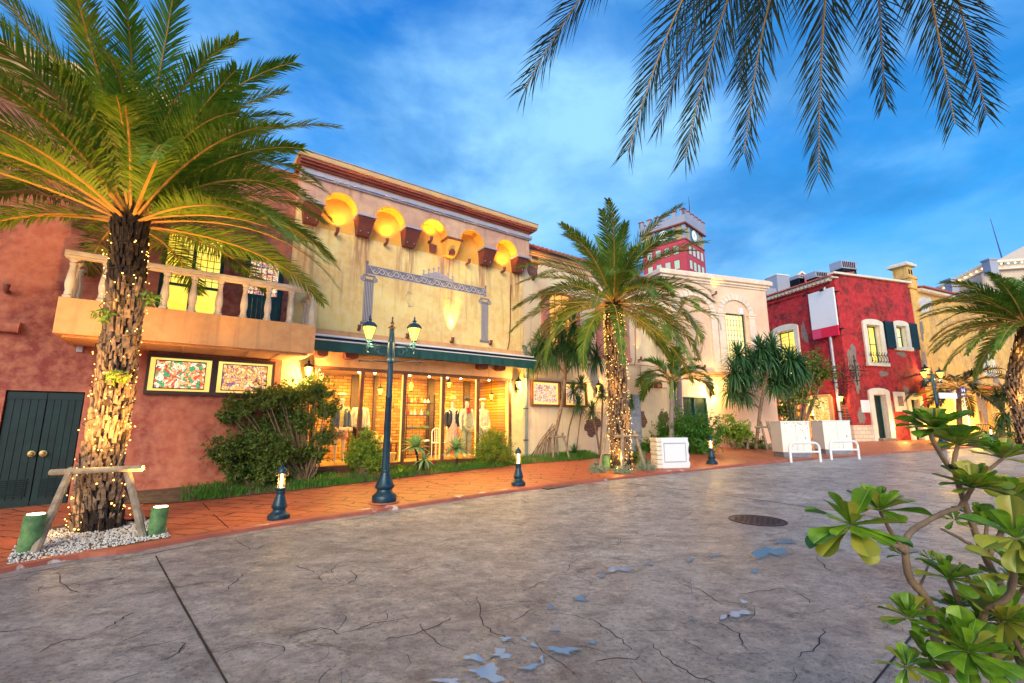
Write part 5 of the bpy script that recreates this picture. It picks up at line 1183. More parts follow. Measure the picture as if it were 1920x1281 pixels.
# roof clutter behind the red house
def ac(px,py,y,w,h,label,mat='lead'):
    p=at(px,py,y); t=thing('rooftop_ac_unit',label,'air conditioner',(p.x,y,p.z),radians(15)); m=MB(); m.box(-w,w,-.5,.5,0,h); m.build('casing',M[mat],t,bevel=.02)
    m=MB()
    for k in range(int(w*10)): m.box(-w*.9+k*.18,-w*.9+k*.18+.08,-.53,-.501,.1,h-.1)
    m.build('grille',M['dark_metal'],t)
    m=MB(); 
    for sx in(-1,1): m.box(sx*w*.8-.05,sx*w*.8+.05,-.45,.45,-1.3,0)
    m.build('stand',M['dark_metal'],t)
ac(1582,508,33,.75,.62,'tall grey rooftop unit above the corner of the crimson house'); ac(1534,524,35,.75,.5,'dark slatted rooftop unit behind the crimson tile eaves')
ac(1494,525,36,.3,.3,'small low rooftop unit behind the crimson eaves')
p=at(1459,545,36); t=thing('rooftop_block','plain pale stair head block on the roof behind the crimson eaves','roof block',(p.x,36,p.z-3),radians(15)); m=MB(); m.box(-.62,.62,-.6,.6,0,4.1); m.box(-1.6,-.62,-.4,.6,0,3.0); m.build('block',M['tower_pale'],t); m=MB(); m.box(-.66,.66,-.64,.64,4.1,4.2); m.build('cap',M['white_paint'],t)
p=at(1505,526,40); t=thing('pink_gable','little pink gable behind the crimson tile eaves','gable',(p.x,40,p.z-2)); m=MB(); m.prism([(-1,0),(1,0),(1,1.9),(0,2.7),(-1,1.9)],0,1); m.build('gable_wall',M['pink_tower'],t); m=MB(); m.prism([(-1.1,1.9),(-1.1,2.05),(0,2.9),(1.1,2.05),(1.1,1.9),(0,2.72)],-.05,1.05); m.build('roof',M['white_stone'],t)
# ================================================================ street furniture
def street_lamp(loc,rz,label,sc=1.0,power=40):
    t=thing('street_lamp',label,'street lamp',loc,rz,'two headed blue green street lamps'); t.scale=(sc*.93,sc*.93,sc*.865)
    m=MB(); m.lathe([(.30,0),(.30,.015),(.285,.02)],32); m.build('foot_plate',M['kerb'],t)
    m=MB(); m.lathe([(.235,.02),(.24,.06),(.24,.13),(.225,.16),(.19,.19),(.15,.23),(.145,.27),(.185,.31),(.19,.34),(.175,.36),(.135,.46),(.10,.56),(.085,.62),(.095,.635),(.095,.66),(.08,.68)],32,flute=.03); m.build('base',M['lamp_metal'],t,smooth=True)
    m=MB(); m.lathe([(.078,.68),(.062,2.2),(.07,2.21),(.07,2.25),(.062,2.26),(.058,3.0),(.085,3.01),(.085,3.06),(.072,3.08),(.078,3.12),(.072,3.45),(.078,3.46),(.065,3.50),(.05,3.70),(.058,3.71),(.05,3.76)],24,flute=.06); m.build('pole',M['lamp_metal'],t,smooth=True)
    m=MB(); m.lathe([(.03,3.76),(.09,3.80),(.03,3.84),(.025,3.88),(.045,3.90),(.02,3.93),(.012,4.0),(.022,4.02),(.001,4.07)],16); m.build('finial',plain('bronze_finial',(.16,.10,.06),.4,.5),t,smooth=True)
    m=MB(); m.tube([(-.62,0,3.03),(.62,0,3.03)],.012,6)
    for x in(-.62,.62): m.ball((x,0,3.03),.022,5)
    m.build('crossbar',M['lamp_metal'],t,smooth=True)
    m=MB()
    for x in(-.10,.10): m.tube([(x*.7,0,2.0),(x,0,2.0),(x*1.1,0,2.03)],.012,5)
    m.build('hook',M['lamp_metal'],t)
    for sg in(-1,1):
        X=sg*.46
        m=MB(); m.tube([(sg*.07,0,3.32),(X,0,3.36),(X,0,3.40)],.016,6); m.lathe([(.03,3.22),(.018,3.25),(.035,3.29),(.045,3.36),(.03,3.42),(.02,3.47)],10,c=(X,0))
        m.tube([(sg*.07,0,3.38),(X,0,3.42)],.010,5)
        for c,r,a0,s2 in ((( .19,3.24),.085,1.2,-1),((.30,3.30),.05,3.6,1),((.12,3.12),.06,2.2,1)):
            m.tube([(sg*(c[0]+r*(1-.75*i/14)*cos(a0+s2*5*i/14)),0,c[1]+r*(1-.75*i/14)*sin(a0+s2*5*i/14)) for i in range(15)],.009,4)
        for k in range(5): m.ball((sg*(.14+.06*k),0,3.40),.014,4)
        arm=m.build('arm',M['lamp_metal'],t,smooth=True)
        m=MB(); m.lathe([(.05,3.47),(.06,3.49),(.06,3.51),(.045,3.52)],6,c=(X,0)); m.lathe([(.155,3.80),(.16,3.815),(.13,3.87),(.09,3.91),(.03,3.925),(.025,3.95),(.05,3.965),(.03,3.99),(.012,4.0),(.02,4.03),(.001,4.10)],6,c=(X,0))
        for k in range(6):
            a=2*pi*k/6; m.tube([(X+.055*cos(a),.055*sin(a),3.51),(X+.143*cos(a),.143*sin(a),3.81)],.008,4)
        h=m.build('lantern',M['lamp_metal'],t)
        m=MB(); m.lathe([(.048,3.515),(.134,3.798)],6,c=(X,0)); m.build('lamp_glass',M['lamp_glass'],h)
        lamp(t,'POINT',(X,-.02,3.40),power,(1,.62,.2),.06)
    return t
p=G(720,942); sl=street_lamp((p.x,p.y,p.z),radians(10),'tall blue green street lamp with two lit lanterns standing before the shop window',1.0,55)
p=G(1770,842); street_lamp((p.x,p.y,p.z),radians(10),'distant two headed street lamp behind the glossy foreground plant',.98,50)
t=thing('direction_sign','blank white arrow sign on the distant street lamp pointing right','sign',(p.x,p.y,p.z),radians(10))
m=MB(); m.prism([(.18,2.10),(1.10,2.10),(1.10,2.34),(.18,2.34)],-.02,.02); m.build('board',M['sign_white'],t); m=MB(); m.prism([(1.102,2.08),(1.32,2.22),(1.102,2.36)],-.022,.022); m.build('arrow_head',plain('navy_arrow',(.02,.03,.12),.5),t); m=MB(); m.tube([(0,-.0,2.38),(1.0,0,2.38)],.015,5); m.tube([(0,0,2.06),(.2,0,2.06)],.015,5); m.build('bracket',M['dark_metal'],t)
p=G(1823,838); t=thing('bus_stop_sign','round blue sign on a slim white pole at the far kerb','sign',(p.x,p.y,p.z),radians(-10)); m=MB(); m.tube([(0,0,0),(0,0,2.5)],.025,8); m.build('pole',M['white_paint'],t)
m=MB(); m.prism(arc(0,2.5,.15,0,350,20),-.03,-.0); d_=m.build('disc',plain('blue_sign',(.03,.05,.30),.4,bs=0),t); m=MB(); m.box(-.06,-.03,-.036,-.031,2.42,2.58); m.box(.03,.06,-.036,-.031,2.42,2.58); m.box(-.03,.03,-.036,-.031,2.48,2.52); m.build('symbol',M['sign_white'],d_); m=MB(); m.box(-.13,.13,-.028,-.026,2.20,2.27); m.build('plate',plain('blue_plate',(.03,.05,.30),.4,bs=0),t)
p=G(1488,835); 
t=thing('lamp_post','slim black lamp post with a single lit lantern by the dark climbing tree','lamp post',(p.x,p.y,p.z),radians(0)); m=MB(); m.lathe([(.12,0),(.11,.3),(.05,.5),(.045,3.0),(.03,3.3)],10); m.build('pole',M['dark_metal'],t,smooth=True)
m=MB(); m.tube([(0,0,3.0),(-.35,0,3.15),(-.3,0,3.4)],.02,5); m.tube([(0,0,3.0),(.3,0,3.1),(.32,0,3.25)],.02,5); m.build('arm',M['dark_metal'],t); m=MB(); m.lathe([(.05,3.28),(.13,3.5),(.06,3.58),(.001,3.66)],6,c=(.32,0)); m.build('lamp_glass',M['lamp_core'],t); lamp(t,'POINT',(.32,-.2,3.3),90,(1,.6,.15),.08)
# ---- bollards
def bollard(loc,label,src=None):
    if src: return dup(src,loc,0,label)
    t=thing('bollard_light',label,'bollard light',loc,0,'cast iron bollard lights along the kerb')
    t.scale=(.95,.95,.94); m=MB(); m.lathe([(.165,0),(.17,.03),(.165,.07),(.13,.10),(.10,.125),(.095,.15),(.12,.19),(.122,.21),(.11,.225),(.08,.33),(.06,.40),(.068,.41),(.072,.425),(.07,.455),(.06,.46),(.075,.475),(.075,.50),(.05,.505)],32,flute=.05); m.build('base',M['lamp_metal'],t,smooth=True)
    m=MB(); m.lathe([(.024,.505),(.024,.72)],12); m.build('tube_lamp',M['bollard_glow'],t)
    m=MB()
    for k in range(8): a=2*pi*k/8; m.tube([(.055*cos(a),.055*sin(a),.50),(.052*cos(a),.052*sin(a),.74)],.005,4)
    for sg in(-1,1): m.tube([(sg*.06+sg*.025*(1-cos(i*.6)),0,.72+.025*sin(i*.6)) for i in range(11)],.005,4)
    m.build('cage',plain('cage_bronze',(.35,.22,.10),.4,.6),t)
    m=MB(); m.lathe([(.075,.735),(.078,.75),(.072,.78),(.05,.82),(.025,.845),(.018,.85),(.022,.862),(.001,.885)],20,flute=.04); m.build('cap',M['lamp_metal'],t,smooth=True)
    lamp(t,'POINT',(0,0,.60),30,(1,.66,.22),.06)
    return t
p=G(522,973); B1=bollard(p,'bollard light with glowing caged tube, nearest, in front of the dark shrub')
bollard(G(972,910),'bollard light on the kerb right of the street lamp, before the round bush',B1)
bollard(G(1335,870),'bollard light on the kerb right of the white stone sign',B1)
bollard(G(1862,833),'farthest small bollard light behind the glossy foreground plant',B1)
# ---- white stone sign
p=G(1262,878); t=thing('stone_sign','blank white sign slab with a rough stone left edge on the sidewalk','sign',(p.x,p.y,p.z),radians(14))
rnd=random.Random(8); w=.50
rt=[(w+rnd.uniform(-.02,.03),z*.11) for z in range(0,8)]
m=MB(); m.prism([(-w+.14,0)]+rt+[(w,.84),(-w+.14,.84)],-.06,.10); m.build('slab',M['sign_white'],t,bevel=.012)
m=MB(); 
for k in range(7): z=.12*k; a=rnd.uniform(.0,.04); m.taper(-w-a,-w+.139,-.08,.30,z+.003,-w-.02+rnd.uniform(-.02,.02),-w+.139,-.07,.30,z+.117)
m.build('rough_stones',M['white_stone'],t,bevel=.02)
m=MB(); m.box(-.30,.40,-.075,-.061,.17,.19); m.box(-.30,.40,-.075,-.061,.68,.70); m.box(-.30,-.285,-.075,-.061,.19,.68); m.box(.385,.40,-.075,-.061,.19,.68); m.build('frame',M['lead'],t)
# ---- cabinets and hoops
def cabinet(px,py,w,h,d,label,rz,chips=0):
    p=G(px,py); t=thing('utility_cabinet',label,'utility cabinet',(p.x,p.y,p.z),rz)
    m=MB(); m.box(-w*.96,w*.96,.02,d-.02,0,.16); m.build('plinth',M['concrete'],t); m=MB(); m.box(-w,w,0,d,.17,h-.05); m.build('casing',M['cabinet'],t,bevel=.01)
    m=MB(); m.box(-w-.012,w+.012,-.015,d+.012,h-.049,h); m.build('lid',M['cabinet'],t,bevel=.01)
    m=MB(); m.box(-.003,.003,-.006,.0,.22,h-.08)
    m.box(w*.6,w*.66,-.02,0,h*.5,h*.56); m.build('door_seam',M['lead'],t)
    if chips:
        rnd=random.Random(2)
        m=MB()
        for k in range(26):
            x=rnd.uniform(-w*.9,w*.95); z=h-.06-abs(rnd.gauss(0,.05)) if k<16 else rnd.uniform(.3,h); s_=rnd.uniform(.006,.02)
            m.prism([(x+s_*rnd.uniform(.6,1.8)*cos(-a*.9),z+s_*rnd.uniform(.5,1.1)*sin(-a*.9)) for a in range(7)],-.003,-.0)
        m.build('rust_chips',M['corbel'],t)
    return t
cabinet(1497,858,.50,1.22,.62,'white steel utility cabinet with rust chips, left of the pair',radians(2),1)
cabinet(1575,852,.52,1.22,.62,'clean off white utility cabinet, right of the pair',radians(2))
def hoop(px,py,label,src=None):
    p=G(px,py)
    if src: return dup(src,p,radians(8),label)
    t=thing('hoop_barrier',label,'hoop barrier',p,radians(8),'white hoop barriers in front of the cabinets'); w=.52; m=MB()
    m.tube([(-w,0,-.05),(-w,0,.38)]+[(-w+.17+.17*cos(radians(180-15*i)),0,.38+.17*sin(radians(180-15*i))) for i in range(7)]+[(w-.17+.17*cos(radians(90-15*i)),0,.38+.17*sin(radians(90-15*i))) for i in range(7)]+[(w,0,.38),(w,0,-.05)],.04,10); m.build('hoop',M['white_paint'],t,smooth=True)
    m=MB(); m.tube([(-w,0,.27),(w,0,.27)],.035,8); m.build('crossbar',M['white_paint'],t,smooth=True); m=MB(); m.tube([(0,0,.28),(0,0,.54)],.02,8); m.build('strut',M['white_paint'],t)
    return t
h1=hoop(1511,864,'white tube hoop barrier before the rusty cabinet'); hoop(1585,859,'white tube hoop barrier before the clean cabinet',h1)
# ================================================================ plants
def frond(mb,p0,az,el,L,droop,ll,n,wd,rnd,twist=0,rad=.02,bare=.12,spread=55,vee=18,side_bend=0):
    K=14; p=Vector(p0); ds=L/K; pts=[p.copy()]; T=[]
    for i in range(K):
        t=(i+.5)/K; e_=el-droop*t**1.4; a=az+side_bend*t*t
        d=Vector((cos(a)*cos(e_),sin(a)*cos(e_),sin(e_))); T.append(d); p=p+d*ds; pts.append(p.copy())
    T.append(T[-1])
    mb.tube(pts,[rad*(1-.82*i/K) for i in range(K+1)],5,1,cap=False)
    vs=[];fs=[];mi=[]
    for i in range(n):
        t=bare+(1-bare)*(i+.5)/n; f=t*K; k=min(int(f),K-1); q=pts[k].lerp(pts[k+1],f-k); d=T[k].lerp(T[k+1],f-k).normalized()
        S=d.cross(Vector((0,0,1)))
        S=S.normalized() if S.length>.05 else Vector((-sin(az),cos(az),0))
        S=Matrix.Rotation(twist,3,d)@S
        Nn=S.cross(d)
        pr=min(1,(t-bare+.05)*4.5)*(1-.62*max(0,(t-.45)/.55)**1.5)
        ang=radians(spread)*(1-.5*t)+rnd.uniform(-.1,.1)
        for sg in(-1,1):
            v=radians(vee)+rnd.uniform(-.28,.28)
            D=(d*cos(ang)+(S*sg*cos(v)+Nn*sin(v))*sin(ang)).normalized(); l=ll*pr*rnd.uniform(.85,1.1)
            m1=q+D*l*.5; D2=(D+Vector((0,0,-.22))).normalized(); m2=m1+D2*l*.5
            wv=D.cross(Nn).normalized()*wd
            b=len(vs); vs+=[q-wv*.5,q+wv*.5,m1+wv*.75,m1-wv*.75,m2]; fs+=[(b,b+1,b+2,b+3),(b+3,b+2,b+4)]
    mb.add(vs,fs,0)
    return pts
def palm_crown(parent,c,n,L,ll,wd,seed,leaf='palm_leaf',el0=1.45,el1=-.35,droop=(1.0,1.7),nl=62,rad=.028,extra=(),loc=None,name='crown',bare=.12,jl=(.88,1.1)):
    rnd=random.Random(seed); mb=MB(); ga=2.39996
    for i in range(n):
        t=i/(n-1); el=el0+(el1-el0)*t**.9+rnd.uniform(-.08,.08); az=i*ga+rnd.uniform(-.2,.2)
        dr=droop[0]+(droop[1]-droop[0])*rnd.random()*(1 if t>.15 else .6)
        r0=.10; p0=Vector(c)+Vector((cos(az)*r0,sin(az)*r0,.25*(1-t)-.05))
        frond(mb,p0,az,el,L*rnd.uniform(*jl)*(.8 if t<.08 else 1),dr,ll,nl,wd,rnd,rnd.uniform(-.35,.35),rad,bare=bare,side_bend=rnd.uniform(-.3,.3))
    for (az,el,l_,dr,tw,sb) in extra: frond(mb,c,az,el,l_,dr,ll,nl,wd,rnd,tw,rad,bare=bare,side_bend=sb)
    return mb.build(name,[M[leaf],M['rachis']],parent)
def booted_trunk(parent,path,rads,seed,n=260,bl=.22,darktop=.12,mats=('boot','boot_dark')):
    rnd=random.Random(seed); mb=MB(); P=smooth_line([Vector(p) for p in path],6); K=len(P)
    R=[]; 
    for i in range(K):
        f=i/(K-1)*(len(rads)-1); k=min(int(f),len(rads)-2); R.append((rads[k]+(rads[k+1]-rads[k])*(f-k))*.74)
    mb.tube(P,R,14,1)
    rows=int(sqrt(n*3)); per=n//rows+1; ga=2.39996
    for i in range(n):
        t=(i+.5)/n; f=t*(K-1); k=min(int(f),K-2); q=P[k].lerp(P[k+1],f-k); r=R[k]+(R[k+1]-R[k])*(f-k); ax=(P[k+1]-P[k]).normalized()
        a=i*ga+rnd.uniform(-.12,.12); o=Vector((cos(a),sin(a),0)); s_=Vector((-sin(a),cos(a),0))
        l=bl*rnd.uniform(.6,1.25); w=bl*.17*rnd.uniform(.6,1.3); lean=rnd.uniform(.06,.34)
        b0=q+o*r*.92-ax*.04; D=(ax*cos(lean)+o*sin(lean)).normalized(); o2=o*.045+D*0
        tp=b0+D*l; w2=w*rnd.uniform(.35,1.0); jag=rnd.uniform(-.04,.04)
        vs=[b0-s_*w,b0+s_*w,b0+s_*w*.8+o*.05,b0-s_*w*.8+o*.05, tp-s_*w2-ax*jag,tp+s_*w2+ax*jag,tp+s_*w2*.8+o*.028+ax*jag,tp-s_*w2*.8+o*.028-ax*jag]
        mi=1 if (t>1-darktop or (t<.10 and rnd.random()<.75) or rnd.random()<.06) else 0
        mb.add(vs,[(0,3,2,1),(4,5,6,7),(0,1,5,4),(1,2,6,5),(2,3,7,6),(3,0,4,7)],mi)
        if rnd.random()<.35:
            e=b0+D*l*.5+o*.03; mb.add([e-s_*.008,e+s_*.008,e+D*l*.6+o*.07+s_*rnd.uniform(-.05,.05)],[(0,1,2)],1)
    return mb.build('trunk',[M[x] for x in mats],parent), P, R
def string_lights(loc,rz,P,R,label,seed,n,stuff,power,turns):
    t=thing('string_lights',label,'string lights',loc,rz); rnd=random.Random(seed); K=len(P); pts=[]
    def at_(u,a,o=.10): 
        f=u*(K-1); k=min(int(f),K-2); q=P[k].lerp(P[k+1],f-k); r=R[k]+(R[k+1]-R[k])*(f-k); return q+Vector((cos(a),sin(a),0))*(r+o)
    m=MB()
    for i in range(turns*14): pts.append(at_(.04+.84*i/(turns*14),i*2*pi/14*1.0+.3*sin(i*.4),.07+.02*sin(i*1.3)))
    m.tube(pts,.005,4,cap=False); m.build('cable',M['dark_metal'],t)
    b=MB(); b.ball((0,0,0),.009,4); first=b.build('bulb',M['bulb'],t); us=[]
    for i in range(n):
        u=.05+.86*(i/n)**.9+rnd.uniform(-.01,.01); u=min(max(u,.02),.92); a=rnd.uniform(0,2*pi); q=at_(u,a,.045+rnd.uniform(0,.04)); o=first if i==0 else first.copy()
        if i: COL.objects.link(o); o.parent=t
        o.location=q; o.scale=(rnd.uniform(.5,1.5),)*3
    mb=MB()
    for i in range(stuff): q=at_(rnd.uniform(.03,.9),rnd.uniform(0,6.28),.05+rnd.uniform(0,.08)); mb.ball(q,rnd.uniform(.006,.010),3)
    if stuff: o=mb.build('small_bulbs',M['bulb'],t); o['kind']='stuff'
    for u,a in ((.12,-1.9),(.3,-.9),(.48,-2.0),(.66,-1.2),(.82,-2.2)): lamp(t,'POINT',at_(u,a,.30),power,(1,.55,.14),.04)
    return t
# --- big date palm at the left
p=G(183,992); PB=Vector((p.x,p.y,0)); cp=at(245,415,p.y+.15); 
pt=thing('date_palm','big date palm with shaggy trunk wrapped in fairy lights in front of the balcony','palm tree',PB)
mid=at(218,700,p.y+.05); top=cp-PB
path=[(0,0,-.05),tuple(at(190,880,p.y)-PB),tuple(mid-PB),tuple(at(237,520,p.y+.1)-PB),tuple(top)]
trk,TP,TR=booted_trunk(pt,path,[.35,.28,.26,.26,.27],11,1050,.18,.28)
U=radians
ex=[(U(0),1.25,3.3,1.3,.3,.1),(U(12),.85,3.5,1.5,.2,-.1),(U(-5),.6,3.7,1.5,-.2,.1),(U(20),.45,3.5,1.4,.1,0),(U(-15),.3,3.4,1.2,.2,0),(U(-3),.15,3.5,.9,.2,0),(U(5),1.0,3.4,1.7,0,.1),(U(170),.9,3.2,1.5,.2,0),(U(185),.5,3.4,1.4,-.2,0),(U(190),.15,3.2,1.2,0,0),(U(95),1.25,3.1,1.0,.4,0),(U(60),1.2,3.2,1.1,.3,0),(U(-80),1.1,2.6,1.5,.3,.2),(U(-60),.9,2.8,1.5,.3,.2),(U(-110),1.0,2.6,1.5,-.3,.2)]
palm_crown(pt,top,62,3.5,.58,.0155,21,'palm_leaf',1.5,.16,(.7,1.35),112,.026,extra=ex)
string_lights(PB,0,TP,TR,'warm fairy lights wound round the trunk of the big left palm',5,100,130,5,9)
# small green sprouts on the trunk
def leafblob(mb,c,r,n,ls,rnd,mi=0,flat=.6,asp=.45,shell=.55,up=.3):
    c=Vector(c); rr=r if hasattr(r,'__len__') else (r,r,r*flat)
    for _ in range(n):
        d=Vector((rnd.gauss(0,1),rnd.gauss(0,1),rnd.gauss(0,1))).normalized(); k=shell+(1-shell)*rnd.random()**.5 if rnd.random()<.8 else rnd.random()
        q=c+Vector((d.x*rr[0],d.y*rr[1],d.z*rr[2]))*k
        nrm=(d+Vector((rnd.uniform(-.8,.8),rnd.uniform(-.8,.8),rnd.uniform(-.3,.9)+up))).normalized(); a=nrm.orthogonal().normalized(); a=Matrix.Rotation(rnd.uniform(0,6.28),3,nrm)@a; b=nrm.cross(a); l=ls*rnd.uniform(.6,1.25); w=l*asp
        mb.add([q,q+a*l*.45+b*w*.5+nrm*l*.05,q+a*l-nrm*l*.1,q+a*l*.45-b*w*.5+nrm*l*.05],[(0,1,2,3)],mi)
for px,py,lb in ((197,592,'leafy green sprout growing from the left side of the big palm trunk'),(280,560,'leafy green sprout on the right side of the big palm trunk'),(222,706,'small yellow green sprout low on the big palm trunk')):
    q=at(px,py,p.y-.2); rnd=random.Random(px); m=MB(); leafblob(m,(0,0,0),.16,60,.09,rnd); t=thing('sprout',lb,'plant',q); m.build('leaves',M['lime_leaf' if py>650 else 'palm_leaf_lime'],t); m=MB(); m.tube([(0,.15,-.1),(0,0,.05)],.008,4); m.build('stem',M['bark'],t)
# timber supports
def stake_frame(loc,rz,label,h,sp,posts,bar,scale=1,mat='timber'):
    t=thing('tree_support',label,'tree support',loc,rz)
    for (x0,y0,x1,y1) in posts:
        m=MB(); m.tube([(x0,y0,-.03),((x0+x1)/2,(y0+y1)/2,h*.5),(x1,y1,h)],.045*scale,8); m.build('post',M[mat],t,smooth=True)
    for (a,b_) in bar:
        m=MB(); m.tube([a,b_],.04*scale,8); m.build('crossbar',M[mat],t,smooth=True)
    return t
a1=G(62,1040)-PB; a2=G(108,1000)-PB; a3=G(270,1008)-PB; a4=G(250,985)-PB
def tp(px,py,dy): v=at(px,py,PB.y+dy)-PB; return v
t1=tp(136,866,-.40); t2=tp(150,866,.1); t3=tp(240,860,-.30); t4=tp(222,862,.25)
stake_frame(PB,0,'weathered timber support frame around the foot of the big left palm',.86,.7,[(a1.x,a1.y,t1.x,t1.y),(a2.x,a2.y+.25,t2.x,t2.y),(a3.x,a3.y,t3.x,t3.y),(a4.x,a4.y+.2,t4.x,t4.y)],[(tuple(tp(95,886,-.46)),tuple(tp(268,878,-.36))),(tuple(tp(140,885,.2)),tuple(tp(235,880,.3)))])
# canister up-lights
def canister(px,py,label,h,r,power,aimat,base=0):
    q=G(px,py); t=thing('canister_uplight',label,'ground light',(q.x,q.y,q.z)); m=MB(); m.tube([(0,0,-.03),(.02,0,h)],[r,r],20); m.build('tube_body',M['canister'],t,smooth=True)
    m=MB(); m.lathe([(r*.8,h+.001),(r*.78,h+.006)],16,c=(.02,0)); m.build('lens',M['lamp_core'] if power else M['dark_metal'],t)
    if power: lamp(t,'SPOT',(.02,0,h+.03),power,(1,.50,.10),.04,tuple(Vector(aimat)-q),75,.8)
    return t
pb=[Vector((1.55,.6)),Vector((1.80,2.30)),Vector((4.2,2.75)),Vector((4.7,.5))]
m=MB(); m.slab([tuple(v) for v in pb],KDZ-.05,.05); o=m.build('planting_bed',M['soil']); o['kind']='structure'
m=MB(); n=4
for i in range(3): a,b_=pb[i],pb[i+1]; t_=(b_-a).normalized(); nn=Vector((-t_.y,t_.x))*.12; m.slab([tuple(a+t_*-.0),tuple(b_),tuple(b_+nn+t_*.1),tuple(a+nn-t_*.1)],KDZ-.05,.075+.003*i)
o=m.build('planter_kerb',M['kerb']); o['kind']='structure'
ct=Vector((cp.x,cp.y,3.6))
canister(52,1035,'green tube ground light, left of the big palm trunk',.42,.10,700,ct); canister(292,1003,'green tube ground light, right of the big palm trunk',.36,.10,700,ct+Vector((.2,0,.2)))
# gravel bed at the palm foot
def bed(name,pts,dz,mat):
    m=MB(); m.add([(q.x,q.y,zg(q.y)+dz) for q in pts],[list(range(len(pts)))]); o=m.build(name,mat); o['kind']='structure'; return o
gpz=[G(x,y) for x,y in ((10,1062),(320,1008),(300,975),(120,985),(40,1000))]
bed('planting_pit',gpz,.006,M['soil'])
rnd=random.Random(12); m=MB(); n_=0
while n_<2600:
    a,b_=rnd.random(),rnd.random(); A=gpz[0].lerp(gpz[1],a); B=gpz[4].lerp(gpz[2],a); q=A.lerp(B,b_); s_=rnd.uniform(.008,.017); n_+=1
    m.M=Matrix.Translation((q.x,q.y,zg(q.y)+.006+s_*rnd.uniform(.2,.9)))@Matrix.Rotation(rnd.uniform(0,3),4,Vector((rnd.random(),rnd.random(),rnd.random()+.1)).normalized())
    m.add([(s_,0,0),(-s_,0,0),(0,s_*1.2,0),(0,-s_*1.2,0),(0,0,s_*.7),(0,0,-s_*.7)],[(0,2,4),(2,1,4),(1,3,4),(3,0,4),(2,0,5),(1,2,5),(3,1,5),(0,3,5)])
m.M=None; o=m.build('gravel',M['gravel']); o['kind']='stuff'
# --- second lit palm
p=G(1165,882); P2=Vector((p.x,p.y,p.z)); p2=thing('lit_palm','date palm with fairy light wrapped trunk before the cream tiled house','palm tree',P2)
top2=at(1150,572,p.y)-P2
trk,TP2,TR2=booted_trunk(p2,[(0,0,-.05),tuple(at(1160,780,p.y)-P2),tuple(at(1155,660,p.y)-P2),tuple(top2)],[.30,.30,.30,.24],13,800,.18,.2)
ex2=[(U(165),.2,2.7,1.4,.1,0),(U(15),.1,2.9,1.5,0,0),(U(100),1.35,2.9,.5,.2,0),(U(70),1.3,2.8,.5,.2,0),(U(40),.9,2.9,1.2,.2,0),(U(-90),.8,2.2,1.6,.3,.2),(U(-60),.6,2.4,1.6,.3,.1),(U(-30),.3,2.7,1.7,.2,0)]
palm_crown(p2,top2,56,3.0,.48,.019,33,'palm_leaf_mid',1.5,-.42,(.75,1.55),74,.024,extra=ex2)
string_lights(P2,0,TP2,TR2,'dense warm fairy lights wound round the trunk of the second palm',6,100,330,10,16)
stake_frame(P2,radians(20),'timber support frame around the foot of the second lit palm',1.05,.5,[(-.30,-.50,-.12,-.3),(.62,-.25,.36,-.15),(.35,.4,.25,.25),(-.5,.3,-.3,.2)],[((-.38,-.32,.92),(.46,-.2,.92)),((-.3,.25,.95),(.4,.25,.95))])
canister(1137,882,'green tube ground light, left of the second lit palm',.40,.11,0,ct); canister(1203,875,'green tube ground light, right of the second lit palm',.42,.11,0,ct)
q=G(1150,878); lamp(thing('ground_spotlight','small hooded ground spotlight behind the left green tube at the second palm','ground light',(q.x-.45,q.y+.1,q.z)),'SPOT',(0,0,.15),600,(1,.55,.08),.05,tuple(P2+top2*.75-q+Vector((.45,0,0))),60,.8)
sp_o=[o for o in bpy.data.objects if o.name.startswith('ground_spotlight')][0]; m=MB(); m.tube([(0,0,0),(0,0,.12)],.06,12); m.build('housing',M['dark_metal'],sp_o)
# --- overhead palm at the top right (trunk stands just beyond the frame)
c3=Vector((2.75,2.55,6.3)); b3=Vector((3.7,1.9,0)); t3=thing('overhanging_palm','palm at the top right whose dark fronds hang into the sky','palm tree',b3)
booted_trunk(t3,[(0,0,-.1),(.05,.0,2),(-.2,.05,4.6),tuple(c3-b3)],[.3,.27,.25,.22],17,900,.20)
mb=MB(); rnd=random.Random(40)
# each frond: aimed so that it droops towards the sky over the road
def drape(tipx,tipy,dist,el,seed):
    r_=random.Random(seed); tip=at(tipx,tipy,dist); K=14; A=c3; Bz=tip
    d=tip-A; hor=Vector((d.x,d.y,0)); ctrl=A+hor*.55+Vector((0,0,el)); pts=[]
    for i in range(K+1): t=i/K; pts.append(A*(1-t)**2+ctrl*2*t*(1-t)+Bz*t*t)
    mb.tube([q-b3 for q in pts],[.022*(1-.8*i/K) for i in range(K+1)],5,1,cap=False)
    vs=[];fs=[]; n=135
    for i in range(n):
        t=.12+.88*(i+.5)/n; f=t*K; k=min(int(f),K-1); q=pts[k].lerp(pts[k+1],f-k); dd=(pts[k+1]-pts[k]).normalized(); S=dd.cross(Vector((0,0,1))).normalized()
        S=(Matrix.Rotation(r_.uniform(-.5,.5)+seed*.3%1-.5,3,dd)@S); Nn=S.cross(dd)
        pr=min(1,(t-.05)*4)*(1-.5*max(0,(t-.5)/.5)**1.4); ang=radians(50)*(1-.45*t)+r_.uniform(-.12,.12)
        for sg in(-1,1):
            v=.2+r_.uniform(-.45,.45); D=(dd*cos(ang)+(S*sg*cos(v)+Nn*sin(v))*sin(ang)).normalized(); l=.62*pr*r_.uniform(.75,1.12); m1=q+D*l*.5; m2=m1+(D+Vector((0,0,-.25))).normalized()*l*.5; wv=D.cross(Nn).normalized()*.0085
            b=len(vs); vs+=[q-wv*.5-b3,q+wv*.5-b3,m1+wv*.8-b3,m1-wv*.8-b3,m2-b3]; fs+=[(b,b+1,b+2,b+3),(b+3,b+2,b+4)]
    mb.add(vs,fs,0)
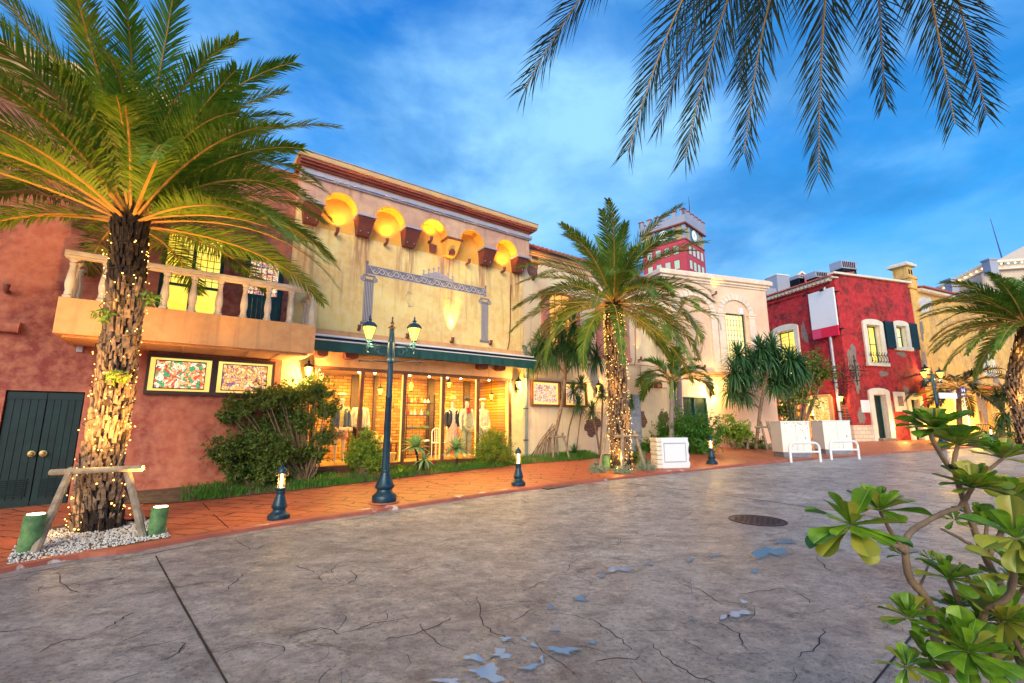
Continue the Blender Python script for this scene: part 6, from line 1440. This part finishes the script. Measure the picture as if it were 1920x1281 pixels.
for i,(x,y,dd,el) in enumerate([(985,165,4.4,.6),(1178,282,4.6,.6),(1285,295,5.0,.7),(1385,150,5.6,.9),(1395,288,4.8,.7),(1535,325,4.7,.7),(1660,190,5.3,.8),(1790,232,4.6,.7),(1850,215,5.0,.7),(1235,240,5.4,.7)]): drape(x,y,dd,el,i+1)
for i,(az,el) in enumerate([(U(-90),.4),(U(-60),.2),(U(-130),.5),(U(-20),.4),(U(180),.9),(U(10),.9),(U(-100),1.1)]): frond(mb,c3-b3,az,el,2.4,1.3,.36,60,.012,rnd)
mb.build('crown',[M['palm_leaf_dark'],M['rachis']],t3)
# ================================================================ garden beds and shrubs
def W1(s,off,z=0): v=F1.w(s,z,off); return v
bedpts=[G(225,946),G(330,944),G(420,935),G(600,915),G(700,903),G(800,891),G(900,880),G(990,870),G(1100,862),G(1130,858)]
NB=40
def bedline(t):
    f=t*(len(bedpts)-1); k=min(int(f),len(bedpts)-2); return bedpts[k].lerp(bedpts[k+1],f-k)
vs=[];K=8
def bedpt(u,v):
    a=bedline(u); s_=(Vector((a.x,a.y))-F1.p).dot(F1.t); b=F1.w(s_,0,-.02); q=a.lerp(b,v); z=zg(q.y)+.012+.10*min(1,v*2)+.03*sin(u*40)*v*(1-v)
    return Vector((q.x,q.y,z))
for i in range(NB+1):
    for j in range(K+1): vs.append(bedpt(i/NB,j/K))
m=MB(); m.add(vs,[(i*(K+1)+j,(i+1)*(K+1)+j,(i+1)*(K+1)+j+1,i*(K+1)+j+1) for i in range(NB) for j in range(K)]); o=m.build('garden_bed',M['soil'],smooth=True); o['kind']='structure'
def grass(name,fn,n,h,rnd,mat='grass'):
    m=MB()
    for _ in range(n):
        q=fn(rnd)
        if q is None: continue
        a=rnd.uniform(0,6.28); hh=h*rnd.uniform(.5,1.3); d=Vector((cos(a),sin(a),0)); l=d*hh*rnd.uniform(.2,.8); w=Vector((-d.y,d.x,0))*.006
        m.add([q-w,q+w,q+l*.4+Vector((0,0,hh*.7))+w*.7,q+l*.4+Vector((0,0,hh*.7))-w*.7,q+l+Vector((0,0,hh))],[(0,1,2,3),(3,2,4)])
    o=m.build(name,M[mat]); o['kind']='stuff'; return o
rnd=random.Random(2)
def gf(r):
    u=r.uniform(.12,1); v=r.random()
    q=bedpt(u,v); k=noise.noise(Vector((q.x*1.3,q.y*1.3,0)))
    if u<.85 and v>.30 and r.random()<.75: return None
    if k<-.12 and r.random()<.75: return None
    return q
grass('grass',gf,26000,.10,rnd)
# shrubs --------------------------------------------------
def shrub(name,label,cat,base,blobs,mat,seed,stems=5,ls=.06,n=1400,asp=.45,cat_=None,stemr=.012,twigs=True):
    t=thing(name,label,cat,base); rnd=random.Random(seed); m=MB(); tot=sum(b[3]**2 for b in blobs)
    for (x,y,z,r) in blobs:
        k=int(n*r*r/tot)
        # lumpy crown: clusters of leaves round many twig ends
        for c in range(max(4,int(k/22))):
            d=Vector((rnd.gauss(0,1),rnd.gauss(0,1),rnd.gauss(0,.9))).normalized(); lump=.82+.38*noise.noise(d*2.3+Vector((x,y,z))*3); kk=rnd.uniform(.35,1.0)*lump*1.1
            q=Vector((x,y,z))+Vector((d.x*r,d.y*r,d.z*r*.85))*kk; leafblob(m,q,r*.17+.015,18,ls*1.1,rnd,0,.9,asp,.2)
        for c in range(int(k/60)):
            d=Vector((rnd.gauss(0,1),rnd.gauss(0,1),rnd.gauss(.25,.8))).normalized(); d2=(d+Vector((rnd.uniform(-.4,.4),rnd.uniform(-.4,.4),rnd.uniform(0,.7)))).normalized(); L0=r*rnd.uniform(.75,1.0); L1=r*rnd.uniform(.25,.55)
            a0=Vector((x,y,z))+d*L0; s2=d2.orthogonal().normalized()
            for j in range(7):
                q=a0+d2*L1*j/6; leafblob(m,q,ls*.35,2,ls*1.05,rnd,0,.9,asp,.6)
            m.tube([a0-d2*.05,a0+d2*L1],[.004,.002],3,1,cap=False)
    m.build('foliage',[M[mat],M['bark']],t); s=MB()
    for b in blobs:
        for _ in range(stems):
            a=rnd.uniform(0,6.28); e=Vector((b[0]+b[3]*.6*cos(a),b[1]+b[3]*.6*sin(a),b[2]+b[3]*rnd.uniform(-.3,.6))); mid=e*.5+Vector((rnd.uniform(-.06,.06),rnd.uniform(-.06,.06),-.05)); s.tube([(rnd.uniform(-.05,.05),rnd.uniform(-.05,.05),-.05),mid,e],[stemr,stemr*.8,stemr*.35],5,cap=False)
    s.build('stems',M['bark'],t); return t
def Bz(px,py,d=0,off=.5):
    q=G(px,py); dd=ray(px,py); best=None
    for fr_ in (F1,F3):
        pp=fr_.p+fr_.n*off
        k=(fr_.n.x*pp.x+fr_.n.y*pp.y)/(fr_.n.x*dd.x+fr_.n.y*dd.y); w=Vector((dd.x*k,dd.y*k)); s_=(w-fr_.p).dot(fr_.t)
        if ((fr_ is F1 and s_<18) or (fr_ is F3 and 0<s_<5.7)) and w.y<q.y: q=Vector((w.x,w.y,0))
    return Vector((q.x,q.y,zg(q.y)+d))
# large dark shrub (lower mass and the taller, airy right part)
q=Bz(480,917); D_=q.y
def rel(px,py,y,q): v=at(px,py,y)-q; return (v.x,v.y,v.z)
def mk(px,py,r,dy=0,Q=None):
    Y_=Q.y+dy; d=ray(px,py)
    for fr_ in (F1,F3):
        k=(fr_.n.x*fr_.p.x+fr_.n.y*fr_.p.y)/(fr_.n.x*d.x+fr_.n.y*d.y); w=Vector((d.x*k,d.y*k))
        s_=(w-fr_.p).dot(fr_.t)
        if (fr_ is F1 and s_<18) or (fr_ is F3 and 0<s_<5.7): Y_=min(Y_,d.y*k-r*1.05)
    v=rel(px,py,Y_,Q); return (*v,r)
shrub('dark_shrub','broad dark green shrub against the red wall behind the nearest bollard','shrub',q,[mk(425,850,.36,0,q),mk(470,835,.40,.1,q),mk(520,845,.36,0,q),mk(500,880,.34,-.05,q),mk(450,885,.30,0,q)],'bush_leaf',3,5,.07,16000)
q2=Bz(575,905); shrub('tall_shrub','tall airy dark shrub with bare stems overlapping the left end of the shop window','shrub',q2,[mk(450,765,.30,-.2,q2),mk(425,785,.20,-.2,q2),mk(500,750,.36,.1,q2),mk(545,740,.34,0,q2),mk(595,735,.36,.1,q2),mk(615,770,.28,0,q2),mk(560,790,.34,0,q2),mk(500,800,.26,0,q2),mk(530,780,.26,0,q2),mk(590,850,.30,0,q2),mk(610,820,.26,0,q2),mk(560,870,.25,0,q2)],'bush_leaf',4,4,.072,19000,stemr=.022)
q=Bz(680,893,.1); shrub('lime_shrub','bright yellow green shrub at the shop window left of the street lamp','shrub',q,[mk(683,840,.34,0,q),mk(668,860,.26,0,q),mk(700,862,.28,0,q),mk(688,815,.16,0,q)],'lime_leaf',5,5,.06,8500)
q=Bz(925,872,.1); shrub('round_shrub','clipped round shrub at the right end of the shop window','shrub',q,[mk(925,840,.50,0,q),mk(910,850,.36,-.1,q),mk(942,850,.36,-.1,q),mk(925,822,.34,0,q)],'round_leaf',6,5,.045,15000)
q=Bz(1300,850,.05,1.2); shrub('hedge','dense bright green hedge bush in front of the dark green door','hedge',q,[mk(1256,818,.72,0,q),mk(1288,808,.86,0,q),mk(1318,815,.72,0,q),mk(1240,832,.42,-.1,q),mk(1312,838,.5,-.2,q)],'hedge_leaf',7,4,.10,12000)
q=Bz(1216,843,.03); shrub('low_shrub','small dark green low shrub left of the white stone sign','shrub',q,[mk(1216,838,.34,0,q),mk(1205,840,.22,0,q)],'hedge_leaf',8,3,.07,1500)
q=Bz(1378,838,.05,1.0); shrub('croton_shrub','yellow green shrub with upright shoots against the peach wall','shrub',q,[mk(1378,812,.55,0,q),mk(1362,805,.30,0,q),mk(1396,808,.34,0,q),mk(1367,786,.20,0,q)],'lime_leaf',9,4,.13,2300)
q=Bz(1412,842,.03); shrub('dark_low_shrub','dark brownish low shrub under the many headed dracaena','shrub',q,[mk(1412,832,.46,0,q),mk(1426,836,.3,0,q)],'bush_leaf',10,3,.08,1600)
for px,py,lb in ((1383,841,'silvery low cushion plant before the yellow green shrub'),(1440,842,'silvery low cushion plant left of the rusty cabinet')):
    q=Bz(px,py,.02); shrub('silver_plant',lb,'plant',q,[(0,0,.10,.24),(.2,0,.08,.18),(-.2,0,.08,.18)],'silver_leaf',px,2,.05,900)
for px,py,lb in ((1122,886,'silvery cushion plant left of the second palm at the kerb'),(1168,888,'silvery cushion plant right at the foot of the second palm'),(1212,882,'silvery cushion plant right of the second palm')):
    q=G(px,py); shrub('silver_plant',lb,'plant',(q.x,q.y,q.z),[(0,0,.09,.20),(.16,0,.07,.15),(-.16,0,.07,.15)],'silver_leaf',px,2,.04,1100)
for px,py,lb in ((1195,868,'tuft of green ground leaves behind the second palm'),(1455,826,'green shrub tuft left of the cabinets')):
    q=G(px,py); shrub('low_shrub',lb,'shrub',(q.x,q.y,q.z),[(0,0,.14,.22),(.2,.1,.12,.18)],'hedge_leaf',px,2,.06,700)
# agaves on short stems ------------------------------------
def blade(mb,q,D,l,w,bend,up=Vector((0,0,1)),mi=0,n=5,fold=.18,prof=None):
    S=D.cross(up); S=S.normalized() if S.length>.05 else Vector((1,0,0)); p=Vector(q); d=D.normalized(); vs=[]
    for i in range(n+1):
        t=i/n; ww=w*(prof(t) if prof else (.45+1.5*t*(1-t)*1.5)*(1-t**3)); Nn=S.cross(d)
        vs+=[p-S*ww+Nn*ww*fold*2,p,p+S*ww+Nn*ww*fold*2]; d=(d+Vector((0,0,-bend/n))).normalized(); p=p+d*l/n
    mb.add(vs,[(3*i+j,3*i+j+1,3*i+j+4,3*i+j+3) for i in range(n) for j in range(2)],mi)
def rosette(mb,c,n,l,w,e0,e1,bend,rnd,mi=0,prof=None,nseg=5,axis=None):
    R=Matrix.Identity(3)
    if axis is not None: R=Vector((0,0,1)).rotation_difference(Vector(axis)).to_matrix()
    for i in range(n):
        t=i/max(1,n-1); az=i*2.39996+rnd.uniform(-.2,.2); el=e0+(e1-e0)*t+rnd.uniform(-.1,.1); D=R@Vector((cos(az)*cos(el),sin(az)*cos(el),sin(el)))
        blade(mb,Vector(c)+D*.01,D,l*rnd.uniform(.8,1.1)*(.75+.25*t),w*rnd.uniform(.85,1.1),bend*(.4+t),mi=mi,prof=prof,n=nseg)
for (px,py,tx,ty,lb,k) in ((783,886,779,838,'branched agave with broad pale green leaves, left of the two agaves',1),(855,878,855,842,'single stemmed agave, right of the two agaves',2)):
    q=Bz(px,py,.08); rnd=random.Random(k); t=thing('agave',lb,'agave',q); c=Vector(rel(tx,ty,q.y,q))
    m=MB(); m.tube([(0,0,-.05),c*.5+Vector((.03,0,0)),c],[.035,.03,.035],7)
    if k==1: c2=Vector(rel(795,862,q.y-.1,q)); m.tube([(.15,0,-.05),c2*.6+Vector((.05,0,0)),c2],[.03,.03,.03],7)
    m.build('stem',M['boot_dark'],t); m=MB(); rosette(m,c,40,.50,.058,1.35,-.25,.45,rnd)
    if k==1: rosette(m,c2,20,.36,.045,1.1,-.7,.7,rnd)
    m.build('leaves',M['agave_leaf'],t)
q=Bz(753,893,.05); rnd=random.Random(3); t=thing('leafy_plant','small broad leaved plant at the foot of the shop wall right of the lamp post','plant',q); m=MB(); leafblob(m,(0,0,.12),.14,40,.13,rnd,asp=.6); m.build('leaves',M['round_leaf'],t); m=MB(); m.tube([(0,0,0),(0,0,.15)],.01,4); m.build('stem',M['bark'],t)
q=Bz(813,882,.05); t=thing('red_flower','small red flower spike between the two agaves','flower',q); m=MB(); m.lathe([(.001,.15),(.03,.17),(.025,.22),(.001,.30)],8); m.build('petals',M['cloth_red'],t); m=MB(); m.tube([(0,0,0),(0,0,.16)],.008,4); leafblob(m,(0,0,.06),.08,14,.08,rnd); m.build('stem',M['grass'],t)
# dracaenas, yuccas ---------------------------------------
def strap_head(mb,c,n,l,w,bend,rnd,e0=1.45,e1=-.5,axis=None): rosette(mb,c,int(n*1.5),l,w*1.25,e0,e1,bend,rnd,prof=lambda t:(1-t)**.6*(.6+.8*t) if t<1 else .02,nseg=4,axis=axis)
def headed(name,label,cat,base,stems,heads,leaf,seed,mat='bark'):
    t=thing(name,label,cat,base); rnd=random.Random(seed); m=MB()
    for pts,r in stems: m.tube(smooth_line([Vector(p) for p in pts],5) if len(pts)>2 else pts,[r]*(5*(len(pts)-1)+1) if len(pts)>2 else r,8)
    m.build('trunk',M[mat],t,smooth=True); m=MB()
    for (c,n,l,w,b_,e1) in heads: strap_head(m,c,n,l,w,b_,rnd,e1=e1)
    m.build('crown',M[leaf],t); return t
# screw pine with stilt roots
q=Bz(1040,862,.08); Y=q.y
def R_(px,py,dy=0): return rel(px,py,Y+dy,q)
hd=[(R_(1055,640),60),(R_(1015,648,.1),46),(R_(1095,645,-.1),50),(R_(1075,612),46),(R_(1035,662,-.3),40),(R_(1075,660,-.3),44),(R_(1118,668),34),(R_(1050,615,.2),36),(R_(1000,672),34)]
headed('screw_pine','screw pine with drooping dark leaves and splayed stilt roots against the cream wall','tree',q,[([R_(1042,810),R_(1053,760),R_(1060,700),R_(1058,650)],.055),([R_(1058,700),R_(1030,665)],.035),([R_(1058,705),R_(1090,660)],.035),([R_(1060,680),R_(1072,625)],.03)],[(c,int(n*1.5),.85,.024,1.7,-.9) for c,n in hd],'dracaena_leaf',51,'boot')
t=thing('stilt_roots','fan of pale brown stilt roots leaning left under the screw pine','roots',q); rnd=random.Random(8); m=MB()
for k in range(15):
    a=Vector(R_(1038+rnd.uniform(-4,6),800+rnd.uniform(-6,20))); e=Vector(R_(992+k*3.6,861,rnd.uniform(-.2,.2))); e.z=-.02; mid=(a+e)*.5+Vector((-.05,0,.08)); m.tube(smooth_line([a,mid,e],5),[.016]*11,5)
m.build('root_bundle',M['boot'],t,smooth=True)
stake_frame(q,radians(10),'timber support frame around the screw pine trunk',.78,.5,[(R_(1034,862)[0],-.2,R_(1034,810)[0],-.15),(R_(1064,862)[0]+.05,-.1,R_(1055,810)[0],0),(.2,.25,.12,.2)],[((R_(1026,810)[0],-.15,.66),(R_(1060,810)[0],-.1,.66))],.8)
# yucca group
q=Bz(1125,858,.08); Y=q.y
yu=[(1090,722),(1085,758),(1128,738),(1110,770),(1150,760),(1075,735)]
headed('yucca_group','clump of slender stemmed yuccas with spiky heads left of the second palm','yucca',q,[([(0,0,0),R_(1118,810),R_(1110,775)],.035),([(0,0,0),R_(1128,800),R_(1130,745)],.03),([R_(1062,850),R_(1068,800),R_(1085,745)],.025),([R_(1080,848),R_(1085,810),R_(1090,770)],.02),([R_(1130,850),R_(1140,800),R_(1150,765)],.025)],[(R_(x,y),75,.55,.016,.5,-.9) for x,y in yu],'dracaena_leaf',52)
q=Bz(1178,850,.05); Y=q.y
headed('yucca','single spiky yucca head sticking out right of the second palm trunk','yucca',q,[([(0,0,0),R_(1180,790),R_(1182,745)],.03)],[(R_(1184,755),70,.50,.012,.25,-1.2)],'dracaena_leaf',53)
q=Bz(1077,858,.08); headed('young_yucca','small young yucca low in the grass beside the screw pine','yucca',q,[([(0,0,0),(0,0,.1)],.03)],[((0,0,.12),34,.42,.014,.5,.1)],'dracaena_leaf',54)
# many headed dracaena at the peach wall
q=Bz(1417,838,.05,1.5); Y=q.y
hd=[(1385,668),(1410,680),(1440,668),(1400,700),(1435,700),(1372,730),(1460,690),(1448,650),(1425,655),(1395,735),(1470,710),(1482,675),(1490,700),(1500,690),(1378,700),(1455,720)]
headed('dracaena_tree','many headed dracaena tree with dark strap leaves before the end of the peach building','tree',q,[([(0,0,0),R_(1424,780),R_(1432,730),R_(1440,690)],.07),([R_(1424,765),R_(1400,750),R_(1378,738)],.045),([R_(1432,735),R_(1415,715),R_(1405,700)],.04),([R_(1437,710),R_(1455,700),R_(1465,690)],.035),([R_(1440,690),R_(1430,670),R_(1425,660)],.03)],[(R_(x,y,random.Random(x).uniform(-.5,.5)),80,1.0,.034,1.1,-.85) for x,y in hd],'dracaena_leaf',55)
stake_frame(q,0,'timber support frame beside the many headed dracaena',1.1,.5,[(.35,-.2,.25,-.1),(.85,.1,.62,.05),(.6,-.3,.5,-.1),(-.3,.1,-.1,.1)],[((.0,-.1,.85),(.75,-.05,.88))])
# slender palm with fan of fronds
q=Bz(1258,840,.05,1.5); t=thing('slender_palm','small slender palm with arching bright green fronds on the cream wall','palm tree',q); Y=q.y; c=Vector(R_(1260,715)); m=MB(); m.tube([(0,0,-.05),R_(1259,790),tuple(c-Vector((0,0,.1)))],[.11,.085,.06],10); m.build('trunk',M['bark_grey'],t,smooth=True); m=MB(); m.tube([tuple(Vector(R_(1259,748))),tuple(c+Vector((0,0,.05)))],[.09,.06],10); m.build('crownshaft',plain('green_crownshaft',(.22,.32,.08),.5),t,smooth=True)
palm_crown(t,c,15,1.55,.50,.028,61,'palm_leaf_lime',1.25,.35,(1.2,1.9),46,.022,name='crown',bare=.15)
# tall palm behind (grey trunk, crown mostly in the lit palm's fronds)
q=Bz(1275,838,.05,.5); t=thing('tall_grey_palm','tall grey trunked palm between the slender palm and the dark green door','palm tree',q); Y=q.y; c=Vector(R_(1268,600)); m=MB(); m.tube([(0,0,-.05),R_(1274,740),R_(1272,660),tuple(c)],[.13,.11,.09,.07],10); m.build('trunk',M['bark_grey'],t,smooth=True)
palm_crown(t,c,14,2.0,.5,.024,62,'palm_leaf',1.2,-.5,(1.6,2.3),36,.025,bare=.2)
# leafy dark tree by the passage
q=Bz(1500,822,0); q=Vector((14.2,23.2,zg(23.2))); Y=q.y
t=shrub('dark_leafy_tree','dark small leaved tree beside the lit passage shop','tree',q,[mk(1505,690,.95,0,q),mk(1535,700,.75,0,q),mk(1475,715,.8,0,q),mk(1500,740,.8,0,q),mk(1470,770,.6,0,q),mk(1490,790,.45,0,q)],'bush_leaf',70,4,.16,6500,stemr=.05)
# right palms
q=Vector((20.9,20.4,zg(20.4))); q=at(1925,830,19.5); q=Vector((q.x,q.y,zg(q.y))); t=thing('right_palm','large date palm cut by the right edge of the photo','palm tree',q); Y=q.y; c=at(1925,610,Y)-q
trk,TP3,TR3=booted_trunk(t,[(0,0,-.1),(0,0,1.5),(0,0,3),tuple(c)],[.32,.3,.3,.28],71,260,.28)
palm_crown(t,c,56,3.9,.60,.034,72,'palm_leaf_mid',1.45,-.2,(.8,1.5),66,.035,extra=[(U(180),.5,4.1,1.2,.1,0),(U(170),.2,4.0,1.1,.1,0),(U(190),.0,3.9,.9,0,0),(U(175),.8,4.0,1.3,.2,0),(U(200),-.1,3.6,.9,.2,0)])
string_lights(q,0,TP3,TR3,'fairy lights on the trunk of the palm at the right edge',9,60,0,20,10)
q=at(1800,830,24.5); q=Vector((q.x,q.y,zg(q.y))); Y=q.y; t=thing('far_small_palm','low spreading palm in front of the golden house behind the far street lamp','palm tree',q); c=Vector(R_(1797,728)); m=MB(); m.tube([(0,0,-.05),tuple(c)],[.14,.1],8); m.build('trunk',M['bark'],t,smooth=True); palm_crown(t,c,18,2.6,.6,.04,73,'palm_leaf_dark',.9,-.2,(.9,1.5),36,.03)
q=at(1880,830,23.5); q=Vector((q.x,q.y,zg(q.y))); Y=q.y; headed('far_dracaena','drooping dracaena with stacked heads at the golden house far right','tree',q,[([(0,0,0),R_(1880,770),R_(1882,735)],.08)],[(R_(x,y),40,.8,.03,1.5,-.8) for x,y in ((1882,735),(1868,742),(1895,740),(1880,775),(1874,800),(1890,790))],'dracaena_leaf',74)
q=at(1890,822,24.5); shrub('far_hedge','low dark hedge along the foot of the golden house at the right edge','hedge',Vector((q.x,q.y,zg(q.y))),[(0,0,.2,.5),(1,0,.2,.5),(2,0,.25,.5),(-1,0,.2,.4)],'bush_leaf',76,2,.14,1500)
t=thing('low_bench','long low stone bench before the golden house stairs','bench',Bz(1850,826),radians(17)); m=MB(); m.box(-1.3,1.3,-.2,.2,.32,.42); m.build('seat',M['white_stone'],t,bevel=.02); 
for x in(-1,1): m=MB(); m.box(x-.1,x+.1,-.15,.15,0,.32); m.build('leg',M['stone_gray'],t)
# ================================================================ foreground plant with big glossy leaves
root=Vector((2.15,1.95,.05)); t=thing('foreground_plant','glossy broad leaved plant with rosettes on bare branches in the right foreground','plant',root)
rnd=random.Random(77)
def leafprof(t): return (.13+1.0*t**1.35)*(1 if t<.55 else sqrt(max(0,1-((t-.55)/.45)**2.2))*.98+.02)
def bigleaf(mb,q,D,l,w,bend,rnd,mi,roll=0):
    up=Matrix.Rotation(roll,3,D)@Vector((0,0,1)); S=D.cross(up); S=S.normalized() if S.length>.05 else Vector((1,0,0)); p=Vector(q); d=D.normalized(); vs=[]; ts=[0,.12,.25,.38,.5,.62,.73,.82,.89,.94,.975,1.0]; n=len(ts)-1; ph=rnd.uniform(0,6)
    for i in range(n+1):
        t=ts[i]; ww=w*leafprof(t); Nn=S.cross(d); cup=.26+.12*sin(t*6+ph); wav=.05*ww*sin(t*17+ph); rb=min(.0013,ww*.5)*(1-.7*t)+.0004
        vs+=[p-S*ww+Nn*(ww*cup+wav),p-S*ww*.55+Nn*ww*cup*.40,p-S*rb+Nn*.0004,p-Nn*.0014,p+S*rb+Nn*.0004,p+S*ww*.55+Nn*ww*cup*.40,p+S*ww+Nn*(ww*cup-wav)]
        if i<n: d=(d+Vector((0,0,-bend*(ts[i+1]-t)))).normalized(); p=p+d*l*(ts[i+1]-t)
    for i in range(n):
        for j in range(6): mb.add([],[],0); mb.f.append([len(mb.v)+a for a in (7*i+j,7*i+j+1,7*i+j+8,7*i+j+7)]); mb.m.append(2 if j in(2,3) else mi)
    mb.v+= [Vector(a) for a in vs]
ros=[]
def ros_at(px,py,dist,l,n,yel,axis=(0,0,1),e1=-.5):
    d=ray(px,py); c=Vector((0,0,H_))+d*dist; ros.append(c-root)
    R=Vector((0,0,1)).rotation_difference(Vector(axis).normalized()).to_matrix(); mb=MB()
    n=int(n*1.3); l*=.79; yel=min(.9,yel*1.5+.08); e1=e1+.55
    for i in range(n):
        t_=i/max(1,n-1); az=i*2.39996+rnd.uniform(-.25,.25); el=1.15+(e1-1.15)*t_+rnd.uniform(-.12,.12); D=R@Vector((cos(az)*cos(el),sin(az)*cos(el),sin(el)))
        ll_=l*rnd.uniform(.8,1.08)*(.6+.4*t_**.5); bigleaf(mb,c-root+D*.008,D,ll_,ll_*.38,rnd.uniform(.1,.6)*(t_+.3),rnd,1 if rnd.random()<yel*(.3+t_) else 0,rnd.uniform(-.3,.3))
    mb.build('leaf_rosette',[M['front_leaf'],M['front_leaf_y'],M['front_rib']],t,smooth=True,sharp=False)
    return c-root
RS=dict(a=ros_at(1596,985,1.50,.185,15,.22,(-.5,-.75,.35),-.5), b=ros_at(1650,958,1.62,.16,15,.22,(-.1,-.25,1),-.25),
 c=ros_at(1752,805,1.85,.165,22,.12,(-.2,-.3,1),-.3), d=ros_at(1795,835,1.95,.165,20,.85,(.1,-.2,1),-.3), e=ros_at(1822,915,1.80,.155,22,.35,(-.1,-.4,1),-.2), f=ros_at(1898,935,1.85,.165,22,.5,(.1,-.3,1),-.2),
 g=ros_at(1905,1010,1.42,.17,12,.35,(-.3,-.8,.4),-.5), h=ros_at(1778,1085,1.62,.13,16,.35,(0,-.5,1),-.3), i=ros_at(1705,1160,1.62,.13,14,.12,(-.2,-.4,1),-.5), j=ros_at(1815,1222,1.48,.17,18,.15,(-.1,-.7,.8),-.5),
 k=ros_at(1885,1165,1.55,.18,18,.3,(.2,-.5,.9),-.5), l=ros_at(1790,1140,1.75,.09,12,.1,(0,-.5,1),-.6), m=ros_at(1692,1042,1.75,.06,8,.1), n=ros_at(1790,975,1.85,.07,10,.3,(0,-.3,1),-.8), o=ros_at(1745,1050,1.8,.06,8,.2),p=ros_at(1920,1100,1.7,.18,14,.3),q=ros_at(1700,1250,1.55,.10,10,.2,(-.3,-.4,1),-.6),
 r=ros_at(1850,1120,1.9,.13,14,.1,(0,-.4,1),-.5),s=ros_at(1900,1225,1.7,.15,14,.4,(0,-.5,1),-.5),u=ros_at(1740,1235,1.65,.11,14,.1,(-.1,-.5,1),-.5),
 v=ros_at(1880,860,2.0,.17,14,.5,(.1,-.3,1),-.3),w=ros_at(1850,985,1.9,.15,14,.4,(.1,-.3,1),-.3),x=ros_at(1900,1075,1.65,.16,14,.3,(0,-.5,1),-.4),y=ros_at(1840,1165,1.7,.14,14,.15,(-.1,-.5,1),-.4),z=ros_at(1770,1180,1.7,.12,14,.1,(-.1,-.5,1),-.5))
def PP(px,py,dist): return Vector((0,0,H_))+ray(px,py)*dist-root
mb=MB()
def br(pts,r0,r1):
    P=smooth_line([Vector(p) for p in pts],6); n=len(P); mb.tube([p+Vector((rnd.uniform(-.002,.002),)*3) for p in P],[r0+(r1-r0)*i/(n-1)+(.0012 if i%2 else 0) for i in range(n)],9,cap=True)
fork=PP(1697,1035,1.66)
br([(0,0,.05),PP(1790,1260,1.62),PP(1740,1130,1.65),PP(1706,1085,1.66),fork],.018,.011); br([fork,PP(1680,1025,1.6),PP(1650,1012,1.55),RS['a']],.009,.006); br([fork,PP(1672,1000,1.64),RS['b']],.008,.005)
br([fork,PP(1705,1000,1.7),PP(1760,965,1.8),PP(1800,950,1.85),RS['e']],.011,.007)
br([(0,0,.05),PP(1900,1150,1.85),PP(1850,1050,1.85),PP(1815,960,1.85),PP(1790,880,1.9),RS['d']],.016,.007); br([PP(1800,890,1.88),PP(1775,870,1.87),PP(1745,815,1.85),RS['c']],.010,.007); br([PP(1850,1050,1.85),PP(1880,990,1.85),RS['f']],.010,.007)
br([(0,0,.02),PP(1850,1200,1.58),PP(1895,1110,1.5),RS['g']],.013,.008); br([PP(1745,1140,1.64),PP(1720,1150,1.63),RS['i']],.006,.004); br([PP(1850,1190,1.65),PP(1810,1150,1.65),RS['h']],.008,.006); br([(0,0,.05),RS['j']],.01,.007); br([(0,0,.1),RS['k']],.01,.007); br([PP(1845,1040,1.86),PP(1810,1015,1.8),PP(1765,992,1.75)],.008,.004); br([PP(1830,1110,1.8),PP(1800,1055,1.75)],.008,.005)
br([PP(1815,960,1.85),RS['n']],.005,.003); br([(0,0,.05),RS['s']],.01,.006); br([(0,0,.1),PP(1880,1180,1.9),RS['r']],.01,.006); br([PP(1790,1260,1.62),RS['u']],.007,.005); br([PP(1790,1260,1.62),RS['q']],.006,.004); br([PP(1890,1150,1.7),RS['p']],.008,.006); br([PP(1725,1100,1.66),RS['o']],.004,.003); br([fork,RS['m']],.004,.003); br([PP(1830,1130,1.75),RS['l']],.005,.004)
for k_,a_ in (('v',(1800,950,1.85)),('w',(1850,1050,1.85)),('x',(1880,1180,1.7)),('y',(1850,1200,1.65)),('z',(1790,1260,1.62))): br([PP(*a_),(PP(*a_)+RS[k_])*.5+Vector((0,0,.02)),RS[k_]],.008,.005)
mb.build('branches',M['bark'],t,smooth=True)
